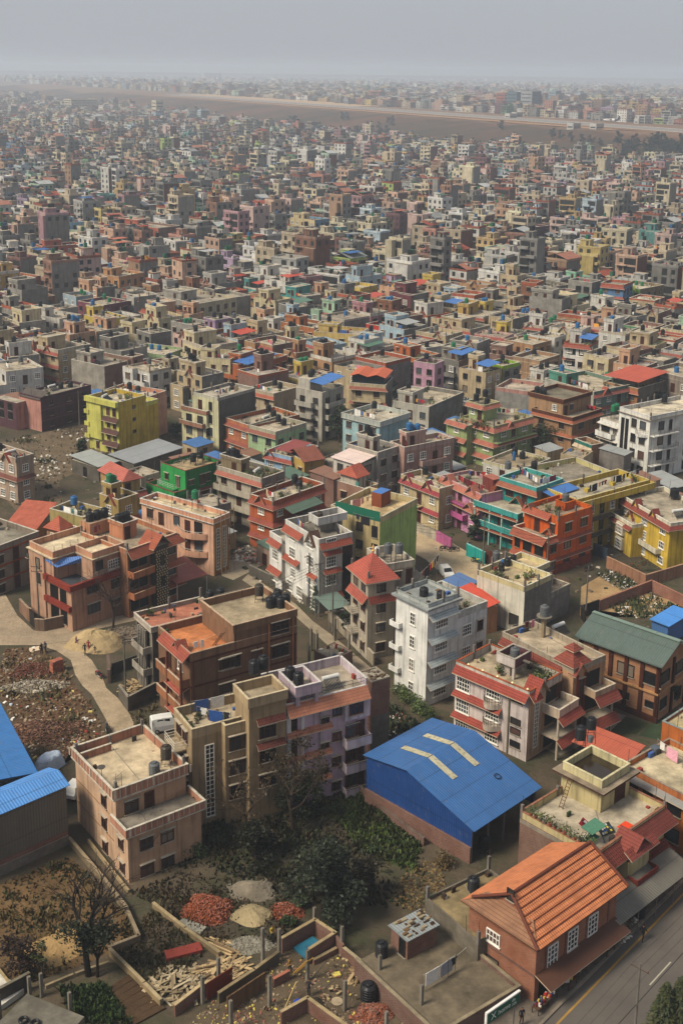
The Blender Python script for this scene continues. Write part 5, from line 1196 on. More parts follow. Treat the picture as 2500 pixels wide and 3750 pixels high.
h.std('p:#9c7757','p:#94704f',n=3,par=.8,pc='p:#5c3222',cap='p:#a8876a',roof='r:#a59a86',wL=autow(7,'d'),wR=[(.3,1.6,1.5,'d'),(.75,1.0,1.5,'d')],eL=(3,2),eR=(3,2),ek='t:#a9582f')
h.balcony('L',h.fh*2,h.D*.5,h.D,1.0,'p:#9c7757','r');zt=h.hb+3.6;q=h.loc(('G',740,245),zt);q=(max(1.0,h.W*.15),h.D*.35)
h.block(q[0],h.W+1,q[1],h.D+2.0,h.hb-.5,zt-.8,'p:#a58362','p:#9a7858','r:#77705f');h.parapet(q[0]-.2,h.W+1.2,q[1]-.2,h.D+2.2,zt-.8,.8,'p:#5c3222','p:#a8876a');h.win('R',q[0]+1,h.hb+.05,.9,2,'D',q[1]);h.win('R',q[0]+3,h.hb+.9,1.0,1.3,'d',q[1]);h.win('L',q[1]+2,h.hb+.9,1.2,1.3,'g',q[0])
h.tk((q[0]+1,h.D+.8),zt-.8,'black',.6);h.tk((q[0]+2.4,h.D),zt-.8,'black',0);h.tk((q[0]+3.2,h.D+1),zt-.8,'black',0);h.line((h.W*.9,.5),(h.W*.9,q[1]-.3),h.hb+1.4,posts=False);h.finish()
def W3(q,z):x,y=P(q,z);return Vector((x,y,z))
h=House('hall','big hall with glossy blue sheet roof, two cream skylight strips and blue end wall','blue hall',('X',1472,2829),('X',1340,2776),('X',1746,2692),6.6,cat='hall')
c_,s_=math.cos(h.th),math.sin(h.th)
ze_l,ze_r,zr=5.7,3.9,6.6
le=h.loc(('X',1330,2757),ze_l);re=h.loc(('X',1726,3050),ze_r);rb=h.loc(('X',1989,2882),ze_r);lb=h.loc(('X',1583,2632),ze_l)
xl,xr=(le[0]+re[0])/2,(rb[0]+lb[0])/2;yl,yr=(le[1]+lb[1])/2,(re[1]+rb[1])/2;L0=max(xr-xl,8)
FOOT[-1]=[h.wp(xl,yr),h.wp(xl+L0,yr),h.wp(xl+L0,yl),h.wp(xl,yl)]
yrg=0.0
for a,b,za,zb in((yr,yrg,ze_r,zr),(yrg+.01,yl,zr,ze_l)):
 h.mb('roof').slab([(xl,a,za),(xl+L0,a,za),(xl+L0,b,zb),(xl,b,zb)],.07,'m:#2f5a8e')
w0,w1=yr+.5,yl-.3
zat=lambda y:(ze_r+(zr-ze_r)*(y-yr)/(yrg-yr)if y<yrg else zr+(ze_l-zr)*(y-yrg)/(yl-yrg))-.12
m=h.mb('wall')
m.face([(xl+.3,w1,1.8),(xl+.3,w0,1.8),(xl+.3,w0,zat(w0)),(xl+.3,yrg,zat(yrg)),(xl+.3,w1,zat(w1))],'m:#173a70')
m.face([(xl+L0-.3,w0,1.8),(xl+L0-.3,w1,1.8),(xl+L0-.3,w1,zat(w1)),(xl+L0-.3,yrg,zat(yrg)),(xl+L0-.3,w0,zat(w0))],'m:#173a70')
m.face([(xl+L0-.3,w1,0),(xl+.3,w1,0),(xl+.3,w1,zat(w1)),(xl+L0-.3,w1,zat(w1))],'m:#173a70')
h.mb('brick_base').box(xl+.1,xl+.298,w0,w1,0,1.8,'b:#6b3a28');h.mb('brick_base').box(xl+.3,xl+L0-.3,w1-.2,w1+.1,0,1.5,'b:#6b3a28')
for i in range(5):x=xl+.4+(L0-.8)*i/4;h.mb('column').box(x-.08,x+.08,w0,w0+.16,0,zat(w0),'s:#6d6a66')
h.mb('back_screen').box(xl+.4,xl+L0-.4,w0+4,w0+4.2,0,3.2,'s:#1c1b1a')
for fr in(.30,.62):
 xx=xl+L0*fr
 y_a,y_b=yrg-.05,yrg-(yrg-yr)*.38
 h.new('skylight').slab([(xx,y_b,zat(y_b)+.20),(xx+.75,y_b,zat(y_b)+.20),(xx+.75,y_a,zat(y_a)+.20),(xx,y_a,zat(y_a)+.20)],.04,'p:#c4bc9e')
 y_a,y_b=yrg+.62*(yl-yrg),yrg+.05
 h.new('skylight').slab([(xx,y_b,zat(y_b)+.20),(xx+.75,y_b,zat(y_b)+.20),(xx+.75,y_a,zat(y_a)+.20),(xx,y_a,zat(y_a)+.20)],.04,'p:#c4bc9e')
h.finish()
p=h.loc(('X',1820,2847),4.9);X,Y=h.wp(*p)
m=MB();n=20
for i in range(n):a,b=6.283*i/n,6.283*(i+1)/n;m.tube((.34*math.cos(a),.34*math.sin(a),.04),(.34*math.cos(b),.34*math.sin(b),.04),.05,'k:#15161a',5,cap=False)
o=m.build('rubber_ring');o.location=(X,Y,zat(p[1])+.22);sl=math.atan2(zr-ze_r,yrg-yr);o.rotation_euler=(sl,0,h.th);tag(o,'black rubber ring lying on the blue hall roof','ring')
h=mk('house','cream house with a square roof room ringed by an overhanging brown slab','water room house',('P',985,968),('P',470,682),('P',1452,642),6.4)
CY='p:#c8b888';h.std('b:#6d4633',CY,n=2,par=.7,pc=CY,cap='p:#9a6a52',roof='r:#b0a48e',pcR=CY)
h.fbox('L',0,h.D,.002,.04,h.hb-.5,h.hb-.1,'ring_beam','c:#8b8172');h.fbox('L',h.D*.47,h.D*.53,.002,.04,0,h.hb-.5,'ring_beam','c:#8b8172')
h.eave('R',h.h-.25,1.5,.9,'t:#7d3326',0,h.W);h.eave('R',h.fh,1.3,.7,'t:#7d3326',h.W*.2,h.W)
h.block(h.W*.25,h.W*.55,-1.6,-.002,.1,h.fh*2-.8,CY,CY,'r:#7d3326',part='porch');h.eave('R',h.h-.2,.9,.6,'t:#8f3b2c',h.W*.2,h.W*.6,y0=-1.4);h.gable('R',h.W*.4,h.h-.7,2.6,1.2,CY,'t:#8f3b2c',2.0,.6)
h.wins('R',[(.12,1.4,1.4,'d'),(.7,1.2,1.6,'s'),(.88,1.2,1.6,'s')],[0,1],h.fh);h.balcony('R',h.fh,h.W*.25,h.W*.55,1.1,'p:#7d3326','p',.7,y0=-1.6)
zt=h.hb+2.6;q=h.loc(('P',1030,575),zt);r_=h.loc(('P',1260,405),zt);l_=h.loc(('P',685,395),zt);x0,x1,y0,y1=q[0],r_[0],q[1],l_[1]
h.block(x0+.7,x1-.7,y0+.7,y1-.7,h.hb+.003,zt-.2,CY,'p:#bfae80',part='stairhead');h.mb('stairhead').box(x0,x1,y0,y1,zt-.2,zt,'p:#55382b','r:#8d7f6c');h.parapet(x0+.75,x1-.75,y0+.75,y1-.75,zt,.8,'p:#d2c698','p:#d8cda4',part='stairhead')
h.mb('standing_water').box(x0+.95,x1-.95,y0+.95,y1-.95,zt+.002,zt+.04,'g:#2c2317')
h.win('R',x0+(x1-x0)*.62,h.hb+.02,1.5,2.0,'D',y0+.7)
h.tk(('P',870,255),zt,'black',1.1);h.tk(('P',940,215),zt,'black',1.6,.5,1.2);h.tk(('P',940,215),zt+2.85,'grey',0,.25,.7)
m=h.mb('ladder');a,b=h.loc(('P',740,665),h.hb),h.loc(('P',800,470),zt)
for o in(-.22,.22):m.tube((a[0],a[1]+o,h.hb),(x0-.1,b[1]+o,zt+.1),.035,'s:#5a3a28',4)
for i in range(9):t=(i+.5)/9;xx=a[0]+(x0-.1-a[0])*t;yy=a[1]+(b[1]-a[1])*t;m.tube((xx,yy-.22,h.hb+(zt-h.hb)*t),(xx,yy+.22,h.hb+(zt-h.hb)*t),.03,'s:#5a3a28',4)
for i in range(13):X,Y=h.wp(-.0+.1,.8+i*(h.D-2)/12);pot(X,Y,h.h+.06,'the water room house edge',RND.uniform(.8,1.3))
h.finish()
def wp_(q,z):return P(q,z)
zr_=h.hb+.01
m=MB()
for x in(-.9,.9):
 m.tube((x,-.7,0),(x,0,1.75),.03,'s:#2f4a3f',5);m.tube((x,.7,0),(x,0,1.75),.03,'s:#2f4a3f',5)
fr=m;o=empty('garden_swing',*P(('P',955,900),zr_),zr_,h.th);tag(o,'garden swing seat with green cloth canopy on the water room house terrace','swing');fr.build('frame',o)
m=MB();m.slab([(-1.1,-.65,1.7),(1.1,-.65,1.7),(1.1,.65,1.9),(-1.1,.65,1.9)],.04,'x:#4c7a62');m.build('canopy',o);m=MB();m.box(-.75,.75,-.25,.25,.45,.52,'x:#3f6a58');m.box(-.75,.75,.22,.28,.52,1.0,'x:#3f6a58');m.build('seat',o)
def rug(q,w,d,z,rz,hx,label,hx2=None):
 m=MB();m.box(-w/2,w/2,-d/2,d/2,0,.03,'x:'+hx)
 if hx2:
  r=random.Random(3)
  for _ in range(16):x,y=r.uniform(-w/2+.1,w/2-.25),r.uniform(-d/2+.1,d/2-.2);m.box(x,x+.2,y,y+.2,.031,.034,'x:'+r.choice(hx2))
 o=m.build('blanket');X,Y=P(q,z);o.location=(X,Y,z+.004);o.rotation_euler.z=rz;tag(o,label,'blanket','bedding out to air');return o
rug(('P',1175,785),1.4,.9,h.h+.05,h.th,'#d4431c','orange blanket spread to air on the water room house terrace')
o=rug(('P',1042,805),1.6,1.1,zr_+.35,h.th-.25,'#2b2f2a','dark blanket patterned in yellow and white, airing beside the orange one',['#c9b52c','#d9d6cf','#3a5a8f']);o.rotation_euler.x=.5
o=rug(('P',900,770),1.2,.9,zr_+.3,h.th+.3,'#8a1f2a','crimson and white blanket hung over a rail by the green swing',['#d9d6cf','#5a1a22']);o.rotation_euler.x=.6
o=empty('shop_awning',*P(('S',1330,300),3.0),3.0,h.th);tag(o,'long grey sheet awning over the shop fronts along the pavement','awning');m=MB()
m.slab([(-6,-1.6,-.5),(6,-1.6,-.5),(6,1.2,.3),(-6,1.2,.3)],.06,'m:#5d5a52');m.build('sheet',o)
for i in range(5):m=MB();m.tube((-5.8+i*2.9,-1.45,-3),(-5.8+i*2.9,-1.45,-.5),.05,'s:#6b655b',6);m.build('post',o)
B0=5.7
h=House('brick_house','red brick house with a big hipped clay tile roof edged by dark ridge tiles','tiled brick house',('S',690,716),('S',232,402),('S',1214,325),B0,cat='house')
o=.55;ze=h.h;BK='b:#8f4a20';TL='t:#e2803c'
h.block(o,h.W-o,o,h.D-o,0,ze-.15,BK,BK)
xa,za=2.2,h.hit('L',('S',500,362),2.2)[1];ya=h.D/2;za=min(max(za,ze+2.2),ze+4.6)
h.mb('roof').slab([(0,0,ze),(h.W+.3,0,ze),(h.W+.3,ya,za),(xa-.6,ya,za),(.7,ya*.28,ze+(za-ze)*.28)],.12,TL,'s:#5a3a28')
h.mb('roof').slab([(h.W+.3,ya+.01,za),(h.W+.3,h.D,ze),(0,h.D,ze),(.7,h.D-ya*.28,ze+(za-ze)*.28),(xa-.6,ya+.01,za)],.12,TL,'s:#5a3a28')
h.mb('roof').slab([(0,.02,ze),(1.5,ya*.42,ze+1.15),(1.5,h.D-ya*.42,ze+1.15),(0,h.D-.02,ze)],.12,'t:#9a6a48','s:#5a3a28')
h.mb('wall').face([(1.5,h.D-.7,ze),(1.5,.7,ze),(1.5,ya,za-.25)],BK);h.mb('wall').face([(h.W-o,.7,ze),(h.W-o,h.D-.7,ze),(h.W-o,ya,za-.25)],BK)
h.win('L',ya,ze+.75+.9,.8,1.1,'s',1.5)
m=h.mb('ridge');RK='s:#5e3122'
m.tube((xa-.6,ya,za+.05),(h.W+.3,ya,za+.05),.16,RK,8);m.tube((0,0,ze+.05),(xa-.6,ya,za+.05),.15,RK,8);m.tube((h.W+.3,0,ze+.05),(h.W+.3,ya,za+.05),.14,RK,8);m.tube((xa-.6,ya,za+.05),(.5,h.D-ya*.2,ze+.6),.14,RK,8)
rows=int(math.hypot(ya,za-ze)/.62)
for i in range(1,rows):
 t=i/rows;xs_=.1+(xa-.7)*t;m.tube((xs_,ya*t,ze+(za-ze)*t+.04),(h.W+.25,ya*t,ze+(za-ze)*t+.04),.055,'s:#6b3622',5,cap=False)
h.wpx('R',('S',775,735),1.4,2.0,'g',y0=o);h.wpx('R',('S',897,640),1.4,2.0,'g',y0=o);h.wpx('R',('S',1018,552),1.4,2.0,'g',y0=o)
h.wpx('L',('S',422,630),1.5,1.2,'g',y0=o);h.wpx('L',('S',410,785),1.6,1.2,'s',y0=o)
for a in(.12,.36,.62,.9):h.fbox('R',o+(h.W-2*o)*a-.12,o+(h.W-2*o)*a+.12,.002,.08,2.6,ze-.4,'pilaster','b:#6b3320',o)
h.fbox('L',o,h.D-o,.002,.06,2.5,2.7,'wall_band','b:#5d2d1d',o)
h.eave('R',2.75,1.7,.55,'s:#4f3326',o,h.W-o,y0=o)
h.wins('R',[(.15,2.2,2.1,'o'),(.45,2.2,2.1,'o'),(.78,2.2,2.1,'o')],[0],2.6,o,h.W-2*o,o);h.finish()
h=sec('low concrete annexe with a bare terrace and black tank behind the tiled brick house','annexe terrace',('S',330,660),('S',75,365),('S',660,420),3.3,'c:#6f675a','c:#6f675a',1,None,None,par=.35,roof='r:#8b7a58',cap=None,tanks=0)
h.tk(('S',300,345),h.hb)
h=mk('house','orange rendered house with a wide pale terrace hung with pink washing','orange terrace house',('P',1900,745),('P',1197,345),('P',2150,520),6.6)
h.std('p:#b56a38','p:#a96032',n=2,par=.6,pc='p:#b87040',cap='p:#9c8a78',roof='r:#c2b494',wL=[(.75,1.2,2.0,'o'),(.5,1.6,1.5,'s'),(.88,1.0,1.6,'s')]);h.eave('L',h.hb-.1,.8,.25,'m:#7d7c78')
h.block(h.W*.05,h.W*.9,h.D+.01,h.D+.02,0,1,'p:#b56a38')if False else None
h.line(('P',1395,195),('P',1568,300),h.hb+1.5,dens=1,cols=['#d9d6cf','#d98aa0','#c93a5a','#2a2528','#d9a0b0']);h.tk(('P',1450,175),h.hb);m=h.mb('roof_box');p=h.loc(('P',1375,290),h.hb);m.box(p[0]-.5,p[0]+.5,p[1]-.4,p[1]+.4,h.hb,h.hb+.7,'s:#4d5660');h.finish()
h=sec('orange rendered upper block with a pale flat roof at the right edge','orange upper block',('M',1640,1090),('M',1442,990),('M',1760,980),8.2,'p:#b5652f','p:#a95c2a',2,'s','s',par=.3,cap='p:#8a9490',roof='r:#bfae86',tanks=0)
h=mk('shed','long low shed with a salmon red ribbed sheet roof beside the lawn','salmon shed',('P',1185,350),('P',955,255),('P',1300,252),3.6,cat='shed')
h.block(.2,h.W-.2,.2,h.D-.2,0,3.2,'p:#a8683e');h.mb('roof').slab([(-.2,-.2,3.5),(h.W,-.2,3.9),(h.W,h.D+2.5,3.9),(-.2,h.D+2.5,3.5)],.06,'m:#a3533d');h.finish()
h=mk('shed','small shed with a bright blue sheet roof inside the walled dirt lot','bright blue shed',('M',1470,345),('M',1362,290),('M',1600,260),3.2,cat='shed')
h.block(.2,h.W-.2,.2,h.D-.2,0,2.9,'m:#3a5f8f');h.mb('roof').slab([(-.2,-.2,3.0),(h.W,-.2,3.4),(h.W,h.D,3.4),(-.2,h.D,3.0)],.06,'m:#3f7cc0');h.finish()
h=mk('house','tall lime yellow house with a blank mustard side wall and brown tiled strips','lime yellow house',('X',433,1477),('X',314,1450),('X',543,1448),hgt(('X',453,1672),('X',433,1477)),ov=.35)
LM='p:#cbc766';h.std(LM,'p:#c2a53c',n=4,par=.85,pc=LM,cap='p:#d3cfae',roof='r:#c4b8a0',pcR='p:#c2a53c',ov=0)
h.mb('roof_slab').box(-.9,-.002,-.1,h.D+.2,h.hb-.05,h.h+.1,LM)
fl=[0,1,2,3];h.wins('L',[(.14,.95,1.7,'k'),(.34,.95,1.7,'k'),(.72,.95,1.6,'k')],fl,h.fh)
for k in(1,2,3):h.eave('L',k*h.fh,.8,.75,'t:#5e3a33',0,h.D*.5);h.balcony('L',k*h.fh,h.D*.92,h.D+.6,.7,LM,'p',.7)
h.fbox('L',h.D*.53,h.D,.002,.5,h.fh,h.hb-.1,'wall',LM)
for k in(1,2,3):h.win('R',h.W*.55,k*h.fh+1.3,.8,.7,'s')
h.block(h.W+.002,h.W+3.4,.0,h.D*.8,0,h.hb-1.5,LM,'p:#c2a53c','r:#b8ad96');h.parapet(h.W+.01,h.W+3.4,0,h.D*.8,h.hb-1.5,.8,LM,'p:#d3cfae',keyx=LM,sides='yXY')
h.tk((h.W*.35,h.D*.75),h.hb);h.sol((h.W*.25,h.D*.6),h.hb,h.th+.3);h.pots(h.W*.5,h.W*.9,h.D*.2,h.D*.5,h.hb,8);h.finish()
h=sec('tall plain peach house with red flags on its roof, just behind the lime yellow house','plain peach house',('E',1000,285),('E',722,230),('E',1108,238),hgt(('E',1112,520),('E',1107,238)),'p:#c9957a','p:#cf9c80',4,'k',None,roof='r:#c2b6a4',pc='p:#c98e72',tanks=2,line=True)
h=mk('house','dark plum house with a salmon gable wall and flat tarred roof','plum house',('E',275,290),('E',178,245),('E',577,195),hgt(('E',280,520),('E',275,290)))
h.std('p:#c08a7c','p:#4f3039',n=3,par=.5,pc='p:#4a2b34',cap='p:#5f444a',roof='r:#8f8676',wR=[(.2,.9,1.0,'s'),(.55,1.0,1.2,'s'),(.85,1.2,.8,'s')]);h.block(-2.5,-.003,h.D*.7,h.D+5,0,h.fh*2.6,'p:#5b3a42','p:#b98378','r:#b0a592');h.wins('L',[(.3,1.6,1.6,'o'),(.7,1.6,1.6,'o')],[1,2],h.fh*.85,h.D*.7,h.D*.3+5,-2.5)
h.mb('lean_roof').slab([(-.3,0,h.h-.4),(2.2,0,h.h+.9),(2.2,h.D,h.h+.9),(-.3,h.D,h.h-.4)],.1,'t:#5d544c');h.tk((h.W*.65,h.D*.6),h.hb);h.tk((h.W*.8,h.D*.5),h.hb);h.sol((h.W*.5,h.D*.6),h.hb,h.th);h.fbox('R',0,h.W,.002,.08,h.fh-.1,h.fh+.1,'wall_band','p:#6b4a52');h.fbox('R',0,h.W,.002,.08,h.fh*2-.1,h.fh*2+.1,'wall_band','p:#6b4a52');h.finish()
def tin(label,short,quad,z,key,wall='c:#5d574e',slope=.5):
 h=mk('shed',label,short,quad[0],quad[1],quad[2],z,cat='shed',group='tin roofed sheds')
 h.block(.3,h.W-.3,.3,h.D-.3,0,z-.35,wall,wall);h.mb('roof').slab([(0,0,z),(h.W,0,z),(h.W,h.D,z+slope),(0,h.D,z+slope)],.05,key);h.win('L',h.D*.5,.1,1.0,1.9,'s',.3);return h.finish()
tin('grey tin roofed shed with a low wall and small green plot before it','grey tin shed',(('E',665,758),('E',482,690),('E',802,712)),3.0,'m:#8f938f')
tin('long grey tin shed with two rusty roof panels below the lime yellow house','rusty tin shed',(('E',905,735),('E',790,672),('E',1190,612)),3.2,'m:#85888a')
h=mk('house','sand coloured house with a salmon tiled hip roof over its roof room','salmon hip house',('E',835,945),('E',720,880),('E',985,905),5.6);SD='p:#b08d58'
h.std(SD,SD,n=2,par=.4,pc='p:#a85a3c',roof='r:#a89a80',eR=(2,),ek='t:#b04a3a');h.block(.3,h.W*.8,.5,h.D+2,h.hb+.003,h.hb+2.6,SD,SD,part='stairhead');x0,x1,y0,y1,z=-.1,h.W*.8+.4,.1,h.D+2.4,h.hb+2.6
cx=(x0+x1)/2;h.mb('roof').slab([(x0,y0,z),(cx,y0+1.2,z+1.5),(cx,y1-1,z+1.5),(x0,y1,z)],.1,'t:#c4604c');h.mb('roof').slab([(x0,y0,z),(x1,y0,z),(cx,y0+1.2,z+1.5)],.1,'t:#c4604c');h.mb('roof').slab([(x1,y0,z),(x1,y1,z),(cx,y1-1,z+1.5),(cx,y0+1.2,z+1.5)],.1,'t:#c4604c');h.win('R',1.2,h.hb+.02,.9,2,'D',.5);h.win('L',1.5,h.hb+.02,.9,2,'D',.3);h.finish()
h=mk('house','bright green house with small balconies and tanks on a grey stained roof','bright green house',('E',1252,785),('E',1098,722),('E',1490,712),9.4);GN='p:#2f9a4c'
h.std(GN,'p:#2a7a40',n=3,par=.75,pc=GN,cap='p:#7d4a3a',roof='r:#b09a74',wR=[(.15,.9,.9,'d'),(.45,1.1,1.8,'d'),(.6,.8,1.5,'d')],wL=[(.3,1.0,1.9,'d'),(.75,1.0,1.2,'d')]);h.block(-2.6,-.003,-.2,h.D+.8,0,h.fh*1.9,GN,'p:#2a7a40','r:#8f8676');h.parapet(-2.6,-.003,-.2,h.D+.8,h.fh*1.9,.7,GN,'p:#7d4a3a',sides='xyY');h.wins('L',[(.3,1.2,1.6,'d'),(.7,1.0,2,'d')],[0,1],h.fh*.95,-.2,h.D+1,-2.6);h.balcony('L',h.fh*2,h.D*.3,h.D*.95,1.1,GN,'r',.9,cap='s:#b9c9b4')
h.eave('R',h.fh*2-.1,.5,.35,'t:#7d4a3a',h.W*.35,h.W*.7);h.eave('R',h.fh-.1,.5,.35,'t:#7d4a3a',h.W*.35,h.W*.7);h.tk((h.W*.55,h.D*.5),h.hb,'black',.8);h.tk((h.W*.78,h.D*.55),h.hb,'black',.9);h.rail([(.3,h.D*.5),(h.W-.3,h.D*.5)],h.hb,1.5,'s:#b9b4a8',2);h.finish()
h=mk('house','pale cream house stepping back in terraces with a dark grey blank side','stepped cream house',('E',1475,292),('E',1355,240),('F',195,212),11.4)
CC='p:#cfc9a2';h.std(CC,'c:#55524e',n=4,par=.6,pc='p:#c3bfa8',cap='p:#cfcabb',roof='r:#b5ab9a',pcR='c:#8d8981',wL=[(.3,.9,1.8,'s'),(.7,.9,2.0,'D')]);q=h.loc(('E',1395,385),8.2);h.block(q[0],-.003,q[1],h.D+2.5,0,h.fh*2.8,CC,CC,'r:#b5ab9a');h.parapet(q[0]-.2,-.003,q[1]-.2,h.D+2.5,h.fh*2.8,.8,'p:#9a6f58','p:#cfcabb',sides='xyY');h.balcony('L',h.fh*1.85,q[1]+.3,h.D+2.3,1.0,'p:#9a6f58','p',.7,y0=q[0],cap='p:#cfcabb');h.wins('L',[(.25,1.5,1.9,'s'),(.7,1.6,1.7,'s')],[0,1,2],h.fh*.93,q[1],h.D+2.5-q[1],q[0]);h.wins('R',[(.5,1.1,1.8,'d')],[0,1],h.fh,q[0],-q[0],q[1])
h.line((h.W*.2,h.D*.3),(h.W*.8,h.D*.3),h.hb+1.5);h.tk((h.W*.8,h.D*.6),h.hb);h.finish()
sec('pinkish cream house with two pointed gables and dark arched windows at the left edge','left gable house',('E',110,700),('E',-120,610),('E',200,660),8.4,'p:#b8a08c','p:#a8907c',3,'g','g',eave=('LR',(2,),'t:#7d4434'),gab=('L',.25),sol=True,tanks=1)
sec('grey and orange banded three-storey house at the left edge beside the peach house','orange banded house',('H',-60,480),('H',-250,350),('H',182,342),7.6,'c:#8d8579','p:#8f8273',3,'d','d',band='p:#a04a22',roof='r:#8d8676',tanks=1,tcol='black')
h=sec('cream olive house with cluttered terrace and an orange tiled corner turret','cluttered terrace house',('H',565,268),('H',345,205),('H',700,205),7.4,'p:#a89a62','p:#b5a070',2,'g','g',roof='r:#c2b69c',cap='p:#c9c2ae',tanks=1,tcol='blue',line=True,pots=8,fin=False)
h.block(-2.6,-.003,h.D*.35,h.D*.75,0,h.hb-1.0,'p:#b8906a','p:#b8906a');zz=h.hb-1.0;m=h.mb('turret_roof');x0,x1,y0,y1=-3.0,.2,h.D*.35-.4,h.D*.75+.4;ap=(-1.3,h.D*.55,zz+1.8)
for a,b in(((x0,y0),(x1,y0)),((x1,y0),(x1,y1)),((x1,y1),(x0,y1)),((x0,y1),(x0,y0))):m.slab([(*a,zz),(*b,zz),ap],.1,'t:#c25a38')
h.win('L',h.D*.55,zz-2.2,1.1,1.5,'g',-2.6);h.finish()
h=mk('house','low house with a broad orange tiled pitched roof left of the cluttered terrace','orange pitched roof house',('H',250,335),('H',70,290),('H',330,225),5.0,cat='house');h.block(.3,h.W-.3,.3,h.D-.3,0,4.6,'p:#b8835c','p:#b8835c');h.mb('roof').slab([(0,0,4.7),(h.W,0,6.6),(h.W,h.D,6.6),(0,h.D,4.7)],.12,'t:#c25a38');h.finish()
sec('tan yellow house with arched gables and a green tank on its roof','arched gable tan house',('H',800,150),('H',660,110),('H',945,110),8.2,'p:#ad9458','p:#b39a60',3,'g','g',eave=('R',(2,),'t:#a8482c'),room=(.1,.55,.45,.9),tanks=2,tcol='green',gab=('L',.4),line=True)
sec('dirty white three-storey house with plain balconies along its front and a planted roof','planted roof house',('F',292,838),('F',22,738),('F',412,775),9.2,'p:#b3aa98','c:#7d776c',3,'d','d',eave=('L',(3,),'t:#b0604a'),balL=((1,2),.02,.98),balk='p',room=(.1,.45,.5,.95),roomc='p:#8a7a5f',tanks=3,pots=26,sol=True,roof='r:#a08f74')
h=sec('brick orange house with a dark green tin awning and small tiled gables','green awning house',('F',368,990),('F',240,930),('F',690,860),8.8,'p:#ad5a36','p:#9c4f30',3,'g','g',eave=('LR',(1,2,3),'t:#9a4430'),tanks=2,pots=14,gab=('L',.5),line=True,fin=False);h.canopy([(h.W*.15,-2.6,h.fh*2+1.6),(h.W*.75,-2.6,h.fh*2+1.6),(h.W*.75,.2,h.fh*2+2.4),(h.W*.15,.2,h.fh*2+2.4)],'m:#4a5d50',False);h.block(h.W*.15,h.W*.75,-2.4,-.003,0,h.fh*2,'p:#a85834','p:#9c4f30','r:#8d8272');h.wins('R',[(.3,1.4,1.4,'d'),(.75,1.4,1.4,'d')],[0,1],h.fh,h.W*.15,h.W*.6,-2.4);h.finish()
sec('pale blue house with a wide white cornice and brown windows','pale blue house',('F',1090,455),('F',838,388),('F',1288,385),9.2,'p:#9fbdc0','p:#94b0b2',3,'d',None,pc='p:#b8bdb4',cap='p:#c9cac0',ov=.4,tanks=1,line=True,roof='r:#b5ab98')
h=sec('grey cement house with a glassed front room under a white streaked sheet roof','white sheet roof house',('F',1075,660),('F',862,600),('F',1230,612),9.6,'p:#a09a90','p:#97918a',3,'d','d',room=(.2,.5,.3,.8),roof='r:#b3aa9a',tanks=2,fin=False);h.block(-4.6,-.003,h.D*.1,h.D*.85,0,8.2,'p:#c9c4ba','p:#a8a296');h.mb('sheet_roof').slab([(-5.0,h.D*.05,8.4),(.2,h.D*.05,9.0),(.2,h.D*.9,9.0),(-5.0,h.D*.9,8.4)],.06,'m:#c9b5ac');h.wins('L',[(.3,1.3,1.4,'s'),(.7,1.3,1.4,'s')],[0,1,2],2.7,h.D*.1,h.D*.75,-4.6);h.wins('R',[(.6,1.8,1.3,'s')],[1,2],2.7,-4.6,4.6,h.D*.1);h.finish()
h=sec('brick fronted house with a terracotta hipped cap over a timber framed roof room','timber room house',('F',985,905),('F',800,850),('F',1085,870),8.0,'b:#8d5f48','p:#c49a62',3,'d','d',roof='r:#b8a684',tanks=0,line=True,fin=False);h.block(.5,h.W*.75,h.D*.35,h.D*.95,h.hb+.003,h.hb+2.3,'p:#c2b8a8','p:#c2b8a8',part='stairhead');x0,x1,y0,y1,z=0,h.W*.75+.5,h.D*.35-.5,h.D*.95+.5,h.hb+2.3;ym=(y0+y1)/2;m=h.mb('hip_roof');m.slab([(x0,y0,z),(x1,y0,z),(x1,ym,z+1.5),(x0+1,ym,z+1.5)],.1,'t:#bf5536');m.slab([(x0,y1,z),(x0+1,ym+.01,z+1.5),(x1,ym+.01,z+1.5),(x1,y1,z)],.1,'t:#bf5536');m.slab([(x0,y0,z),(x0+1,ym,z+1.5),(x0,y1,z)],.1,'t:#bf5536')
for a in(.1,.4,.7):h.fbox('R',h.W*a+.5,h.W*a+.62,.002,.06,h.hb+.1,h.hb+2.2,'timber','s:#5a4434',h.D*.35)
h.finish()
sec('dusty rose house with balustrades and a tank room above its clothes line','dusty rose house',('F',1255,625),('F',1180,580),('F',1568,555),9.8,'p:#b08c80','p:#a88478',3,'g','g',pc='p:#b5958a',balR=((1,2),.3,.8),balk='p',room=(.15,.55,.4,.85),roomc='p:#c29c90',tanks=3,tcol='blue',line=True)
sec('beige house with sheet sunshade and plain long side wall','long beige house',('F',372,262),('F',193,222),('F',562,210),8.0,'p:#b8a88e','p:#a8977c',3,'d',None,eave=('L',(3,),'t:#b0563a'),tanks=2,line=True,roof='r:#b8ac98')
h=sec('weathered white house with glass verandas and a blue sheet over its top floor','blue topped white house',('F',700,255),('F',540,215),('F',825,205),10.6,'p:#b3ada0','p:#a39c8e',4,'s','s',balL=((1,2,3),.3,.95),balR=((1,2,3),.1,.9),balk='p',tanks=0,fin=False);h.canopy([(0,-.3,h.h+1.7),(h.W,-.3,h.h+2.2),(h.W,h.D*.5,h.h+2.4),(0,h.D*.5,h.h+1.9)],BLUE);h.block(.3,h.W*.6,h.D*.5,h.D*.95,h.hb+.003,h.h+2.2,'p:#bcb6aa',part='stairhead');h.tk((h.W*.3,h.D*.7),h.h+2.2);h.tk((h.W*.5,h.D*.8),h.h+2.2);h.finish()
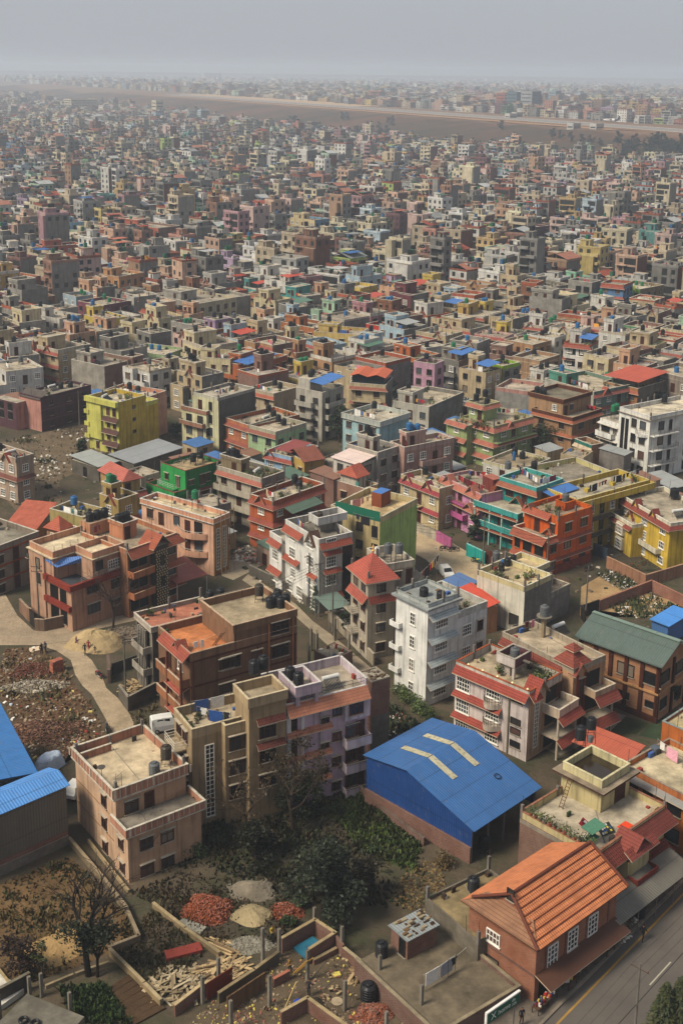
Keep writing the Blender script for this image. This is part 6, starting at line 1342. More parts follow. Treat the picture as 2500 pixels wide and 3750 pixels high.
h=sec('cream house with twin bright orange sheet roofs over a dark glazed top floor','orange sheet roof house',('F',1128,205),('F',882,190),('F',1190,152),9.6,'p:#bfae8c','c:#6d6a64',3,'d',None,eave=('L',(2,3),'t:#a05a44'),balL=((1,2),.1,.9),tanks=1,fin=False);h.mb('glazed_room').box(.6,h.W-.3,.4,h.D-.4,h.hb,h.hb+2.4,'g:#20262c')
for a,b in((0,.5),(.5,1)):y0,y1=h.D*a,h.D*b;ym=(y0+y1)/2;z=h.hb+2.5;h.new('sheet_roof').slab([(-.3,y0,z),(h.W,y0,z),(h.W,ym,z+.6),(-.3,ym,z+.6)],.05,'m:#b0552f');h.new('sheet_roof').slab([(-.3,ym+.01,z+.6),(h.W,ym+.01,z+.6),(h.W,y1,z),(-.3,y1,z)],.05,'m:#b0552f')
h.finish()
sec('clear pink three-storey house with plain slab sided stair tower','clear pink house',('F',1460,62),('F',1325,38),('F',1512,35),10.8,'p:#bf93a6','p:#b88ca0',4,'s','s',tanks=1,pots=5)
sec('mouldy white low house with balustraded terrace in front of the clear pink house','mouldy white house',('F',1420,352),('F',1195,300),('F',1620,245),6.2,'p:#b5b0a4','c:#77736b',2,'s',None,room=(.1,.4,.55,.95),tanks=1,line=True,pots=8)
sec('pale mint house with a brown tiled fringe and blank mint gable wall','pale mint house',('F',385,520),('F',205,470),('F',590,455),7.4,'p:#a8c294','p:#9fb88c',2,'s','s',eave=('L',(2,),'t:#9a5440'),pc='p:#a9a48c',tanks=2)
sec('orange tan house with little tiled porches at the left of the pale mint house','tiled porch house',('F',215,480),('F',130,410),('F',480,385),7.0,'p:#b5714e','p:#a86644',2,'g','g',eave=('L',(1,2),'t:#9a4a34'),pots=16,tanks=2,sol=True)
h=sec('sky blue house with maroon tiled fringes and a maroon sheet top roof','sky blue house',('F',492,690),('F',335,640),('F',650,610),6.6,'p:#93b4d0','p:#8aa9c4',2,'g','d',eave=('L',(1,2),'t:#a04434'),gab=('L',.8),tanks=1,tcol='grey',pots=6,fin=False);h.canopy([(-.3,-.2,h.hb+1.8),(h.W*.7,-.2,h.hb+2.2),(h.W*.7,h.D*.6,h.hb+2.2),(-.3,h.D*.6,h.hb+1.8)],'m:#7d3830');h.finish()
h=sec('mustard house with a brown tiled pitched roof between sky blue and grey neighbours','mustard pitched house',('F',580,720),('F',492,655),('F',700,690),6.8,'p:#bd9c50','p:#b39250',2,'d','d',tanks=0,fin=False);z=h.h;h.mb('pitched_roof').slab([(-.4,-.4,z),(h.W,-.4,z),(h.W,h.D*.55,z+1.6),(-.4,h.D*.55,z+1.6)],.1,'t:#9a523a');h.mb('pitched_roof').slab([(-.4,h.D*.55+.01,z+1.6),(h.W,h.D*.55+.01,z+1.6),(h.W,h.D+.4,z),(-.4,h.D+.4,z)],.1,'t:#9a523a');h.finish()
h=sec('mossy green grey house with one peeling white wall and tiny tiled gables','peeling green house',('G',965,250),('G',676,150),('G',1190,182),9.0,'c:#a39f94','p:#6f8676',3,None,'g',eave=('R',(2,3),'t:#a05040'),gab=('R',.3),room=(.05,.35,.6,.95),roomc='p:#4f8a78',tanks=1,tcol='blue',pots=14,line=True)
h=sec('tan house shaded by a large tomato orange sheet roof on posts','tomato sheet roof house',('G',1262,228),('G',1110,165),('G',1372,150),8.6,'p:#a8744a','c:#6d6659',3,'d',None,eave=('L',(2,3),'t:#a8553a'),tanks=0,fin=False);z=h.hb+2.4;h.canopy([(-.5,-.4,z),(h.W*.95,-.4,z+.5),(h.W*.95,h.D,z+.5),(-.5,h.D,z)],'m:#a5482f');h.block(h.W*.4,h.W*.9,h.D*.3,h.D*.9,h.hb+.003,z-.1,'p:#b08a58',part='stairhead');h.finish()
sec('grey brown apartment block with rows of white grid windows at the right edge','grey grid window block',('G',1760,195),('G',1372,88),('G',1900,130),10.2,'p:#8d8074','p:#857a6e',3,'g','g',band='p:#a09484',tanks=3,tcol='blue',pots=16,cat='house')
sec('teal fronted low house with cream sunshades beside the big white apartment house','teal fronted house',('G',975,735)if False else('G',950,610),('G',855,562),('G',1010,590),5.4,'p:#2a7568','p:#a0785c',2,'d',None,eave=('L',(2,),'p:#c9b49a'),tanks=0,pots=5)
tin('open grey sheet roofed yard below the big white apartment house','grey yard roof',(('J',1485,352),('J',1305,265),('J',1600,310)),3.6,'m:#8f9290')
sec('lime green and cream house with a narrow grey stair side','lime cream house',('G',352,75),('G',262,42),('G',432,42),9.4,'p:#a3b04a','c:#7d7a74',3,'s','s',pc='p:#8fb52c',tanks=1)
sec('tan house with wide cornice beside the lime cream house','wide cornice tan house',('G',600,40),('G',445,0),('G',690,-10),8.6,'p:#a8876a','p:#9c7c60',3,'d','d',band='p:#c2a684',tanks=1)
sec('long low house with a grey cement side and pinkish edged roof','cement side house',('G',545,250),('G',300,215),('G',640,190),6.4,'c:#85827c','c:#77746e',2,None,None,pc='p:#b5857a',tanks=0,roof='r:#b8aa98')
CA='m:#3a68a6'
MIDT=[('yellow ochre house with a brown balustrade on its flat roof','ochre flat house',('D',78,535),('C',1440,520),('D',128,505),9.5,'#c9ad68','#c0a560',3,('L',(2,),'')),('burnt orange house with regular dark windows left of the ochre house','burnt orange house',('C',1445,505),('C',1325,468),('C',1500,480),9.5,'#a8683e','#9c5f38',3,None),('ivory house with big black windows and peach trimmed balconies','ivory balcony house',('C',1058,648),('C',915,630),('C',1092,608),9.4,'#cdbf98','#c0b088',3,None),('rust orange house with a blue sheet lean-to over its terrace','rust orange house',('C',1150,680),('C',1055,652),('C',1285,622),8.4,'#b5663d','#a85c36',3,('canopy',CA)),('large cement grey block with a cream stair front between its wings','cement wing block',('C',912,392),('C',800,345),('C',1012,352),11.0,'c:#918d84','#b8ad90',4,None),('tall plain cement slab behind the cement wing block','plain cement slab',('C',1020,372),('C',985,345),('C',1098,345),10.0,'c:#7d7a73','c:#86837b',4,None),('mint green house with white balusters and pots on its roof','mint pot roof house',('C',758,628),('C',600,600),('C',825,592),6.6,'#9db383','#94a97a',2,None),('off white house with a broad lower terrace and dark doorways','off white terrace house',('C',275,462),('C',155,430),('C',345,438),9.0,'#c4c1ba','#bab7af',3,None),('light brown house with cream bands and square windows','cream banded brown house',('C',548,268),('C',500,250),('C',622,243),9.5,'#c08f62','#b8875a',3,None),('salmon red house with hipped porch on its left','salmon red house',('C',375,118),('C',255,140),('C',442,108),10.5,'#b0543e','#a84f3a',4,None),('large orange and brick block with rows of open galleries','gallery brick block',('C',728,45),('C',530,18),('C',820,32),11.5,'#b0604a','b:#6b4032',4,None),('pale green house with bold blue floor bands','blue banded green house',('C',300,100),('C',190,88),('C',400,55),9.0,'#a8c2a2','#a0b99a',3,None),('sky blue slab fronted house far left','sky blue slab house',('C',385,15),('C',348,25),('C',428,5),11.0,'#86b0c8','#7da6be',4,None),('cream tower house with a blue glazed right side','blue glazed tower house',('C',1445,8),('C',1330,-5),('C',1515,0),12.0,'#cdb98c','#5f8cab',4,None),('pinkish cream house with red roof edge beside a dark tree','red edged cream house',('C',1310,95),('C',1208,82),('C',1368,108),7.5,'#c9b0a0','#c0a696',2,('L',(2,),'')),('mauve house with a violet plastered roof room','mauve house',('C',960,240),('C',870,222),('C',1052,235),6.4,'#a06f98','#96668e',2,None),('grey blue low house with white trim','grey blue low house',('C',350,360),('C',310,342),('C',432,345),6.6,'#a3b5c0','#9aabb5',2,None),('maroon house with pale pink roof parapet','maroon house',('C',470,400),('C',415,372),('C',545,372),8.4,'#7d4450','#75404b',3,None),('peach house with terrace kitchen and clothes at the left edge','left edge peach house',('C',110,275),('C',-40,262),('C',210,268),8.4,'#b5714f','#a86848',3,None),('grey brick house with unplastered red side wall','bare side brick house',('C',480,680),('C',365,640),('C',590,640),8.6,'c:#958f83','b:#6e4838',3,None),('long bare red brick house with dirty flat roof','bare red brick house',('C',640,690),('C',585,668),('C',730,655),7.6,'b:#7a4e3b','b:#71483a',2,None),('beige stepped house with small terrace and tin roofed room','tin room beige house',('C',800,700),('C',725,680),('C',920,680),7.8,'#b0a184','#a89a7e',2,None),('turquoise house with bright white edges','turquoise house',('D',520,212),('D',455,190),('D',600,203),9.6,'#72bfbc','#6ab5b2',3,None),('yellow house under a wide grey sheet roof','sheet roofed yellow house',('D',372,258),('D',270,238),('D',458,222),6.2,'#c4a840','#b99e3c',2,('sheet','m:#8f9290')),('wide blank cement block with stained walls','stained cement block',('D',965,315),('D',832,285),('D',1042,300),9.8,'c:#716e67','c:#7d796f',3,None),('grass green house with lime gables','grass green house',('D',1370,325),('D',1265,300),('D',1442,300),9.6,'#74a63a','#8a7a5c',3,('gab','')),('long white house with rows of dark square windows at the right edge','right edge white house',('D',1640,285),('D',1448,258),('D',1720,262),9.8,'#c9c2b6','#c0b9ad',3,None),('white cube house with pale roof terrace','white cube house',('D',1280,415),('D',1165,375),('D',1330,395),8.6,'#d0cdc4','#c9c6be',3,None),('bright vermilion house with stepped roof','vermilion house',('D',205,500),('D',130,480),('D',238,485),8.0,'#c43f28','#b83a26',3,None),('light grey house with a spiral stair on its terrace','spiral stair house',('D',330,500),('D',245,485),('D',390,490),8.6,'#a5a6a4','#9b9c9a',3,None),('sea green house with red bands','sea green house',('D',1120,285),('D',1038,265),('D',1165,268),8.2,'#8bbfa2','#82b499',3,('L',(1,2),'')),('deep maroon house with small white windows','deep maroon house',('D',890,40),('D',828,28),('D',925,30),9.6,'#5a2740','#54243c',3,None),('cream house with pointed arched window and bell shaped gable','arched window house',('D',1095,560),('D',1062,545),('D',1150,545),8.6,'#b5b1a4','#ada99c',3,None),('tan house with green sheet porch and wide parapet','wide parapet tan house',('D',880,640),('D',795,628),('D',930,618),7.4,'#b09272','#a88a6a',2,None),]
for lb,sh,A,L,R,hh,cl,cr,n,ex in MIDT:
 cl=cl if ':' in cl else 'p:'+cl;cr=cr if ':' in cr else 'p:'+cr
 blank=lambda c:c[0]in 'cb'
 kw={}
 if ex and ex[0]in 'LR':kw['eave']=(ex[0],ex[1],'t:#a04a38')
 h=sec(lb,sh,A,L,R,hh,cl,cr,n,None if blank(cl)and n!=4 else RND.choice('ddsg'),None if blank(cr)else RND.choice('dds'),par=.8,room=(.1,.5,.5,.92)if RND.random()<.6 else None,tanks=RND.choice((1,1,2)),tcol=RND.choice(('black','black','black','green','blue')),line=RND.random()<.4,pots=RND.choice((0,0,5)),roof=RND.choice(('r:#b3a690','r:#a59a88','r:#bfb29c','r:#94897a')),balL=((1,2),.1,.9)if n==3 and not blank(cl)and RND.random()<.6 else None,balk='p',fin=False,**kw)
 if ex and ex[0]=='canopy':h.canopy([(-1.5,-.5,h.h+.8),(h.W*.7,-.5,h.h+1.2),(h.W*.7,h.D*.5,h.h+1.4),(-1.5,h.D*.5,h.h+1.0)],ex[1])
 if ex and ex[0]=='sheet':h.mb('sheet_roof').slab([(-.5,-.5,h.h+.1),(h.W+.3,-.5,h.h+.1),(h.W+.3,h.D*.5,h.h+1.3),(-.5,h.D*.5,h.h+1.3)],.06,ex[1]);h.mb('sheet_roof').slab([(-.5,h.D*.5+.01,h.h+1.3),(h.W+.3,h.D*.5+.01,h.h+1.3),(h.W+.3,h.D+.3,h.h+.1),(-.5,h.D+.3,h.h+.1)],.06,ex[1])
 if ex and ex[0]=='gab':
  for a in(.25,.75):h.gable('L',h.D*a,h.hb,2.2,1.4,cl,'p:#b0c43a')
 h.finish()
def _ax(a):return[(a[1][0]-a[0][0],a[1][1]-a[0][1]),(a[3][0]-a[0][0],a[3][1]-a[0][1])]
def overlap(a,b,g=.3):
 for ux,uy in _ax(a)+_ax(b):
  L_=math.hypot(ux,uy);ux/=L_;uy/=L_
  pa=[x*ux+y*uy for x,y in a];pb=[x*ux+y*uy for x,y in b]
  if max(pa)+g<=min(pb)or max(pb)+g<=min(pa):return False
 return True
def inpoly(x,y,poly):
 c=False;n=len(poly)
 for i in range(n):
  (x1,y1),(x2,y2)=poly[i],poly[(i+1)%n]
  if(y1>y)!=(y2>y)and x<(x2-x1)*(y-y1)/(y2-y1)+x1:c=not c
 return c
KEEP=[[P(('X',)+q,0)for q in pl]for pl in([(0,1600),(340,1545),(420,1760),(240,1900),(0,1900)],[(590,1450),(690,1450),(690,1610),(590,1610)],[(1390,870),(1510,860),(1540,990),(1400,1000)],[(1260,1500),(1300,1500),(1300,1700),(1230,1700)])]
BASE=[('peach','#c39a7c'),('beige','#b8a584'),('cream','#cbbd98'),('white','#cfccc4'),('pale pink','#c4a398'),('tan','#a8825f'),('brown','#8a5e45'),('grey','c:#8a867e'),('grey','c:#79766f'),('light grey','#adaba4'),('brick red','b:#74483a'),('ochre','#bd9c58'),('mint','#9dbba0'),('pale blue','#a3b8c4'),('salmon','#bb7a62'),('rose','#a87a80'),('teal','#4f9690'),('lime','#9fb552'),('orange','#b8663a'),('lilac','#a58aa8'),('green','#5f8f62'),('maroon','#6d3a40'),('yellow','#c9b055'),('blue','#5a7fa8')]
BW=[10,16,19,19,7,9,5,14,14,11,5,4,3,4,3,3,1.1,.8,1.4,1.1,1.0,1.5,2.2,.8]
TH0=math.radians(46)
PLOTS=[]
def plots():
 c,s=math.cos(TH0),math.sin(TH0);r=random.Random(23);cand=[]
 for i in range(-70,145):
  for j in range(-45,190):
   x=i*9.5+(2.8 if j%2 else 0)+(i//5)*2.2;y=j*10.0+(j//3)*1.8
   X=x*c-y*s;Y=x*s+y*c+60
   if not(235<Y<1500)or abs(X)>.30*Y+14:continue
   X+=r.uniform(-1.2,1.2);Y+=r.uniform(-1.2,1.2);cand.append((Y,X))
 cand.sort()
 FC=[(sum(p[0]for p in f)/4,sum(p[1]for p in f)/4,max(math.dist(f[0],f[2]),math.dist(f[1],f[3]))/2,f)for f in FOOT]
 for Y,X in cand:
  t=NX*X+NY*Y
  if t>604+.25*X+r.uniform(-18,12):continue
  if r.random()<.045:continue
  q=topix(X,Y,0)
  if q[1]>1500:continue
  if any(inpoly(X,Y,k)for k in KEEP):continue
  for tr in range(3):
   k=(1,.82,.68)[tr]
   W,D=r.uniform(6.2,9.6)*k,r.uniform(7.0,10.6)*k;th=TH0+r.gauss(0,.09)+.12*math.sin(X*.013)
   ca,sa=math.cos(th),math.sin(th)
   f=[(X+u*ca-v*sa,Y+u*sa+v*ca)for u,v in((-W/2,-D/2),(W/2,-D/2),(W/2,D/2),(-W/2,D/2))]
   rad=math.hypot(W,D)/2
   if not any(math.hypot(X-a,Y-b)<rad+rr and overlap(f,g)for a,b,rr,g in FC if abs(b-Y)<40):
    break
  else:continue
  FC.append((X,Y,rad,f));PLOTS.append((X,Y,W,D,th,f))
plots()
N_IND=max(0,296-len([1 for h in HOUSES if h.root.get('category')=='house']))
LANDM=[(h.short,sum(p[0]for p in f)/4,sum(p[1]for p in f)/4)for h,f in zip(HOUSES,FOOT)]
USED=set();WORD={1:'one-storey',2:'two-storey',3:'three-storey',4:'four-storey',5:'five-storey'}
def mid_house(X,Y,W,D,th,f,r):
 ci=r.choices(range(len(BASE)),BW)[0];nm,hx=BASE[ci];cl=hx if ':' in hx else 'p:'+hx
 n=r.choices((2,3,4,5),(22,48,26,4))[0];n=min(n,3)if Y<350 else n;fh=r.uniform(2.75,3.0);par=r.choice((.5,.8,.9));hh=n*fh+par
 cr=cl if r.random()<.45 else r.choice(('c:#85817a','c:#77746d','c:#938f86','b:#74483a'))
 rk=r.choice(('r:#b3a690','r:#a59a88','r:#bfb29c','r:#94897a','r:#a89c90'))
 feats=[]
 A0=(f[0][0],f[0][1])
 s=House('house','','',A0,None,None,hh,W=W,D=D,rz=th);FOOT.pop();HOUSES.pop()
 kL=r.choice('ddsgg')if cl[0]=='p' or r.random()<.5 else None;kR=None if cr[0]in 'cb' else r.choice('ddsg')
 s.std(cl,cr,n=n,par=par,pc=cl if r.random()<.7 else r.choice(('p:#b8ac98','p:#a8583c','p:#cfc8ba')),cap=r.choice(('p:#d2cbbd','p:#c9bfae',None)),roof=rk,wL=autow(D,kL,1.3,1.4)if kL else[],wR=autow(W,kR,1.3,1.4)if kR else[])
 if r.random()<.3 and cl[0]=='p':
  for k in range(1,n+1):s.eave('L',k*fh+(.1 if k==n else-.15),.7,.6,'t:#a04a38')
  feats.append('red tiled strips')
 if r.random()<.5 and n>2:
  a_,kk_=r.choice((.5,.9)),r.choice('ppr')
  for k in range(1,n):
   s.balcony('L',k*fh,D*.06,D*a_,1.2,cl,kk_,.8)
   for t_ in range(max(1,int(D*a_/3))):s.win('L',D*.06+1.3+t_*2.8,k*fh+.05,2.0,2.1,'o')
  feats.append('stacked balconies')
 if r.random()<.45 and cl[0]=='p':
  y0,y1,n2=r.choice(((.0,.45,n-1),(.5,1,n-1),(.55,1,n),(0,.5,n)));y0*=D;y1*=D;d_=r.uniform(1.2,2.0);s.block(-d_,-.003,y0,y1,0,n2*fh,cl,cr,rk,part='wing');s.parapet(-d_,-.003,y0,y1,n2*fh,par*.9,cl,'p:#c9bfae',sides='yxY')
  for k in range(n2):s.win('L',(y0+y1)/2,k*fh+.8,1.6,1.5,r.choice('dg'),-d_)
 if r.random()<.25:s.gable('L',D*r.choice((.3,.5,.7)),s.hb,2.2,1.3,cl if cl[0]=='p' else 'p:#b8ac98','t:#a04a38');feats.append('a small gable')
 zt=s.hb;tp=[(W*.7,D*.7),(W*.5,D*.75)];tc=r.choices(('black','green','blue','grey'),(8,2,2,1))[0]
 if r.random()<.62:
  a,b=r.choice(((.08,.5),(.5,.92),(.02,.7),(.25,.98)));x0,x1,y0,y1=W*a,W*b,D*r.choice((.5,.3,.6)),D*.95
  zt=s.room(x0,x1,y0,y1,r.choice((2.4,2.7,3.0)),cl,None,par=r.choice((.3,.7)),door='LR',dw=('L',D*.8,'d')if y1-y0>4 else None);tp=[(x0+(x1-x0)*.3,y0+(y1-y0)*.5),(x0+(x1-x0)*.7,y0+(y1-y0)*.5)];feats.append('a roof room')
 u=r.random()
 if u<.12:k=r.choice((('blue','m:#3a68a6'),('red','m:#a8432f'),('grey','m:#8f9290'),('green','m:#4a6a58')));s.canopy([(W*.1,-.2,s.h+1.3),(W*.9,-.2,s.h+1.6),(W*.9,D*.48,s.h+1.8),(W*.1,D*.48,s.h+1.5)],k[1]);feats.append('a %s sheet canopy'%k[0])
 nt_=0 if r.random()<.12 or len(TANKS)>292 else(2 if r.random()<.3 else 1)
 if nt_:feats.append(('%s tank'%tc)if nt_==1 else 'twin %s tanks'%tc)
 best=sorted(LANDM,key=lambda l:math.hypot(l[1]-X,l[2]-Y))[:6]
 lb=None
 for sh,lx,ly in best:
  dx,dy=X-lx,Y-ly
  pos='behind' if dy>abs(dx)else('in front of' if dy<-abs(dx)else('right of' if dx>0 else 'left of'))
  for ft in([' with '+a+' and '+b for a in feats for b in feats if a<b]+[' with '+a for a in feats]+['']):
   c='%s %s house%s, %s the %s'%(nm,WORD[n],ft,pos,sh)
   if c not in USED and len(c.split())<=16:lb=c;break
  if lb:break
 lb=lb or '%s %s house with %s, %s the %s'%(nm,WORD[n],feats[0]if feats else 'a bare roof','near',best[0][0])
 USED.add(lb);s.label=lb;s.root['label']=lb
 s.short='%s house %s'%(nm,lb.split(', ')[-1]);s.short=s.short if s.short not in USED else '%s %s house %s'%(nm,WORD[n],lb.split(', ')[-1]);USED.add(s.short);LANDM.append(('%s %s house'%(nm,WORD[n]),X,Y))if False else None
 for i in range(nt_):s.tk(tp[i],zt,tc,0 if i else r.choice((0,.6)))
 if r.random()<.22:s.line((W*.15,D*.15),(W*.2,D*.48),s.hb+1.6,dens=.9)
 if r.random()<.3:
  m=s.mb('planter')
  for _ in range(30):
   p=Vector((r.uniform(.3,W-.3),r.choice((r.uniform(.3,.8),r.uniform(.3,D*.45))),s.hb+r.uniform(.2,.8)));d=Vector((r.gauss(0,1),r.gauss(0,1),r.gauss(0,1))).normalized()*r.uniform(.15,.35);e=d.orthogonal()
   m.face([p-d,p-e*.6,p+d,p+e*.6],r.choice(('l:#3c4a25','l:#54602f','l:#2c3a22')))
 return s.finish()
_r=random.Random(5)
for pl in PLOTS[:N_IND]:mid_house(*pl,_r)
REST=PLOTS[N_IND:]
print('plots',len(PLOTS),'individual',N_IND,'rest',len(REST),'first rest Y',REST[0][1]if REST else None)
class Mass:
 def __init__(s):s.V=[];s.F=[];s.C=[]
 def quad(s,a,b,c,d,col):i=len(s.V);s.V+=[a,b,c,d];s.F.append((i,i+1,i+2,i+3));s.C.append(col)
 def box(s,T,x0,x1,y0,y1,z0,z1,cx,cy,top):
  p=lambda x,y,z:T(x,y,z)
  s.quad(p(x0,y1,z0),p(x0,y0,z0),p(x0,y0,z1),p(x0,y1,z1),cx);s.quad(p(x0,y0,z0),p(x1,y0,z0),p(x1,y0,z1),p(x0,y0,z1),cy)
  s.quad(p(x1,y0,z0),p(x1,y1,z0),p(x1,y1,z1),p(x1,y0,z1),cy);s.quad(p(x1,y1,z0),p(x0,y1,z0),p(x0,y1,z1),p(x1,y1,z1),cx)
  s.quad(p(x0,y0,z1),p(x1,y0,z1),p(x1,y1,z1),p(x0,y1,z1),top)
def lc(k):return lin(k.split(':')[-1])
DARK=(.022,.022,.026);ROOFS=[lin(x)for x in('#b3a690','#a59a88','#bfb29c','#94897a','#8a7f70')];CEM=[lin(x)for x in('#85817a','#77746d','#938f86','#74483a')]
def far_house(M,X,Y,W,D,th,r,detail=2,zb=0.0):
 c,s_=math.cos(th),math.sin(th);T=lambda x,y,z:(X+(x-W/2)*c-(y-D/2)*s_,Y+(x-W/2)*s_+(y-D/2)*c,zb+z)
 cl=lc(r.choices(BASE,BW)[0][1]);k=r.uniform(.8,1.2);g_=sum(cl)/3;cl=tuple(v*.78+g_*.22 for v in cl);cl=tuple(min(.8,v*k)for v in cl);cr=cl if r.random()<.45 else r.choice(CEM);tp=r.choice(ROOFS)
 n=r.choices((1,2,3,4,5,7),(8,22,36,24,8,2))[0];fh=2.9;z=n*fh;trim=tuple(min(.7,v*1.1+.04)for v in cl)if r.random()<.82 else lin('#93523c')
 M.box(T,0,W,0,D,-.2 if zb==0 else-6,z,cl,cr,tp)
 if detail==0:return
 t=.25;e=.12;zp=z+r.choice((.5,.8,.9))
 M.box(T,-e,W+e,-e,t,z+.01,zp,trim,trim,trim);M.box(T,-e,t,t,D-t,z+.01,zp,trim,trim,trim);M.box(T,W-t,W+e,t,D-t,z+.01,zp,trim,trim,trim);M.box(T,-e,W+e,D-t,D+e,z+.01,zp,trim,trim,trim)
 if r.random()<.4:a,b=r.choice(((0,.5),(.5,1),(.2,.7)));d_=r.uniform(1,2.4);z2=z-fh*r.choice((0,1,1));M.box(T,-d_,-.02,D*a,D*b,0,max(2.5,z2),cl,cl,tp);M.quad(T(-d_-.03,D*(a+.38),.9),T(-d_-.03,D*(a+.12),.9),T(-d_-.03,D*(a+.12),2.3),T(-d_-.03,D*(a+.38),2.3),(.02,.02,.02))
 if r.random()<.09:k_=lin(r.choice(('#9a4a36','#8f9290','#a8705c','#b5b7b5')));ym=D/2;zz=zp+.1;M.quad(T(-.5,-.5,zz),T(W+.5,-.5,zz),T(W+.5,ym,zz+1.6),T(-.5,ym,zz+1.6),k_);M.quad(T(-.5,ym,zz+1.6),T(W+.5,ym,zz+1.6),T(W+.5,D+.5,zz),T(-.5,D+.5,zz),k_)
 nl,nr=max(1,int(D/2.8)),max(1,int(W/2.8));w=.68;DARK=r.choice(((.022,.022,.026),(.03,.028,.026),(.05,.045,.04),(.018,.018,.02)))
 for f in range(n):
  z0,z1=f*fh+.8,f*fh+2.3
  for i in range(nl):
   if r.random()<.9:y=D*(i+.5)/nl;M.quad(T(-.03,y+w,z0),T(-.03,y-w,z0),T(-.03,y-w,z1),T(-.03,y+w,z1),DARK)
  if cr==cl or r.random()<.15:
   for i in range(nr):
    if r.random()<.85:x=W*(i+.5)/nr;M.quad(T(x-w,-.03,z0),T(x+w,-.03,z0),T(x+w,-.03,z1),T(x-w,-.03,z1),DARK)
 if r.random()<.45:
  for f in range(n):a,b=D*r.choice((.06,.4)),D*r.choice((.6,.94));M.quad(T(-.05,b,f*fh+.3),T(-.05,a,f*fh+.3),T(-.05,a,f*fh+2.5),T(-.05,b,f*fh+2.5),(.02,.019,.018))  # flat dark quads on the wall paint the shade inside verandas
 if r.random()<.6:
  for f in range(1,n):a,b=r.choice(((.05,.95),(.05,.55),(.45,.95)));M.box(T,-1.1,-.04,D*a,D*b,f*fh-.15,f*fh+(.8 if r.random()<.6 else.1),trim,trim,trim)
 if r.random()<.65:
  a=r.choice((.08,.5));b0=r.choice((.1,.5));M.box(T,W*a,W*(a+.42),D*b0,D*(b0+.42),z+.02,z+2.4,cl,cl,tp);M.box(T,W*a-.2,W*(a+.42)+.2,D*b0-.2,D*(b0+.42)+.2,z+2.41,z+2.7,trim,trim,tp);zt=z+2.7;tx,ty=W*(a+.2),D*(b0+.2)
  M.quad(T(W*a-.02,D*b0+1.4,z+.1),T(W*a-.02,D*b0+.5,z+.1),T(W*a-.02,D*b0+.5,z+2.1),T(W*a-.02,D*b0+1.4,z+2.1),DARK)
 else:zt=z;tx,ty=W*.7,D*.7
 if r.random()<.12:
  k=lin(r.choice(('#3a68a6','#a8432f','#8f9290','#4a6a58','#b5b7b5','#c0705a')));M.box(T,.2,W*.8,.2,D*.5,z+2.2,z+2.3,k,k,k)
 for i in range(r.choice((0,1,1,2))):
  k=r.choices(((.012,.012,.014),lin('#1e6b47'),lin('#2a5f8f')),(7,2,1.5))[0];q=tx+i*1.3
  M.box(T,q-.5,q+.5,ty-.5,ty+.5,zt+.02,zt+1.5,k,k,k)
 for i in range(r.choice((2,4,6,8))):
  k=lin(r.choice(GCOL))if r.random()<.4 else r.choice(((.05,.07,.03),(.12,.09,.06),(.2,.19,.17),(.03,.03,.03)));q,v=r.uniform(.3,W-1),r.uniform(.3,D-1);M.box(T,q,q+r.uniform(.3,1.2),v,v+r.uniform(.2,.7),z+.02,z+r.uniform(.4,1.6),k,k,k)
def build_mass(M,name,label=None,cat=None):
 me=bpy.data.meshes.new(name);me.from_pydata(M.V,[],M.F);a=me.color_attributes.new('Col','FLOAT_COLOR','CORNER')
 arr=np.ones((len(M.F)*4,4),dtype=np.float32);arr[:,:3]=np.repeat(np.array(M.C,dtype=np.float32),4,axis=0);a.data.foreach_set('color',arr.ravel())
 me.materials.append(mat('a:#000000'));o=bpy.data.objects.new(name,me);COL.objects.link(o);tag(o,label,cat,None,'stuff');return o
_r=random.Random(91);M=Mass()
for X,Y,W,D,th,f in REST:far_house(M,X,Y,W,D,th,_r)
def scatter(y0,y1,step,cond,det,zoff=0.0):
 y=y0
 while y<y1:
  st=step*(1+(y-y0)/max(1,y0)*.5);x=-.33*y
  while x<.33*y:
   X,Y=x+_r.uniform(-.3,.3)*st,y+_r.uniform(-.3,.3)*st
   if cond(X,Y)and _r.random()<.88:k=st/13;far_house(M,X,Y,_r.uniform(7.5,11)*min(1.8,k),_r.uniform(8,12)*min(1.8,k),TH0+_r.gauss(0,.2),_r,det,terrain(X,Y))
   x+=st
  y+=st
dt=lambda X,Y:NX*X+NY*Y
scatter(1500,3600,15,lambda X,Y:dt(X,Y)<615,1)
scatter(1300,2200,17,lambda X,Y:940<dt(X,Y),1)
scatter(2200,4200,22,lambda X,Y:960<dt(X,Y),1)
scatter(4200,8500,42,lambda X,Y:960<dt(X,Y)or dt(X,Y)<640,0)
build_mass(M,'far_town','dense far houses of the valley fading into haze','houses')
print('far faces',len(M.F))
def haze():
 m=MB();m.box(-3600,3600,-60,8600,-7,108,'s:#ffffff');o=m.build('haze');o.data.materials.clear()
 mt=bpy.data.materials.new('haze_air');mt.use_nodes=True;n=mt.node_tree;n.nodes.clear()
 v=n.nodes.new('ShaderNodeVolumePrincipled');v.inputs['Color'].default_value=(.77,.87,1.0,1);v.inputs['Density'].default_value=HAZE;v.inputs['Anisotropy'].default_value=.2
 out=n.nodes.new('ShaderNodeOutputMaterial');n.links.new(v.outputs['Volume'],out.inputs['Volume']);o.data.materials.append(mt)
 tag(o,kind='stuff')
HAZE=.00027
haze()
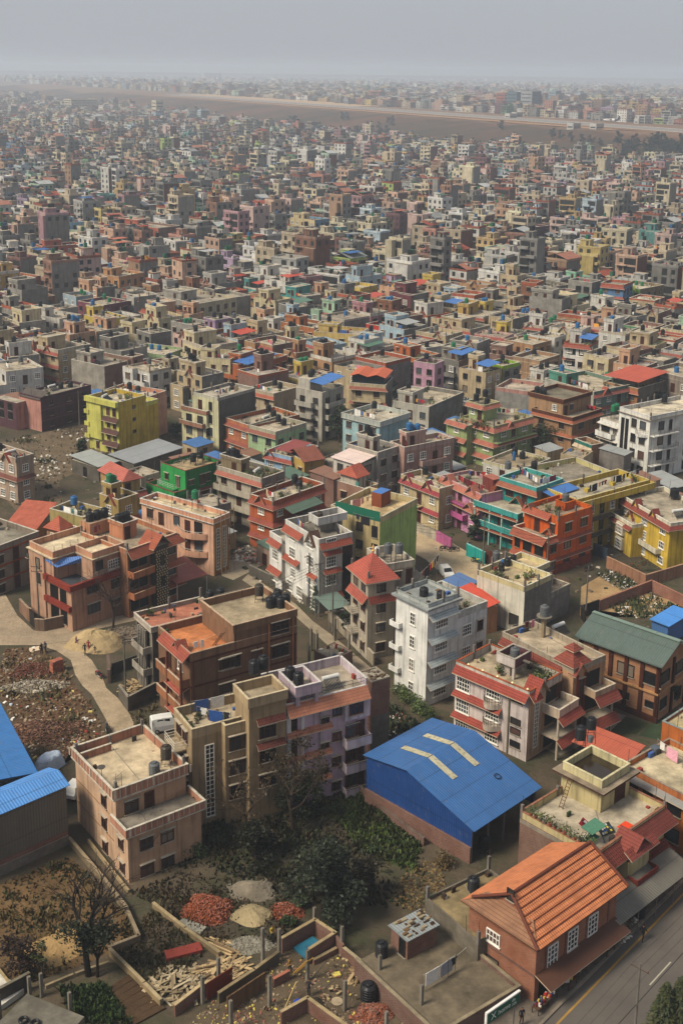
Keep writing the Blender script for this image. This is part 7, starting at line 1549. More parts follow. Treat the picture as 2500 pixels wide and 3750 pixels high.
def person_mesh(pose,top,legs,skin='#7d5640',hair='#14110f'):
 """one continuous figure grown over a posed skeleton (z up, facing -y); pose: 'walk', 'stand', 'carry'"""
 st={'walk':.28,'stand':.06,'carry':.18}[pose];V=[];E=[];R=[]
 def v(p,r,par=None):
  V.append(p);R.append(r)
  if par is not None:E.append((par,len(V)-1))
  return len(V)-1
 pel=v((0,0,.92),.13);wa=v((0,0,1.06),.115,pel);ch=v((0,-.01,1.28),.145,wa);nk=v((0,-.01,1.46),.055,ch);hd=v((0,-.02,1.57),.085,nk);v((0,-.025,1.68),.08,hd)
 v((0,-.11,1.575),.018,hd)
 for s in(-1,1):
  v((s*.085,-.01,1.58),.015,hd)
  hp=v((s*.09,0,.86),.095,pel);kn=v((s*.10,-s*st*.55-.04,.49),.062,hp);an=v((s*.10,-s*st+.06,.09),.04,kn);v((s*.11,-s*st-.1,.035),.035,an)
  sh=v((s*.19,0,1.39),.065,ch);el=v((s*.25,s*st*.4+.03,1.13),.042,sh)if pose!='carry' else v((s*.24,-.02,1.14),.042,sh)
  wr=v((s*.25,s*st*.8-.06,.90),.03,el)if pose!='carry' else v((s*.17,-.24,1.12),.03,el)
  d=Vector((0,-.02,-1))if pose!='carry' else Vector((-s*.3,-1,-.1)).normalized();w_=Vector(V[wr])
  pm=v(tuple(w_+d*.06),.032,wr);sd=Vector((0,1,0))if pose!='carry' else Vector((0,0,1))
  for i,ln in enumerate((.07,.08,.075,.06)):
   f=v(tuple(Vector(V[pm])+sd*(.022*(i-1.5))+d*.03),.010,pm);v(tuple(Vector(V[f])+d*ln*.5+Vector((-s*.012,0,0))),.008,f)
  th=v(tuple(w_+d*.03-sd*.035),.011,wr);v(tuple(Vector(V[th])+d*.035-sd*.008),.009,th)
 me=bpy.data.meshes.new('body');me.from_pydata(V,E,[]);o=bpy.data.objects.new('tmp',me);COL.objects.link(o)
 sk=o.modifiers.new('s','SKIN');sk.use_smooth_shade=True;sub=o.modifiers.new('d','SUBSURF');sub.levels=1;sub.render_levels=1
 me.skin_vertices[0].data[0].use_root=True
 for i,r in enumerate(R):me.skin_vertices[0].data[i].radius=(r,r*(.8 if i in(1,2)else 1))
 dg=bpy.context.evaluated_depsgraph_get();m2=bpy.data.meshes.new_from_object(o.evaluated_get(dg));bpy.data.objects.remove(o)
 m2.materials.clear()
 for k in(skin,top,legs,hair,'#1d1815'):m2.materials.append(mat('x:'+k))
 for p in m2.polygons:
  c=p.center
  if c.z>1.645 or(c.z>1.54 and c.y>.015):i=3
  elif c.z>1.45:i=0
  elif c.z<.09:i=4
  elif abs(c.x)>.15 and((pose!='carry' and c.z<1.0)or(pose=='carry' and c.y<-.16)):i=0
  elif pose=='carry' and c.y<-.2 and c.z>.95:i=0
  elif c.z>.9:i=1
  else:i=2
  p.material_index=i;p.use_smooth=True
 return m2
PMS={}
def person(q,rz,pose,top,legs,label,group=None,z=0.0,sc=1.0):
 k=(pose,top,legs)
 if k not in PMS:PMS[k]=person_mesh(pose,top,legs)
 X,Y=P(q,z);o=place(PMS[k],'person',X,Y,z+.008,rz,None,(sc,sc,sc));tag(o,label,'person',group);return o
def motorbike(q,rz,hx,label,z=0.0):
 X,Y=P(q,z);o=empty('motorcycle',X,Y,z+.008,rz);tag(o,label,'motorcycle','parked motorcycles')
 for x in(-.62,.66):
  m=MB();n=16
  for i in range(n):a,b=6.283*i/n,6.283*(i+1)/n;m.tube((x+.25*math.cos(a),0,.3+.25*math.sin(a)),(x+.25*math.cos(b),0,.3+.25*math.sin(b)),.055,'k:#121214',6,cap=False)
  for i in range(6):a=6.283*i/6;m.tube((x,0,.3),(x+.25*math.cos(a),0,.3+.25*math.sin(a)),.012,'s:#8d8d8d',4)
  m.build('wheel',o)
 m=MB();m.tube((-.62,0,.3),(-.1,0,.4),.05,'s:#2a2a2c',5);m.tube((.66,0,.3),(.45,0,.95),.035,'s:#77777a',5);m.box(-.2,.25,-.13,.13,.28,.55,'s:#3a3a3c');m.tube((-.7,.14,.32),(0,.14,.3),.04,'s:#8d8d8d',6);m.build('frame',o)
 m=MB();m.lathe(0,0,[(.02,0),(.15,.03),(.17,.13),(.08,.2)],'s:'+hx,10);b=m.build('tank',o);b.location=(.2,0,.6);b.scale=(1.6,.9,1.0)
 m=MB();m.slab([(-.75,-.13,.82),(.0,-.14,.78),(.0,.14,.78),(-.75,.13,.82)],.1,'k:#1a1a1c');m.box(-.85,-.6,-.06,.06,.5,.7,'s:'+hx);m.build('seat',o)
 m=MB();m.tube((.4,-.36,1.05),(.45,0,.98),.018,'s:#4a4a4c',5);m.tube((.45,0,.98),(.4,.36,1.05),.018,'s:#4a4a4c',5);m.build('handlebar',o)
 m=MB();m.lathe(.56,0,[(.05,.78),(.09,.85),(.05,.92)],'s:#c9c9c4',8);m.build('headlight',o);return o
def car(q,rz,hx,label,kind='car',z=0.0):
 X,Y=P(q,z);o=empty('parked_car',X,Y,z+.008,rz);tag(o,label,kind)
 L_,W_,H_=(3.7,1.55,1.45)if kind=='car' else(3.4,1.5,1.85);hw=W_/2
 if kind=='car':sec_=[(-1.85,.45,.85),(-1.6,.3,.95),(-1.25,.3,1.42),(.35,.3,1.45),(.95,.3,.98),(1.7,.3,.82),(1.85,.4,.65)]
 else:sec_=[(-1.7,.4,1.7),(-1.6,.3,1.82),(-.4,.3,1.85),(.75,.3,1.8),(1.25,.3,1.1),(1.65,.3,.95),(1.7,.4,.7)]
 m=MB()
 for(x0,a0,b0),(x1,a1,b1)in zip(sec_,sec_[1:]):
  for s in(-1,1):
   ins0=.14 if b0>1.2 else 0;ins1=.14 if b1>1.2 else 0;mz0,mz1=min(b0,.92),min(b1,.92)
   q1=[(x0,s*hw,a0),(x1,s*hw,a1),(x1,s*hw,mz1),(x0,s*hw,mz0)];q2=[(x0,s*hw,mz0),(x1,s*hw,mz1),(x1,s*(hw-ins1),b1),(x0,s*(hw-ins0),b0)]
   m.face(q1 if s<0 else q1[::-1],'k:'+hx)
   if b0>.93 or b1>.93:m.face(q2 if s<0 else q2[::-1],'k:'+hx)
  i0,i1=(.14 if b0>1.2 else 0),(.14 if b1>1.2 else 0);m.face([(x0,-(hw-i0),b0),(x1,-(hw-i1),b1),(x1,hw-i1,b1),(x0,hw-i0,b0)],'k:'+hx)
 x,a,b=sec_[0];m.face([(x,hw,a),(x,-hw,a),(x,-hw,b),(x,hw,b)],'k:'+hx);x,a,b=sec_[-1];m.face([(x,-hw,a),(x,hw,a),(x,hw,b),(x,-hw,b)],'k:'+hx);m.build('body',o)
 m=MB()
 for s in(-1,1):
  for x0,x1 in((-1.1,-.35),(-.27,.38)):f=[(x0,s*(hw-.02),.95),(x1+.12,s*(hw-.02),.95),(x1,s*(hw-.115),H_-.14),(x0+.05,s*(hw-.115),H_-.14)];m.face(f if s<0 else f[::-1],'g:#15181c')
 e=.03;(x0,_,b0),(x1,_,b1)=sec_[3],sec_[4];t=.12;m.face([(x0+e+(x1-x0)*t,-hw+.22,b0+e+(b1-b0)*t),(x1+e,-hw+.1,b1+e),(x1+e,hw-.1,b1+e),(x0+e+(x1-x0)*t,hw-.22,b0+e+(b1-b0)*t)],'g:#15181c');m.build('window',o)
 for x in(-1.15,1.15):
  for s in(-1,1):m=MB();m.tube((x,s*(hw-.16),.29),(x,s*(hw+.02),.29),.29,'k:#131315',14);m.tube((x,s*(hw+.02),.29),(x,s*(hw+.03),.29),.16,'s:#9a9a98',10);m.build('wheel',o)
 for s in(-1,1):m=MB();m.box(sec_[-1][0]-.02,sec_[-1][0]+.03,s*hw*.72-.15,s*hw*.72+.15,.55,.68,'s:#e0ddd0');m.build('headlight',o)
 return o
def wall(pts,hh,key,label,z=0.0,t=.22,cap=None,name='boundary_wall',cat='wall',posts=0):
 w_=[P(q,z)if isinstance(q[0],str)else q for q in pts];m,c=MB(),MB();pm=MB()
 for a,b in zip(w_,w_[1:]):
  d=Vector((b[0]-a[0],b[1]-a[1]));L_=d.length;d.normalize();n=Vector((-d.y,d.x))*t/2;e=d*t*.5
  q=[(a[0]-n.x,a[1]-n.y),(b[0]+e.x-n.x,b[1]+e.y-n.y),(b[0]+e.x+n.x,b[1]+e.y+n.y),(a[0]+n.x,a[1]+n.y)];m.prism(q,z,z+hh,key)
  if cap:n2=n*1.35;q=[(a[0]-n2.x,a[1]-n2.y),(b[0]+e.x-n2.x,b[1]+e.y-n2.y),(b[0]+e.x+n2.x,b[1]+e.y+n2.y),(a[0]+n2.x,a[1]+n2.y)];c.prism(q,z+hh+.002,z+hh+.07,cap)
 o=m.build(name);tag(o,label,cat,'boundary walls');c.build('coping',o);return o
def column(q,hh,z=0.0,w_=.26,group='bare concrete columns',label='bare square concrete column with stub ends on the building site'):
 X,Y=P(q,z);m=MB();r=random.Random(int(X*13+Y));m.box(-w_/2,w_/2,-w_/2,w_/2,0,hh,'c:#7d766a');o=m.build('concrete_column');o.location=(X,Y,z);o.rotation_euler.z=.7;tag(o,label,'column',group)
 m=MB()
 for sx in(-1,1):
  for sy in(-1,1):m.tube((sx*.09,sy*.09,hh),(sx*.09+r.uniform(-.05,.05),sy*.09+r.uniform(-.05,.05),hh+r.uniform(.25,.6)),.012,'s:#4a3428',4)
 m.build('steel_rods',o);return o
def pole(q,hh,label,arms=1,z=0.0,rz=0.0):
 X,Y=P(q,z)if isinstance(q[0],str)else q;o=empty('utility_pole',X,Y,z,rz);tag(o,label,'pole','utility poles')
 m=MB();m.tube((0,0,0),(0,0,hh),.13,'c:#6d6860',8,.08);m.build('post',o)
 for i in range(arms):
  m=MB();zz=hh-.5-i*.7;m.tube((-.75,0,zz),(.75,0,zz),.05,'s:#4a382c',5);m.build('crossarm',o)
  for x in(-.7,0,.7):m=MB();m.lathe(x,0,[(.03,zz+.05),(.06,zz+.1),(.03,zz+.2)],'s:#6a4a3c',7);m.build('insulator',o)
 return o
def wire(a,b,label,sag=.6,r=.012,key='s:#1d1c1b'):
 m=MB();n=14;a,b=Vector(a),Vector(b);f=lambda t:a.lerp(b,t)-Vector((0,0,sag*4*t*(1-t)))
 for i in range(n):m.tube(f(i/n),f((i+1)/n),r,key,3,cap=False)
 o=m.build('power_wire');tag(o,label,'wire','overhead wires');return o
def slabthing(name,label,cat,q,w_,d,hh,z,rz,key,tilt=0.0):
 X,Y=P(q,z);m=MB();m.box(-w_/2,w_/2,-d/2,d/2,0,hh,key);o=m.build(name);o.location=(X,Y,z+.01);o.rotation_euler=(tilt,0,rz);tag(o,label,cat);return o
def planks(q,n,ln,spread,label,z=0.0,seed=0,cols=('s:#a08a66','s:#8a7454','s:#b59c74','s:#6d5a42'),rz=None,name='lumber_pile'):
 r=random.Random(seed);X,Y=P(q,z);m=MB()
 for i in range(n):
  a=r.uniform(0,6.28)if rz is None else rz+r.gauss(0,.12);d=r.random()**.5*spread;b=r.uniform(0,6.28);x,y,zz=math.cos(b)*d,math.sin(b)*d,.03+(1-d/spread)*.5*r.random();L_=ln*r.uniform(.4,1);w_=r.uniform(.05,.14);tz=r.uniform(-.12,.12)
  p0=Vector((x-math.cos(a)*L_/2,y-math.sin(a)*L_/2,max(.02,zz-tz)));p1=Vector((x+math.cos(a)*L_/2,y+math.sin(a)*L_/2,max(.02,zz+tz)));n_=Vector((-math.sin(a),math.cos(a),0))*w_
  k=r.choice(cols);m.slab([p0-n_+Vector((0,0,.05)),p1-n_+Vector((0,0,.05)),p1+n_+Vector((0,0,.05)),p0+n_+Vector((0,0,.05))],.05,k)
 o=m.build(name);o.location=(X,Y,z);tag(o,label,'lumber',None,'stuff' if n>60 else None);return o
def litter(poly,n,cols,size,name,label,seed=0,z=.012,flat=False):
 """countless small bits strewn over a polygon of pixels"""
 w_=[P(q,0)for q in poly];r=random.Random(seed);m=MB();x0,x1=min(p[0]for p in w_),max(p[0]for p in w_);y0,y1=min(p[1]for p in w_),max(p[1]for p in w_);k=0
 cl=[(r.uniform(x0,x1),r.uniform(y0,y1),r.uniform(.8,3.5),r.choice(cols))for _ in range(26)]
 while k<n:
  if r.random()<.7:c=r.choice(cl);x,y,key=c[0]+r.gauss(0,c[2]*.6),c[1]+r.gauss(0,c[2]*.6),(c[3]if r.random()<.7 else r.choice(cols))
  else:x,y,key=r.uniform(x0,x1),r.uniform(y0,y1),r.choice(cols)
  k+=1
  if not inpoly(x,y,w_):continue
  s=size*r.uniform(.4,1.7);a=r.uniform(0,6.28);c_,s_=math.cos(a)*s,math.sin(a)*s;h_=0.02 if flat else s*r.uniform(.3,.9);zz=z
  b=[(x-c_+s_*.6,y-s_-c_*.6,zz),(x+c_+s_*.6,y+s_-c_*.6,zz),(x+c_-s_*.6,y+s_+c_*.6,zz),(x-c_-s_*.6,y-s_+c_*.6,zz)];t=[(p[0]*.75+x*.25+r.uniform(-.03,.03),p[1]*.75+y*.25,zz+h_*r.uniform(.6,1.2))for p in b]
  m.face(t,key)
  for i in range(4):m.face([b[i],b[(i+1)%4],t[(i+1)%4],t[i]],key)
 o=m.build(name);tag(o,label,name.replace('_',' '),None,'stuff');return o
def weeds(poly,n,cols,size,label,seed=0,name='weeds',clump=30):
 w_=[P(q,0)for q in poly];r=random.Random(seed);m=MB();x0,x1=min(p[0]for p in w_),max(p[0]for p in w_);y0,y1=min(p[1]for p in w_),max(p[1]for p in w_)
 cl=[(r.uniform(x0,x1),r.uniform(y0,y1),r.uniform(.5,2.6),r.choice(cols))for _ in range(clump)]
 for _ in range(n):
  c=r.choice(cl);x,y=(c[0]+r.gauss(0,c[2]*.5),c[1]+r.gauss(0,c[2]*.5))if r.random()<.8 else(r.uniform(x0,x1),r.uniform(y0,y1))
  if not inpoly(x,y,w_):continue
  s=size*r.uniform(.5,1.6);a=r.uniform(0,6.28);d=Vector((math.cos(a)*s*.35,math.sin(a)*s*.35,0));t=Vector((r.gauss(0,s*.4),r.gauss(0,s*.4),s*r.uniform(.6,1.3)));p=Vector((x,y,0));key=c[3]if r.random()<.75 else r.choice(cols)
  m.face([p-d,p+d,p+t+d*.5,p+t-d*.3],key)
 o=m.build(name);tag(o,label,name,None,'stuff');return o
def at(q):return P(q,0)
def ht_(qb,qt):return hgt(qb,qt)
rz0=math.radians(42)
LOT=[('K',40,320),('K',260,310),('K',420,420),('K',500,560),('K',600,680),('K',720,900),('K',700,960),('K',480,1010),('K',430,1100),('K',250,1100),('K',0,640),('K',0,480)]
sheet('rubble_ground',LOT,.004,'e:#5d4732')
litter(LOT,3400,['e:#7d6a52','e:#8f7d62','e:#5f4a38','e:#65442f','e:#3c342a','e:#a3927a'],.15,'rubble','stone and plaster rubble strewn over the vacant lot',1)
litter(LOT,190,['x:#d9d5cc','x:#c9b86a','x:#b3c0cc','x:#a83a30','x:#e0dcd2'],.17,'litter','plastic bags and paper litter on the vacant lot',2,.02)
weeds(LOT,2600,['l:#4a4a2a','l:#5d5233','l:#333a22','l:#6b5c3c'],.35,'dry weeds growing over the vacant lot',3)
c=at(('K',300,890));heap(c,4.6,2.9,.7,.3,'e:#54392a','spread heap of broken red brick on the vacant lot','brick_heap','brick heap',4,['b:#6d4430','b:#7d4c36','e:#5f4030','e:#8d6a50','e:#4a3a2c'],900,.12,'stuff')
c=at(('K',230,470));heap(c,3.2,1.9,.5,.3,'e:#5f3526','smaller dark red brick heap beside the stacked bricks','brick_heap','brick heap',5,['b:#6d4030','e:#553426','e:#7d4a34'],520,.12,'stuff')
c=at(('K',240,580));heap(c,3.6,1.6,.4,.2,'e:#8a7c68','heap of pale broken plaster on the vacant lot','plaster_heap','rubble heap',6,['e:#a39a88','e:#c2b8a4','e:#77695a'],600,.15,'stuff')
m=MB();r=random.Random(8)
for k in range(11):
 for i in range(7):m.box(-.75+i*.22+r.uniform(-.02,.02),-.75+i*.22+.2,-.4+r.uniform(-.05,.02),.4,k*.15,k*.15+.14,r.choice(('b:#b0522c','b:#9c4526','b:#c06034')))
o=m.build('brick_stack');o.location=at(('K',385,478))+(.01,);o.rotation_euler.z=.75;tag(o,'neat tall stack of new orange bricks by the dirt road','brick stack')
heap(at(('K',650,285)),4.4,3.0,1.9,.2,'e:#a8926c','big smooth heap of yellow sand beside the dirt road','sand_heap','sand heap',7)
heap(at(('K',855,235)),3.4,3.0,1.0,.2,'e:#77695a','grey gravel heap right of the yellow sand heap','gravel_heap','gravel heap',8,['e:#8a7d6c','e:#665a4c'],500,.12)
slabthing('board','pale board lying on the ground near two standing people','board',('K',238,328),1.5,1.2,.06,0,.5,'s:#c9b49a')
person(('K',518,318),1.4,'walk','#7a4a6a','#23242c','person in a purple top walking beside the yellow sand heap')
person(('K',576,365),2.9,'walk','#1f2530','#1b1c22','person in dark clothes walking along the dirt road')
person(('K',600,340),3.0,'walk','#8f1f28','#7a1a24','person in a red dress walking beside the one in dark clothes',sc=.95)
person(('K',644,362),2.6,'walk','#23262e','#8a6a4a','child in a dark top following the two walkers',sc=.75)
person(('K',284,362),.6,'stand','#1a1c22','#16181d','person in black standing nearest the pale board')
person(('K',310,350),-.6,'stand','#2c3440','#1d2026','person in a grey blue jacket standing right of the one in black')
motorbike(('K',668,515),2.2,'#8a1f24','dark red motorcycle parked on the verge by the walled yard')
motorbike(('K',725,880),1.8,'#1c1e24','black motorcycle parked beside the dirt road behind the tan corner house')
o=car(('K',1120,870),.35,'#cfd0cc','white van parked beside the beige apartment house','van')
car(('N',520,745),1.25,'#d9d8d2','white car squeezed between the blue sheds and the tan corner house')
m=MB();r=random.Random(3);n=18
for j in range(5):
 for i in range(n):
  pt=lambda i,j:(math.cos(6.283*i/n)*(2.0-.25*j)*(1+.1*math.sin(i*2.1)),math.sin(6.283*i/n)*(1.1-.12*j)*(1+.12*math.sin(i*1.7)),[0,.9,1.35,1.5,1.55,1.55][j]+.06*math.sin(i*3+j))
  m.face([pt(i,j),pt((i+1)%n,j),pt((i+1)%n,j+1)if j<4 else(0,0,1.6),pt(i,j+1)if j<4 else(0,0,1.6)],'x:#b9c6d6')
o=m.build('tarpaulin');o.location=at(('N',335,575))+(.02,);o.rotation_euler.z=.9;tag(o,'crumpled pale blue tarpaulin over a covered load by the blue sheds','tarpaulin')
wall([('K',740,560),('K',735,455)],1.9,'b:#4f3428','dark brick gate pier wall of the small walled yard',t=.4)
wall([('K',810,665),('K',870,745),('K',1050,650)],1.9,'c:#5d564c','grey yard wall of the walled yard, dirt road side',cap='c:#8d8576')
wall([('K',760,500),('K',930,440)],1.6,'c:#4f4a42','dark rear wall of the walled yard')
planks(('K',940,590),50,2.2,2.2,'jumble of timber and scrap stored inside the walled yard',seed=4)
weeds([('K',870,760),('K',1060,660),('K',1080,900),('K',960,960)],700,['l:#4a4328','l:#5d5233'],.25,'dry grass beside the dirt road',5)
wall([('H',140,905),('H',195,965),('H',215,975)],2.0,'p:#8a6a54','peach compound wall left of the arched gate',cap='p:#a89078')
wall([('H',240,1030),('H',300,1035),('H',880,915)],1.7,'p:#77604e','long peach brown compound wall along the lane',cap='p:#b09a84')
m=MB();m.box(-.9,.9,-.05,.05,.05,2.3,'s:#1f1d1c');o=m.build('gate');o.location=at(('H',222,1000))+(0,);o.rotation_euler.z=-.95;tag(o,'dark arched iron gate of the blue awning peach house','gate')
h=mk('shed','maroon sheet carport roof beside the diamond tower house','maroon carport',('H',1195,700),('H',1112,625),('H',1385,632),3.6,cat='carport',name='carport')if False else House('carport','maroon sheet carport roof beside the diamond tower house','maroon carport',('H',1195,700),('H',1112,625),('H',1385,632),3.8,cat='carport')
h.mb('roof').slab([(0,0,3.4),(h.W,0,3.6),(h.W,h.D+2,4.3),(0,h.D+2,4.1)],.06,'m:#7d3a30')
for x in(.1,h.W-.1):h.new('post').tube((x,.1,0),(x,.1,3.35),.06,'s:#b0aca4',6);h.new('post').tube((x,h.D+1.8,0),(x,h.D+1.8,4.0),.06,'s:#b0aca4',6)
h.finish()
tree(*at(('H',765,1035)),0,10.5,4.2,'large bare winter tree standing in front of the blue awning peach house',21,bare=True,n=0,depth=4,trunk=.17,bark='s:#2b221c')
pole(('H',268,985),9.0,'utility pole tangled with cables beside the arched gate',2)
wall([('I',1250,320),('I',1470,425)],1.6,'c:#b0a796','pale stained yard wall below the crimson gable house',cap='c:#8d8576');wall([('I',1470,425),('I',1568,480)],1.8,'p:#b5608f','pink yard wall of the candy pink house')
wall([('J',105,800),('J',225,858)],2.0,'p:#22a39a','bright turquoise yard wall of the teal veranda house',cap='p:#7fc9c0')
m=MB();m.box(-1.4,1.4,-.06,.06,.05,2.1,'s:#5a3226');o=m.build('gate');o.location=at(('J',262,855))+(0,);o.rotation_euler.z=-.6;tag(o,'brown sheet gate right of the turquoise yard wall','gate')
motorbike(('I',1525,490),.3,'#2a2c30','dark motorcycle parked by the pink yard wall');motorbike(('J',170,852),-.6,'#b9a53a','yellow and black motorcycle parked at the turquoise yard wall');motorbike(('J',20,775),.2,'#23252a','black motorcycle parked before the candy pink house')
car(('I',1535,660),-1.3,'#c9c8c2','white car with open tailgate behind the pyramid roof house');motorbike(('M',960,238),1.2,'#7a1a1e','red motorcycle parked on the dirt lot');motorbike(('J',930,905),.5,'#1d1e22','black motorcycle parked beside the vivid orange house')
m=MB();r=random.Random(5)
leaf_cloud(m,r,['l:#2f3a22','l:#465030','l:#7a3a2c'],[((r.gauss(0,.8),r.gauss(0,.5),r.uniform(.6,1.8)),.8)for _ in range(6)],420,.12);o=m.build('flowering_shrub');o.location=at(('J',1250,915))+(0,);tag(o,'red flowering shrub before the lemon bay window house','shrub')
wall([('J',1050,885),('J',1310,1012),('J',1568,935)],1.9,'p:#9c7258','tan plastered wall around the lemon bay window house',cap='p:#b08a6e');wall([('J',960,790),('J',1050,830)],1.9,'s:#3d4a58','blue grey iron gate in the tan plastered wall',name='iron_gate',cat='gate')
wall([('M',1000,255),('M',1350,118),('M',1568,225)],1.7,'b:#8a4f36','red brick wall around the walled dirt lot',cap='b:#9c5f42');wall([('M',905,340),('M',880,300),('M',990,260)],1.9,'s:#241f1c','black iron gate by the dirt lot',name='iron_gate',cat='gate')
LT2=[('M',1060,230),('M',1340,140),('M',1540,240),('M',1400,310),('M',1180,300)]
weeds(LT2,1200,['l:#4a5230','l:#5d5a38','l:#39422a'],.4,'weeds in the walled dirt lot',6);litter(LT2,300,['x:#d0ccc2','e:#8a7a60'],.15,'litter','white litter in the walled dirt lot',6)
LT3=[('J',960,920),('J',1150,900),('J',1290,1010),('J',1150,1040)];weeds(LT3,800,['l:#3c4228','l:#524c30'],.35,'dark weeds outside the tan plastered wall',7);litter(LT3,260,['x:#d0ccc2','e:#8a7a60','x:#b9c4cc'],.15,'litter','rubbish tipped outside the tan plastered wall',7)
LT4=[('I',100,560),('I',110,480),('I',250,470),('I',350,550),('I',300,590)];litter(LT4,700,['x:#c9c2b4','e:#6d5a48','e:#8d7a62','x:#b86a4a'],.2,'litter','rubbish heap beside the rounded balcony house',9)
wall([('I',210,650),('I',520,800),('I',600,870)],1.5,'c:#57524a','dark lane wall in front of the white red-tiled house',cap='c:#7d766a');wall([('I',745,960),('L',1045,530)],1.7,'p:#a09480','cream lane wall of the pyramid roof house',cap='p:#b5aa96')
h=House('carport','grey green sheet carport between the white red-tiled house and the lane','green carport',('I',745,890),('I',690,820),('I',888,850),3.0,cat='carport');h.mb('roof').slab([(0,0,2.9),(h.W,0,3.0),(h.W,h.D+1,3.2),(0,h.D+1,3.1)],.06,'m:#64756c');[h.new('post').tube((x,y,0),(x,y,2.85),.05,'s:#77736b',6)for x in(.1,h.W-.1)for y in(.1,h.D+.9)];h.finish()
conifer(*at(('I',658,910)),0,4.2,.9,'slim dark cypress beside the white red-tiled house',5,n=500,leaf=.14);conifer(*at(('I',570,800)),0,3.4,.7,'smaller cypress left of the slim dark cypress',6,n=350,leaf=.14)
h=sec('unfinished low brick room with a pebble dashed slab roof between the lanes','pebble roof room',('L',770,490),('L',672,420),('L',880,420),2.8,'b:#6d4634','b:#6d4634',1,None,None,par=.05,cap=None,roof='r:#8d8576',tanks=0)
for q in(('L',625,430),('L',665,460),('L',785,360),('L',880,470),('L',610,545)):column(q,3.2,label='bare concrete column stub around the pebble roof room',group='columns by the pebble roof room')
HG=MB();r=random.Random(9)
a,b=at(('L',1215,720)),at(('L',1430,930));leaf_cloud(HG,r,['l:#4a5a2c','l:#36452a','l:#5d6636'],[((a[0]+(b[0]-a[0])*t/16+r.gauss(0,.3),a[1]+(b[1]-a[1])*t/16+r.gauss(0,.3),r.uniform(.5,1.5)),.9)for t in range(17)],2600,.13);o=HG.build('hedge');tag(o,'overgrown creeper hedge at the foot of the tall white house','hedge')
LT5=[('L',1000,900),('L',1170,800),('L',1400,960),('L',1200,1060),('L',1010,1080)];weeds(LT5,1400,['l:#2c3420','l:#3c4228','l:#222a1a'],.45,'dark undergrowth between the lilac house and the blue hall',10);litter(LT5,500,['x:#c9c2b4','e:#6d5a48','x:#8a3a30'],.16,'litter','rubbish thrown in the undergrowth by the blue hall',10)
GD=[('O',0,980),('O',250,930),('O',640,760),('O',1100,640),('O',1180,760),('O',1568,1000),('O',1568,1300),('R',1400,250),('R',1250,420),('R',400,380),('Q',1560,200),('Q',1240,150),('Q',1160,260),('Q',1000,330)]
weeds(GD,12000,['l:#262e18','l:#30361e','l:#3a3c22','l:#2a2618','l:#3d3422','l:#1f2615'],.32,'dark overgrown weeds of the wild garden',12,'weeds',70)
sheet('grass_patch',[('O',930,860),('O',1160,760),('O',1560,1040),('O',1500,1290),('O',1150,1140)],.005,'e:#3f4a26')
weeds([('O',900,850),('O',1200,740),('O',1568,1010),('O',1530,1280),('O',1150,1130)],9000,['l:#3c4a22','l:#465428','l:#33401f'],.3,'short green grass in the wild garden by the blue hall',13,'grass',40)
tree(*at(('R',700,470)),0,7.2,4.0,'broad dark evergreen tree with large glossy leaf clusters beside the building site',31,('l:#252c20','l:#30382a','l:#1b2118','l:#3a4230'),5600,.17,low=.12)
tree(*at(('R',960,330)),0,4.2,2.4,'brownish thorny tree right of the broad dark evergreen',32,('l:#2e2a1c','l:#383222','l:#242217'),2600,.15,low=.15)
tree(*at(('O',690,1010)),0,9.5,4.2,'tangled grey brown tree half hiding the beige apartment house',33,('l:#3a3020','l:#463a28','l:#2e281b'),1100,.15,True,depth=4,trunk=.2,bark='s:#3c3026')
tree(*at(('O',380,1060)),0,9.0,4.0,'bare branched tree before the tall dark stair window',34,('l:#4a3e2a','l:#3a3020'),260,.14,True,depth=4,trunk=.16,bark='s:#44372b')
tree(*at(('O',760,900)),0,5.0,2.8,'dark bushy tree below the lilac house',35,('l:#242a19','l:#2e3320','l:#1c2115'),3200,.16,low=.1)
tree(*at(('O',430,1230)),0,3.6,2.6,'low dark thicket tree in the middle of the wild garden',36,('l:#22261a','l:#2c2c1e','l:#1a1e14'),2600,.16,low=.05)
tree(*at(('N',985,1250)),0,6.5,2.6,'thin bare tree touching the front wall of the tan corner house',37,bare=True,n=0,depth=4,trunk=.09,bark='s:#2e251e')
for i,(q,rr)in enumerate(((('R',560,420),1.1),(('R',480,520),.9),(('R',1440,480),1.5),(('O',1250,1150),1.0),(('O',60,1180),1.6))):
 shrub(*at(q),0,rr*.8,('small green bush at the foot of the broad dark evergreen','low bush beside the brick walled room','round green bush behind the brick hut','bush in the short grass by the blue hall','dark bush below the tan corner house wall')[i],40+i,n=500)
shrub(*at(('S',120,210)),0,1.2,'dry yellow leaved bush at the corner of the brick garden wall',50,('l:#5f4e30','l:#4d4028'),420)
shrub(*at(('S',60,470)),0,1.5,'dark green bush beside the annexe terrace',51,n=600)
wall([('O',1130,740),('O',1280,880),('O',1440,1010),('O',1568,1100)],.9,'b:#5f3626','old red brick garden wall below the blue hall',cap='b:#4a3026')
wall([('Q',470,-20),('Q',700,250),('Q',852,445),('Q',940,645),('Q',745,722)],.7,'c:#7a6a52','low earth coloured plot wall running down from the tan corner house',cap='c:#94836a')
wall([('Q',600,-30),('Q',740,150),('Q',868,310)],.35,'c:#a08c6c','kerb like plinth edge along the tan corner house')
wall([('Q',745,735),('Q',975,965),('Q',1085,1080)],.7,'c:#8a7858','plot wall between the vegetable rows and the lumber',cap='c:#a08e6e');wall([('Q',1035,410),('Q',1250,580),('Q',1480,745)],.5,'c:#8d7a5c','plot wall beside the orange brick heap',cap='c:#a5926f')
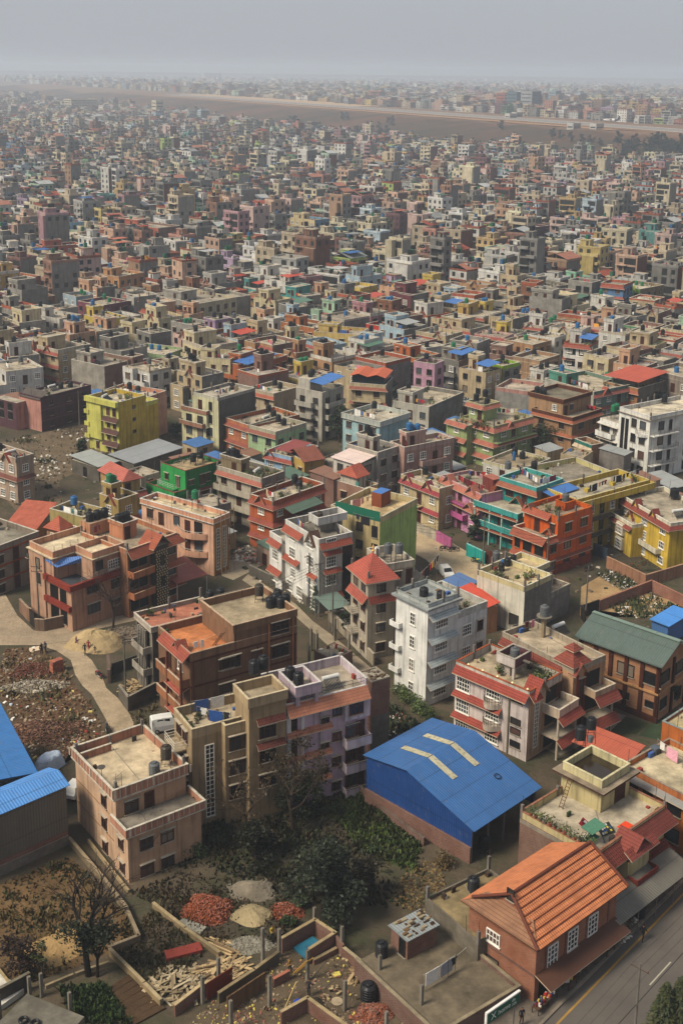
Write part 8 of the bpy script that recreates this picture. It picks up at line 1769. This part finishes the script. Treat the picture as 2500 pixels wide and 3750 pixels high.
wall([('Q',310,960),('Q',500,880),('Q',730,800)],.35,'c:#8d7e62','broken kerb line below the big dead tree');wall([('Q',-30,830),('Q',80,975)],.6,'c:#a08d6a','short plot wall at the far left bottom')
PL=[('Q',0,260),('Q',470,60),('Q',850,460),('Q',930,640),('Q',560,800),('Q',100,960),('Q',0,800)]
sheet('dry_field',PL,.004,'e:#6b5438');weeds(PL,4200,['l:#4a4226','l:#3a3a20','l:#5d4e30','l:#2f341c'],.28,'dry grass on the plot below the blue sheds',15,'grass',50)
heap(at(('Q',400,680)),3.2,2.2,.5,.3,'e:#a5875a','low mound of pale straw coloured earth behind the big dead tree','earth_mound','mound',11)
t=tree(*at(('Q',600,870)),0,10.0,3.6,'big dead tree with dark trunk and creeper leaves at lower left',38,('l:#1f2618','l:#2a3020','l:#171d13'),0,.15,True,depth=4,trunk=.3,bark='s:#1c1613')
m=MB();r=random.Random(4);leaf_cloud(m,r,['l:#1f2618','l:#2a3020','l:#171d13'],[((r.gauss(0,1.1),r.gauss(0,.8),r.uniform(2.6,5.4)),1.2)for _ in range(9)],2200,.15);m.build('creeper',t)
tree(*at(('Q',660,880)),0,7.0,1.6,'thinner dead trunk right beside the big dead tree',39,bare=True,n=0,depth=3,trunk=.14,bark='s:#1c1613')
tree(*at(('Q',160,850)),0,4.4,2.0,'purplish brown shrubby tree at far lower left',41,('l:#2c211c','l:#3a2a22','l:#231b17'),1300,.13,low=.15);tree(*at(('Q',290,890)),0,3.8,.9,'slim sapling right of the purplish brown tree',42,('l:#3a4226','l:#4a4a2c'),260,.12,low=.4)
for i in range(7):wall([('Q',730+i*28,990+i*34),('Q',900+i*30,880+i*36)],.16,'e:#4a3826','one of the ridged vegetable rows beside the plot wall',t=.7,name='vegetable_row',cat='vegetable row')
weeds([('Q',400,960),('Q',700,930),('Q',900,1200),('Q',500,1200)],5200,['l:#2a3a1c','l:#35451f','l:#223017'],.3,'thick green ground cover at bottom left',16,'weeds',40)
weeds([('Q',760,700),('Q',1040,420),('Q',1400,720),('Q',1080,1000)],3800,['l:#3a3420','l:#463a24','l:#2c3018'],.22,'brown grass on the plot with the red slab',17,'grass',40)
heap(at(('Q',1400,430)),2.4,1.9,.9,.3,'e:#6d3a22','heap of bright orange broken bricks on the plot','brick_heap','brick heap',12,['b:#93482a','b:#a5532f','e:#7d3c22','e:#9c5232'],1000,.11,'stuff')
heap(at(('R',470,440)),1.6,1.2,.5,.3,'e:#6d3820','smaller heap of dull orange bricks near the evergreen','brick_heap','brick heap',13,['b:#8f4526','e:#7d3d22','b:#a05030'],360,.11,'stuff')
slabthing('concrete_slab','grey concrete slab lying below the orange brick heap','slab',('Q',1295,540),1.0,2.6,.12,0,rz0+.35,'c:#8d897c');o=slabthing('water_trough','rusty red oblong metal tray on the plot','tray',('Q',1240,720),3.2,1.1,.3,0,rz0-.35,'s:#8a3c30')
sheet('tarpaulin_sheet',[('R',45,260),('R',290,185),('R',395,285),('R',110,385)],.01,'c:#77705f')
heap(at(('R',235,300)),2.4,1.5,.8,.2,'e:#807666','grey gravel heap on a sheet, farthest of the three heaps','gravel_heap','gravel heap',14);heap(at(('R',225,465)),2.1,1.4,.7,.1,'e:#a3926f','sand heap with scooped top, middle of the three heaps','sand_heap','sand heap',15);heap(at(('R',205,670)),2.0,1.2,.7,.2,'e:#8a8577','pale gravel heap nearest the brick walls','gravel_heap','gravel heap',16,['e:#9c968a','e:#77715f'],500,.06)
planks(('Q',1190,940),130,1.6,2.5,'untidy pile of split timber and boards beside the plot wall',seed=6,cols=('s:#9a8a6c','s:#ab9c80','s:#776850','s:#8d7c60'));planks(('Q',1500,690),40,2.8,1.0,'bundle of long poles laid side by side',seed=7,rz=rz0-1.2);planks(('Q',1440,850),50,2.6,1.2,'second bundle of thin poles below the first',seed=8,rz=rz0-.2)
SITE=[('R',-300,1300),('R',0,1010),('R',420,690),('R',650,570),('R',840,680),('R',1080,900),('R',1360,1160),('R',1400,1400),('R',300,1600)]
sheet('site_floor',SITE,.012,'e:#5f5240')
litter(SITE,2600,['e:#8d7a62','b:#8a4a30','e:#a8977c','x:#c9b85a','e:#4a3c2e'],.09,'site_debris','brick bits and mortar crumbs on the building site floor',20,.02)
BK2='b:#6b3c28'
wall([('R',425,720),('R',650,590),('R',785,680),('R',615,790)],1.5,BK2,'roofless brick room with pale mortar tops on the building site',cap='c:#a8946f',name='brick_wall');wall([('R',840,745),('R',1075,935)],1.0,BK2,'low brick wall on the right side of the building site',cap='c:#b0a080',name='brick_wall')
wall([('R',790,680),('R',838,745)],1.3,BK2,'short brick wall joining the room and the right side wall',name='brick_wall');wall([('R',0,1060),('R',240,900),('R',400,780)],1.0,'c:#5d5344','low mortar capped wall on the left side of the building site',cap='c:#8d7c5e',name='brick_wall')
wall([('R',370,950),('R',470,895)],.8,BK2,'knee high brick stub with orange tops',cap='b:#a8522c',name='brick_wall');wall([('R',420,1210),('R',600,1110),('R',900,1330)],1.3,BK2,'brick wall corner at the bottom edge of the picture',cap='c:#a8946f',name='brick_wall');wall([('Q',1180,1150),('Q',1360,1010),('Q',1560,930)],1.1,BK2,'brick wall with mortar cap next to the lumber pile',cap='c:#b59f78',name='brick_wall')
wall([('Q',1400,1040),('Q',1568,930)],1.7,'s:#6b2a1c','rust red sheet panel standing behind the brick wall',name='sheet_panel',cat='panel',t=.06)
for qb,qt in((('R',648,560),('R',648,410)),(('R',410,745),('R',405,555)),(('R',600,905),('R',597,700)),(('R',832,725),('R',836,540)),(('R',1086,925),('R',1092,735)),(('R',852,1110),('R',855,905)),(('R',345,1080),('R',345,870)),(('R',85,1240),('R',78,1040)),(('R',1130,1300),('R',1130,1115)),(('R',300,820),('R',290,550)),(('Q',1370,1060),('Q',1370,880)),(('Q',1478,920),('Q',1478,750))):column(qb,hgt(qb,qt))
X,Y=at(('R',610,690));slabthing('water_sheet','blue plastic sheet holding water inside the brick room','sheet',('R',610,690),2.2,1.6,.25,.02,rz0,'g:#2c6a82')
tank(*at(('R',1013,1030)),.02,'the building site floor','black',0,.72,1.5);m=MB();m.lathe(0,0,[(.32,0),(.4,.8),(.42,.82)],'s:#1f3f9c',14);o=m.build('bucket');o.location=at(('R',540,1110))+(.02,);tag(o,'deep blue plastic drum on the building site floor','drum')
m=MB();m.lathe(0,0,[(.45,0),(.5,.06)],'e:#a8977c',16);o=m.build('mixing_pan');o.location=at(('R',800,1050))+(.02,);tag(o,'round pale mixing pan on the building site floor','pan')
heap(at(('R',1050,1130)),1.6,1.3,.45,.3,'e:#6d3c28','loose heap of bricks on the building site floor','brick_heap','brick heap',18,['b:#8a4a30','e:#a06048','b:#7a3f2a'],420,.11,'stuff');heap(at(('R',655,1060)),.8,.7,.4,.1,'e:#3a342a','dark heap of mortar between two columns','mortar_heap','mortar heap',19)
slabthing('cement_sack','red and white cement sack leaning by the site wall','sack',('R',1185,1060),.5,.3,.7,.02,.6,'x:#b5523c');slabthing('cement_sack','yellow paper sack lying by the black site tank','sack',('R',795,870),.7,.5,.15,.02,.3,'x:#c9b85a')
m=MB();m.tube((0,0,0),(1.5,-1.2,2.6),.04,'s:#a8823f',5);m.tube((.6,.5,0),(2.0,-.7,2.5),.04,'s:#a8823f',5);[m.tube((.1+.14*i*1.0,-.08-.12*i,.26*i+.2),(.7+.14*i,.4-.12*i,.25*i+.2),.03,'s:#a8823f',4)for i in range(9)];o=m.build('bamboo_ladder');o.location=at(('R',480,880))+(.02,);tag(o,'yellow bamboo ladder leaning inside the building site','ladder')
m=MB();m.tube((0,0,.05),(2.4,-2.1,1.2),.05,'s:#b59a5f',5);o=m.build('bamboo_pole');o.location=at(('R',415,1175))+(.02,);o.rotation_euler.z=1.9;tag(o,'single bamboo pole leaning low across the site floor','pole')
person(('R',362,640),.8,'carry','#b59a3a','#2f3a34','worker in a yellow top standing beside the sand heaps');person(('R',610,1010),-.4,'stand','#2a2530','#23242a','worker in dark clothes standing against a column');person(('R',480,860),1.2,'carry','#8a6a2c','#3a3430','worker in a mustard top at the bamboo ladder')
for i in range(3):
 a=at(('R',620+i*90,900+i*60));b=at(('R',720+i*60,780+i*120));wire(a+(.05,),b+(.05,),'grey water hose lying across the site floor' if i==0 else('hose curling by the mixing pan' if i==1 else 'hose end near the black site tank'),-.0,.03,'s:#6d6353')
h=House('house','low house whose bare slab roof carries a washing line and a brick hut','bare slab roof house',('X',1600,3805),('X',1342,3501),('X',1862,3592),1.5)
h.block(0,h.W,0,h.D,0,1.4,'b:#5d3626','b:#5d3626','r:#6d6250');h.parapet(0,h.W,0,h.D,1.4,.45,'b:#5d3626','c:#8d8068',sides='xXy',t=.22)
q,l_,r_=h.loc(('R',1275,640),3.5),h.loc(('R',1130,540),3.5),h.loc(('R',1478,520),3.5)
h.block(q[0]+.2,r_[0]-.1,q[1]+.2,l_[1]-.1,1.405,3.35,'b:#6d3d28','b:#6d3d28',part='brick_hut');h.mb('hut_roof').box(q[0],r_[0]+.1,q[1],l_[1]+.1,3.352,3.44,'m:#6f7474','m:#7d8282');h.win('L',(q[1]+l_[1])/2-.4,1.45,.8,1.7,'s',q[0]+.2)
for _ in range(34):x,y=RND.uniform(q[0]+.2,r_[0]-.3),RND.uniform(q[1]+.2,l_[1]-.2);h.mb('roof_scrap').box(x,x+RND.uniform(.15,.6),y,y+RND.uniform(.1,.3),3.445,3.445+RND.uniform(.05,.18),RND.choice(('e:#4a3828','e:#6b5238','s:#8d8068')))
h.tk(('R',1100,735),1.4);h.line(('R',1375,870),('R',1600,730),3.1,dens=1,cols=['#23242a','#2a3f7a','#8d9098','#d9d6cf','#8a2028','#5f6670'],zp=1.6);h.line(('S',150,770),('S',260,690),3.0,dens=1,cols=['#23242a','#1f4a4a','#7a1f2a'],zp=1.6)
FOOT[-1]and h.finish();column(('R',1365,1165),3.3,label='tall bare column at the left edge of the bare slab roof',group='slab roof columns')
h=House('shed','half built shed roof littered with tyres and scrap in the bottom left corner','scrap roof shed',('X',190,3850),('X',30,3715),('X',245,3705),2.8,cat='shed');h.block(0,h.W,0,h.D,0,2.7,'c:#57503f','c:#6d6353','c:#6d685c');h.finish()
for q,w_ in((('Q',205,1030),2.2),(('Q',285,1015),2.3),(('Q',480,1190),2.9),(('Q',5,1200),2.8)):column(q,w_,label='dark bare column beside the scrap roof shed',group='scrap shed columns')
for i,q in enumerate((('Q',160,1180),('Q',240,1200))):
 m=MB();n=18
 for k in range(n):a,b=6.283*k/n,6.283*(k+1)/n;m.tube((.32*math.cos(a),.32*math.sin(a),.12),(.32*math.cos(b),.32*math.sin(b),.12),.1,'k:#17171a',6,cap=False)
 o=m.build('tyre');o.location=P(q,2.72)+(2.72,);tag(o,('old tyre on the scrap roof shed','second tyre right of the old tyre')[i],'tyre')
wall([('Q',-30,1090),('Q',200,965)],1.6,'c:#4f4a40','dark wall behind the scrap roof shed',cap='c:#77705f');slabthing('tiled_slab','white tiled slab at the far left edge near the bottom','slab',('Q',10,1000),2.4,3.0,.5,0,rz0+.2,'c:#c2bdb2')
pq=P(('S',1305,830),8.0);pole(pq,8.6,'slender power pole with a crossarm standing in the main road foreground',1,0,math.atan2(rd.y,rd.x)-math.pi/2)
for i,o_ in enumerate((-.7,0,.7)):
 a=Vector((pq[0]+rn.x*o_,pq[1]+rn.y*o_,8.2));d3=Vector((rd.x,rd.y,0));wire(a-d3*38,a,('left','middle','right')[i]+' strand of the power line dipping toward the camera',.5);wire(a,a+d3*40,('left','middle','right')[i]+' strand of the power line running up the road',.6)
a=Vector((pq[0],pq[1],5.8));d3=Vector((rd.x,rd.y,0));wire(a-d3*38,a+d3*45,'thick black telephone cable slung below the power line',.9,.035)
person(('S',1322,652),2.4,'walk','#15161a','#121317','person in black walking along the yellow road line');person(('S',1468,318),.5,'stand','#2f7a78','#33404a','person in teal clothes standing under the grey sheet awning',z=.14);person(('S',1390,345),.2,'stand','#8a1f24','#2a2024','person in red by the shop fronts',z=.14);person(('S',590,1160),.3,'stand','#1b1c24','#1a1a1f','person in dark clothes below the green signboard',z=.14)
r=random.Random(2)
for i,(q,kx)in enumerate(((('S',700,1070),'x:#8a1f24'),(('S',760,1010),'x:#a3302a'),(('S',880,920),'x:#7a1a20'),(('S',940,850),'x:#c9c2b4'),(('S',1110,720),'x:#6b2028'),(('S',1300,400),'x:#8a2a2c'))):
 X,Y=P(q,.14);o=empty('market_stall',X,Y,.14,math.atan2(rd.y,rd.x));tag(o,('stall of red goods nearest the green signboard','stall of red packets at the left shop front','stall of dark red goods at the middle shop front','stall with a white cloth under the brick house awning','maroon stall at the right corner of the brick house','red stall under the grey sheet awning')[i],'stall','shop front stalls')
 m=MB();m.box(-.7,.7,-.35,.35,.55,.62,'s:#4a3628');[m.box(x-.03,x+.03,y-.03,y+.03,0,.55,'s:#3a2a20')for x in(-.65,.65)for y in(-.3,.3)];m.build('table',o)
 m=MB()
 for _ in range(22):x,y=r.uniform(-.65,.5),r.uniform(-.32,.2);m.box(x,x+r.uniform(.08,.2),y,y+r.uniform(.08,.16),.622,.622+r.uniform(.06,.35),r.choice((kx,kx,'x:#c9b04a','x:#d9d5cc','x:#2a3a5a')))
 m.build('goods',o)
tank(*P(('S',1300,500),.14),.14,'the rubble strewn pavement','black',0,.6,1.1)
litter([('S',1150,590),('S',1290,520),('S',1250,640),('S',1150,720)],400,['e:#8d8576','e:#6d6353','x:#c2bdb2'],.12,'rubble','broken paving rubble beside the black pavement tank',21,.15)
ru=(P(('S',580,955),4.6),P(('S',385,1090),4.6));dx_,dy_=ru[0][0]-ru[1][0],ru[0][1]-ru[1][1];th_=math.atan2(dy_,dx_);LS=math.hypot(dx_,dy_)
o=empty('signboard',ru[1][0],ru[1][1],0,th_);tag(o,'long green signboard with white lettering in a white frame beside the brick house','sign')
m=MB();m.box(0,LS,0,.1,3.5,4.5,'s:#14563f');m.build('panel',o);m=MB();m.box(-.08,LS+.08,-.05,.16,4.5,4.62,'s:#d9d6cf');m.box(-.1,-.001,-.05,.16,3.4,4.5,'s:#d9d6cf');m.build('frame',o)
for x in(.3,LS-.3):m=MB();m.tube((x,.2,0),(x,.2,3.6),.05,'s:#4a4a48',6);m.build('post',o)
def text(t,x,z,size,parent):
 c=bpy.data.curves.new('lettering','FONT');c.body=t;c.size=size;c.extrude=.004;c.materials.append(mat('s:#d9d9d2'));f=bpy.data.objects.new('tmp',c);COL.objects.link(f);g=bpy.data.objects.new('lettering',bpy.data.meshes.new_from_object(f.evaluated_get(bpy.context.evaluated_depsgraph_get())));bpy.data.objects.remove(f);f=g;COL.objects.link(f);f.parent=parent;f.location=(x,-.012,z);f.rotation_euler=(math.pi/2,0,0);return f
text('X',LS*.12,3.68,.85,o);text('home',LS*.34,3.72,.62,o);text('de',LS*.76,4.03,.42,o);text('105',LS*.76,3.62,.38,o)
conifer(*P(('S',1440,1240),0),0,5.2,1.5,'dark conifer at the bottom right corner, left one of the pair',61,('l:#3a4228','l:#2c341f','l:#4a4a2c'),1500,leaf=.16);conifer(*P(('S',1530,1230),0),0,5.6,1.5,'dark conifer at the bottom right corner, right one of the pair',62,('l:#3a4228','l:#2c341f','l:#4a4a2c'),1500,leaf=.16)
tank(*at(('P',225,960)),.02,'the ground under the blue hall','black',.5)
r=random.Random(63)
for i in range(9):
 q=('R',r.uniform(100,1250),r.uniform(760,1190));X,Y=P(q,0);m=MB();a,b,c=r.uniform(.3,.9),r.uniform(.2,.6),r.uniform(.15,.5)
 for k in range(r.randint(6,16)):x,y,z_=r.uniform(-a,a),r.uniform(-b,b),r.uniform(0,c*.5);m.box(x,x+r.uniform(.1,.3),y,y+r.uniform(.08,.2),z_,z_+r.uniform(.06,.14),r.choice(('b:#8a4a30','e:#8d7a62','s:#a08a66','e:#4a3e30','x:#b8a880')))
 o=m.build('debris_pile');o.location=(X,Y,.015);o.rotation_euler.z=r.random()*3;tag(o,'one of the small piles of bricks, boards and sacks on the building site','debris pile','small piles on the building site','stuff')
wall([('R',60,1130),('R',310,960)],1.6,'p:#6b5138','boarded wall with door openings on the left of the building site',name='board_wall',t=.14);wall([('R',640,800),('R',790,720)],.5,BK2,'ankle high brick course inside the building site',name='brick_wall',cap='c:#8d7c5e')
planks(('R',60,860),60,2.0,2.0,'scatter of boards and sticks outside the left site wall',seed=12);planks(('R',930,880),16,1.4,.9,'few boards leaning by the low right site wall',seed=13)
PL_=[P(q,0)for q in(('I',610,880),('L',770,300),('J',215,870),('L',680,200),('J',640,1000),('M',905,330),('K',850,640),('E',540,500),('I',1300,640))]
NM=('by the white red-tiled house','where the lanes meet','at the turquoise yard wall','beside the long brown house','beside the cream terrace house','at the dirt lot gate','in the walled yard','left of the lime yellow house','behind the pyramid roof house')
for p,nm_ in zip(PL_,NM):pole(p,8.5,'thin utility pole '+nm_,1,0,.6)
for i,j in((0,1),(1,3),(2,4),(4,5),(3,6),(0,8),(8,2)):
 for k in range(4):z_=8.2-.35*k;wire(PL_[i]+(z_,),PL_[j]+(z_-.1,),'slack cable strung between the poles %s and %s'%(NM[i],NM[j])if False else('topmost','upper','lower','lowest')[k]+' slack cable %s'%NM[i],.5+.25*k,.022)
FD=[('X',0,1620),('X',335,1545),('X',420,1690),('X',300,1720),('X',215,1760),('X',240,1870),('X',60,1870),('X',0,1800)]
sheet('field',FD,.005,'e:#6a5b47');litter(FD,1300,['e:#8a7a62','e:#4a4034','x:#c9c4b8','e:#7a6a54','e:#584c3c'],.2,'field_litter','clods and rubbish over the open field left of the tin sheds',30);weeds(FD,3000,['l:#3c4228','l:#4a4a2c','l:#2f361f','l:#5d553a'],.35,'rough weeds of the open field',31)
weeds([('Q',860,320),('Q',1200,180),('R',60,200),('R',420,400),('R',560,560),('R',300,700),('Q',1500,700),('Q',1060,400)],5200,['l:#33281b','l:#40331f','l:#2c2a18','l:#4a3a26','l:#262413'],.22,'dead leaves and brown weeds around the sand heaps',32,'weeds',60)
litter([('S',-100,200),('S',130,150),('S',130,350),('S',0,500),('S',-200,420)],900,['e:#6d5736','e:#5a4a30','e:#7d6a48','e:#4a3a26'],.11,'fallen_leaves','pale fallen leaves at the foot of the brick garden wall',33)
GP=[('X',0,1870),('X',2500,1500),('X',2500,2700),('X',0,2100)]
litter([('X',300,1650),('X',1000,1480),('X',2450,1480),('X',2500,2300),('X',1900,2500),('X',1300,2300),('X',850,2100),('X',300,1900)],5200,['e:#77695a','e:#5d5246','x:#b9b2a4','e:#8d7d68','c:#6d675e','l:#44482c','l:#333a22'],.28,'yard_litter','bits of rubble, scrap and weeds lying in the yards between the houses',34)
r=random.Random(41);cnt=0;FC2=list(FOOT)+[pl[5]for pl in PLOTS[:120]];ROADS=KEEP+[[P(('X',)+q,0)for q in pl]for pl in([(1440,1900),(1560,1890),(1850,2100),(1640,2200),(1450,2010)],[(0,1880),(250,1950),(560,2200),(0,2300)],[(780,2100),(1150,2150),(1400,2500),(1200,2560),(780,2200)],[(1720,1800),(2160,1800),(2160,2130),(1720,2130)],[(2130,1950),(2320,1920),(2300,2060),(2120,2080)],[(2050,2080),(2500,2050),(2500,2300),(2100,2250)])]
for i in range(2600):
 q=(r.uniform(0,2500),r.uniform(1470,2130));X,Y=P(('X',)+q,0);W,D=r.uniform(3.0,5.5),r.uniform(3.0,6.0);th=TH0+r.gauss(0,.08);ca,sa=math.cos(th),math.sin(th)
 f=[(X+u*ca-v*sa,Y+u*sa+v*ca)for u,v in((0,0),(W,0),(W,D),(0,D))]
 if any(inpoly(x,y,k)for k in ROADS for x,y in f+[(X,Y)])or any(overlap(f,g,.7)for g in FC2 if abs(g[0][1]-Y)<30):continue
 FC2.append(f);hh=r.choice((2.6,2.8,3.0,5.4));cl=r.choice(('c:#85817a','c:#77706a','p:#b8a584','p:#a8907c','b:#74483a','p:#b0a898'));rk=r.choice((('flat concrete','r:#a59a88'),('grey sheet','m:#8a8d8c'),('rusty sheet','m:#7d5a48'),('blue sheet','m:#3f689c'),('green sheet','m:#4f6658')))
 s=House('outbuilding','','',f[0],None,None,hh,W=W,D=D,rz=th,cat='outbuilding',group='outbuildings between the houses');FOOT.pop();HOUSES.pop()
 s.block(0,W,0,D,0,hh,cl,None,rk[1]);m=s.mb('roof')
 if rk[1][0]=='m':m.slab([(-.2,-.2,hh+.05),(W+.2,-.2,hh+.05),(W+.2,D+.2,hh+.4),(-.2,D+.2,hh+.4)],.05,rk[1])
 else:s.parapet(0,W,0,D,hh,.3,cl)
 s.win('L',D*.5,.05,.9,1.9,'D');s.win('R',W*.5,1.0,1.1,1.1,'d')
 l=min(LANDM,key=lambda l:math.hypot(l[1]-X,l[2]-Y));dx,dy=X-l[1],Y-l[2];pos='behind' if dy>abs(dx)else('in front of' if dy<-abs(dx)else('right of' if dx>0 else 'left of'))
 lb='outbuilding with %s roof, %s walls, %s the %s'%(rk[0],{'c':'cement','b':'brick','p':'plastered'}[cl[0]],pos,l[0])
 if lb in USED:lb='second '+lb
 USED.add(lb);s.root['label']=lb;s.hb=hh;s.clut=rk[1][0]=='r';s.finish();cnt+=1
 if cnt>60:break
print('outbuildings',cnt)
for i,(q,hh,rr,lb,kd)in enumerate(((('C',1400,195),9,4.2,'round dark tree by the blue glazed tower house',0),(('C',912,155),9,2.4,'dark conifer beside the gallery brick block',1),(('C',1240,290),8,2.6,'tall dark tree near the mauve house',0),(('F',815,590),9,2.8,'slender dark tree between the pale blue house and white blocks',0),(('G',640,680),6,4.2,'spreading dark tree between the light green and brown parapet houses',0),(('J',155,700),4.5,1.6,'small tree at the gate of the candy pink house',0),(('D',215,80),9,3.6,'dark tree behind the red roofed hall',0),(('D',255,170),7,4.0,'bushy tree in the open plot',0),(('E',560,700),4,1.6,'shrubby tree at the foot of the lime yellow house',0),(('M',1330,900),4.2,2.6,'leafy garden tree below the green roofed works',0),(('M',1450,900),3.2,1.8,'smaller garden tree right of the leafy one',0),(('I',900,1060),4.0,1.6,'greyish bush by the pyramid roof house',0),(('E',1190,560),3,1.8,'low bush behind the stepped cream house',0))):
 (conifer(*at(q),0,hh,rr,lb,70+i,n=700)if kd else tree(*at(q),0,hh,rr,lb,70+i,('l:#2a3526','l:#37452e','l:#1f291e','l:#445036'),1600,.2,low=.15))
r=random.Random(77);TREEMESH=[]
def slope_tree(q,hh,lb,gp,conif=False):
 z=8.0;X,Y=P(q,z);z=terrain(X,Y);X,Y=P(q,z);z=terrain(X,Y)
 k=r.randrange(3)
 if len(TREEMESH)<3:
  t=tree(X,Y,z-.3,10,4.2,lb,200+len(TREEMESH),('l:#1f2b22','l:#293629','l:#18211b'),420,.55,low=.1,group=gp);t.scale=(hh/10,)*3;TREEMESH.append(t);return t
 s=TREEMESH[k];o=s.copy();COL.objects.link(o);o.location=(X,Y,z-.3);o.scale=(hh/10*r.uniform(.8,1.2),hh/10*r.uniform(.8,1.2),hh/10);o.rotation_euler.z=r.uniform(0,6);o['label']=lb;o['group']=gp
 for ch in s.children:c=ch.copy();COL.objects.link(c);c.parent=o
 return o
for i in range(34):slope_tree(('B',1225+i*10.5+r.uniform(-6,6),560-i*.3+r.uniform(-26,22)),r.uniform(8,15),'one of the dark trees massed in the belt at the right below the airfield','tree belt below the airfield')
for i,q in enumerate(((965,490),(1000,505),(1050,495),(1098,495),(1140,505),(1188,505),(735,385))):slope_tree(('B',)+q,r.uniform(8,12),'one of the separate dark trees dotted on the brown slope','trees dotted on the slope')
for i in range(26):slope_tree(('B',r.uniform(0,260),345+r.uniform(0,50)),r.uniform(7,12),'one of the grey green trees along the foot of the airfield','trees along the airfield foot')
for i,q in enumerate(((470,245),(318,290),(655,345),(585,350),(785,430),(850,275),(820,275),(905,285),(1340,400),(1470,410),(1440,425),(215,390))):slope_tree(('A',q[0],q[1]+8),r.uniform(12,20),'one of the dark trees standing up among the far roofs','trees among the far roofs')
r2=random.Random(19);cnt=0
PF=[pl for pl in PLOTS if pl[1]<900]
for i in range(420):
 Y=r2.uniform(255,900)**1.0;X=r2.uniform(-.29,.29)*Y
 if any(inpoly(X,Y,f)for*_,f in PF if abs(f[0][1]-Y)<14)or any(inpoly(X,Y,f)for f in FOOT)or NX*X+NY*Y>630:continue
 s=TREEMESH[i%3];hh=r2.uniform(4,9);o=s.copy();COL.objects.link(o);o.location=(X,Y,0);o.scale=(hh/13,hh/13,hh/10);o.rotation_euler.z=r2.uniform(0,6);o['label']='one of the small dark trees squeezed between the town houses';o['group']='small trees between the houses'
 for ch in s.children:c=ch.copy();COL.objects.link(c);c.parent=o
 cnt+=1
 if cnt>110:break
def aeroplane(q):
 X,Y=P(q,20.0);o=empty('aeroplane',X,Y,20.1,math.atan2(rdir.y,rdir.x)+.12);tag(o,'white propeller airliner with dark tail standing on the airfield','aeroplane')
 m=MB();pr=[(-13.5,.3,3.4),(-10,.9,3.0),(-6,1.35,2.8),(6,1.4,2.7),(11,1.2,2.6),(13,.6,2.4),(13.8,.1,2.3)]
 n=12
 R=[[(x,r_*math.cos(6.283*i/n),z+r_*math.sin(6.283*i/n))for i in range(n)]for x,r_,z in pr]
 for(a,b),(x,_,_)in zip(zip(R,R[1:]),pr):
  for i in range(n):m.face([a[i],a[(i+1)%n],b[(i+1)%n],b[i]][::-1],'k:#d9d8d4' if x>-7 else 'k:#2a3048')
 m.build('fuselage',o)
 for s in(-1,1):m=MB();w_=[(1.8,s*1,4.0),(.6,s*13.5,4.3),(-.9,s*13.5,4.3),(-1.6,s*1,4.0)];m.slab(w_ if s>0 else w_[::-1],.3,'k:#d0cfca');m.tube((3.4,s*4.2,3.8),(-1.6,s*4.2,3.8),.6,'k:#c9c8c4',8,.3);m.build('wing',o)
 m=MB();m.slab([(-13.4,-.15,7.8),(-11.6,-.15,7.8),(-11.6,.15,7.8),(-13.4,.15,7.8)],.2,'k:#2a3048');m.face([(-13.4,.12,3.4),(-9,.12,3.6),(-11.6,.12,7.8),(-13.4,.12,7.8)],'k:#2a3048');m.face([(-13.4,-.12,3.4),(-13.4,-.12,7.8),(-11.6,-.12,7.8),(-9,-.12,3.6)],'k:#2a3048');m.slab([(-13.6,-3.6,7.9),(-12,-3.6,7.9),(-12,3.6,7.9),(-13.6,3.6,7.9)],.15,'k:#2a3048');m.build('tail',o)
 for x,y in((10,0),(-.5,2),(-.5,-2)):m=MB();m.tube((x,y,.1),(x,y,2),.2,'s:#4a4a4c',6);m.build('landing_gear',o)
 return o
aeroplane(('B',1238,374))
def block_at(q,z,W,D,hh,th,cl,cr,label,name='office_block',cat='building',n=6,win='s'):
 X,Y=P(q,z);z=terrain(X,Y);s=House(name,label,'far block',(X,Y),None,None,hh,W=W,D=D,rz=th,cat=cat,group='buildings beyond the airfield',z0=z);FOOT.pop();HOUSES.pop();s.block(0,W,0,D,-6,hh,cl,cr,'r:#a59a88');s.parapet(0,W,0,D,hh,.8,cl)
 for f,Ln in(('L',D),('R',W)):
  for k in range(n):m=s.new('window');zz=k*hh/n;(m.box(-.06,-.01,1,Ln-1,zz+.9,zz+2.3,'g:#20262c')if f=='L' else m.box(1,Ln-1,-.06,-.01,zz+.9,zz+2.3,'g:#20262c'))
 s.finish();return s
for q,W,D,hh,a,b,lb in((('B',745,325),22,14,26,'p:#a8604c','p:#c9c0b4','red and cream block just beyond the runway'),(('B',800,330),20,16,28,'p:#5f7480','p:#556872','blue grey glass block right of the red and cream one'),(('B',870,335),26,18,30,'p:#a3a6a8','p:#4f5a68','grey banded tower block beyond the runway'),(('B',980,305),18,14,26,'p:#8fa5b0','p:#5a6a80','pale blue twin towered block farther back'),(('B',405,312),26,16,14,'p:#b5c0c4','p:#a8b3b8','white hangar like block beyond the runway')):block_at(q,20,W,D,hh,.9,a,b,lb)
for q,W,D,hh,lb in((('A',330,330),50,26,22,'large cream institutional block among the far roofs'),(('A',940,192),120,40,34,'very pale long block fading into haze on the horizon'),(('A',720,372),12,12,30,'slim cream tower among the far roofs')):block_at(q,0,W,D,hh,.7,'p:#cfc4a8','p:#c2b498',lb)
for i,q in enumerate(((('B',1060,445)),(('B',1165,450)),(('B',770,392)),(('B',800,385)))):block_at(q,10,14,8,5,.8,'p:#c4c0b8','p:#a39c90',('small white bungalow on the brown slope, left one','larger white bungalow on the brown slope, right one','low white hut at the runway edge','grey blue roofed hut at the runway edge')[i],'bungalow','bungalow',1)
finish_tanks()
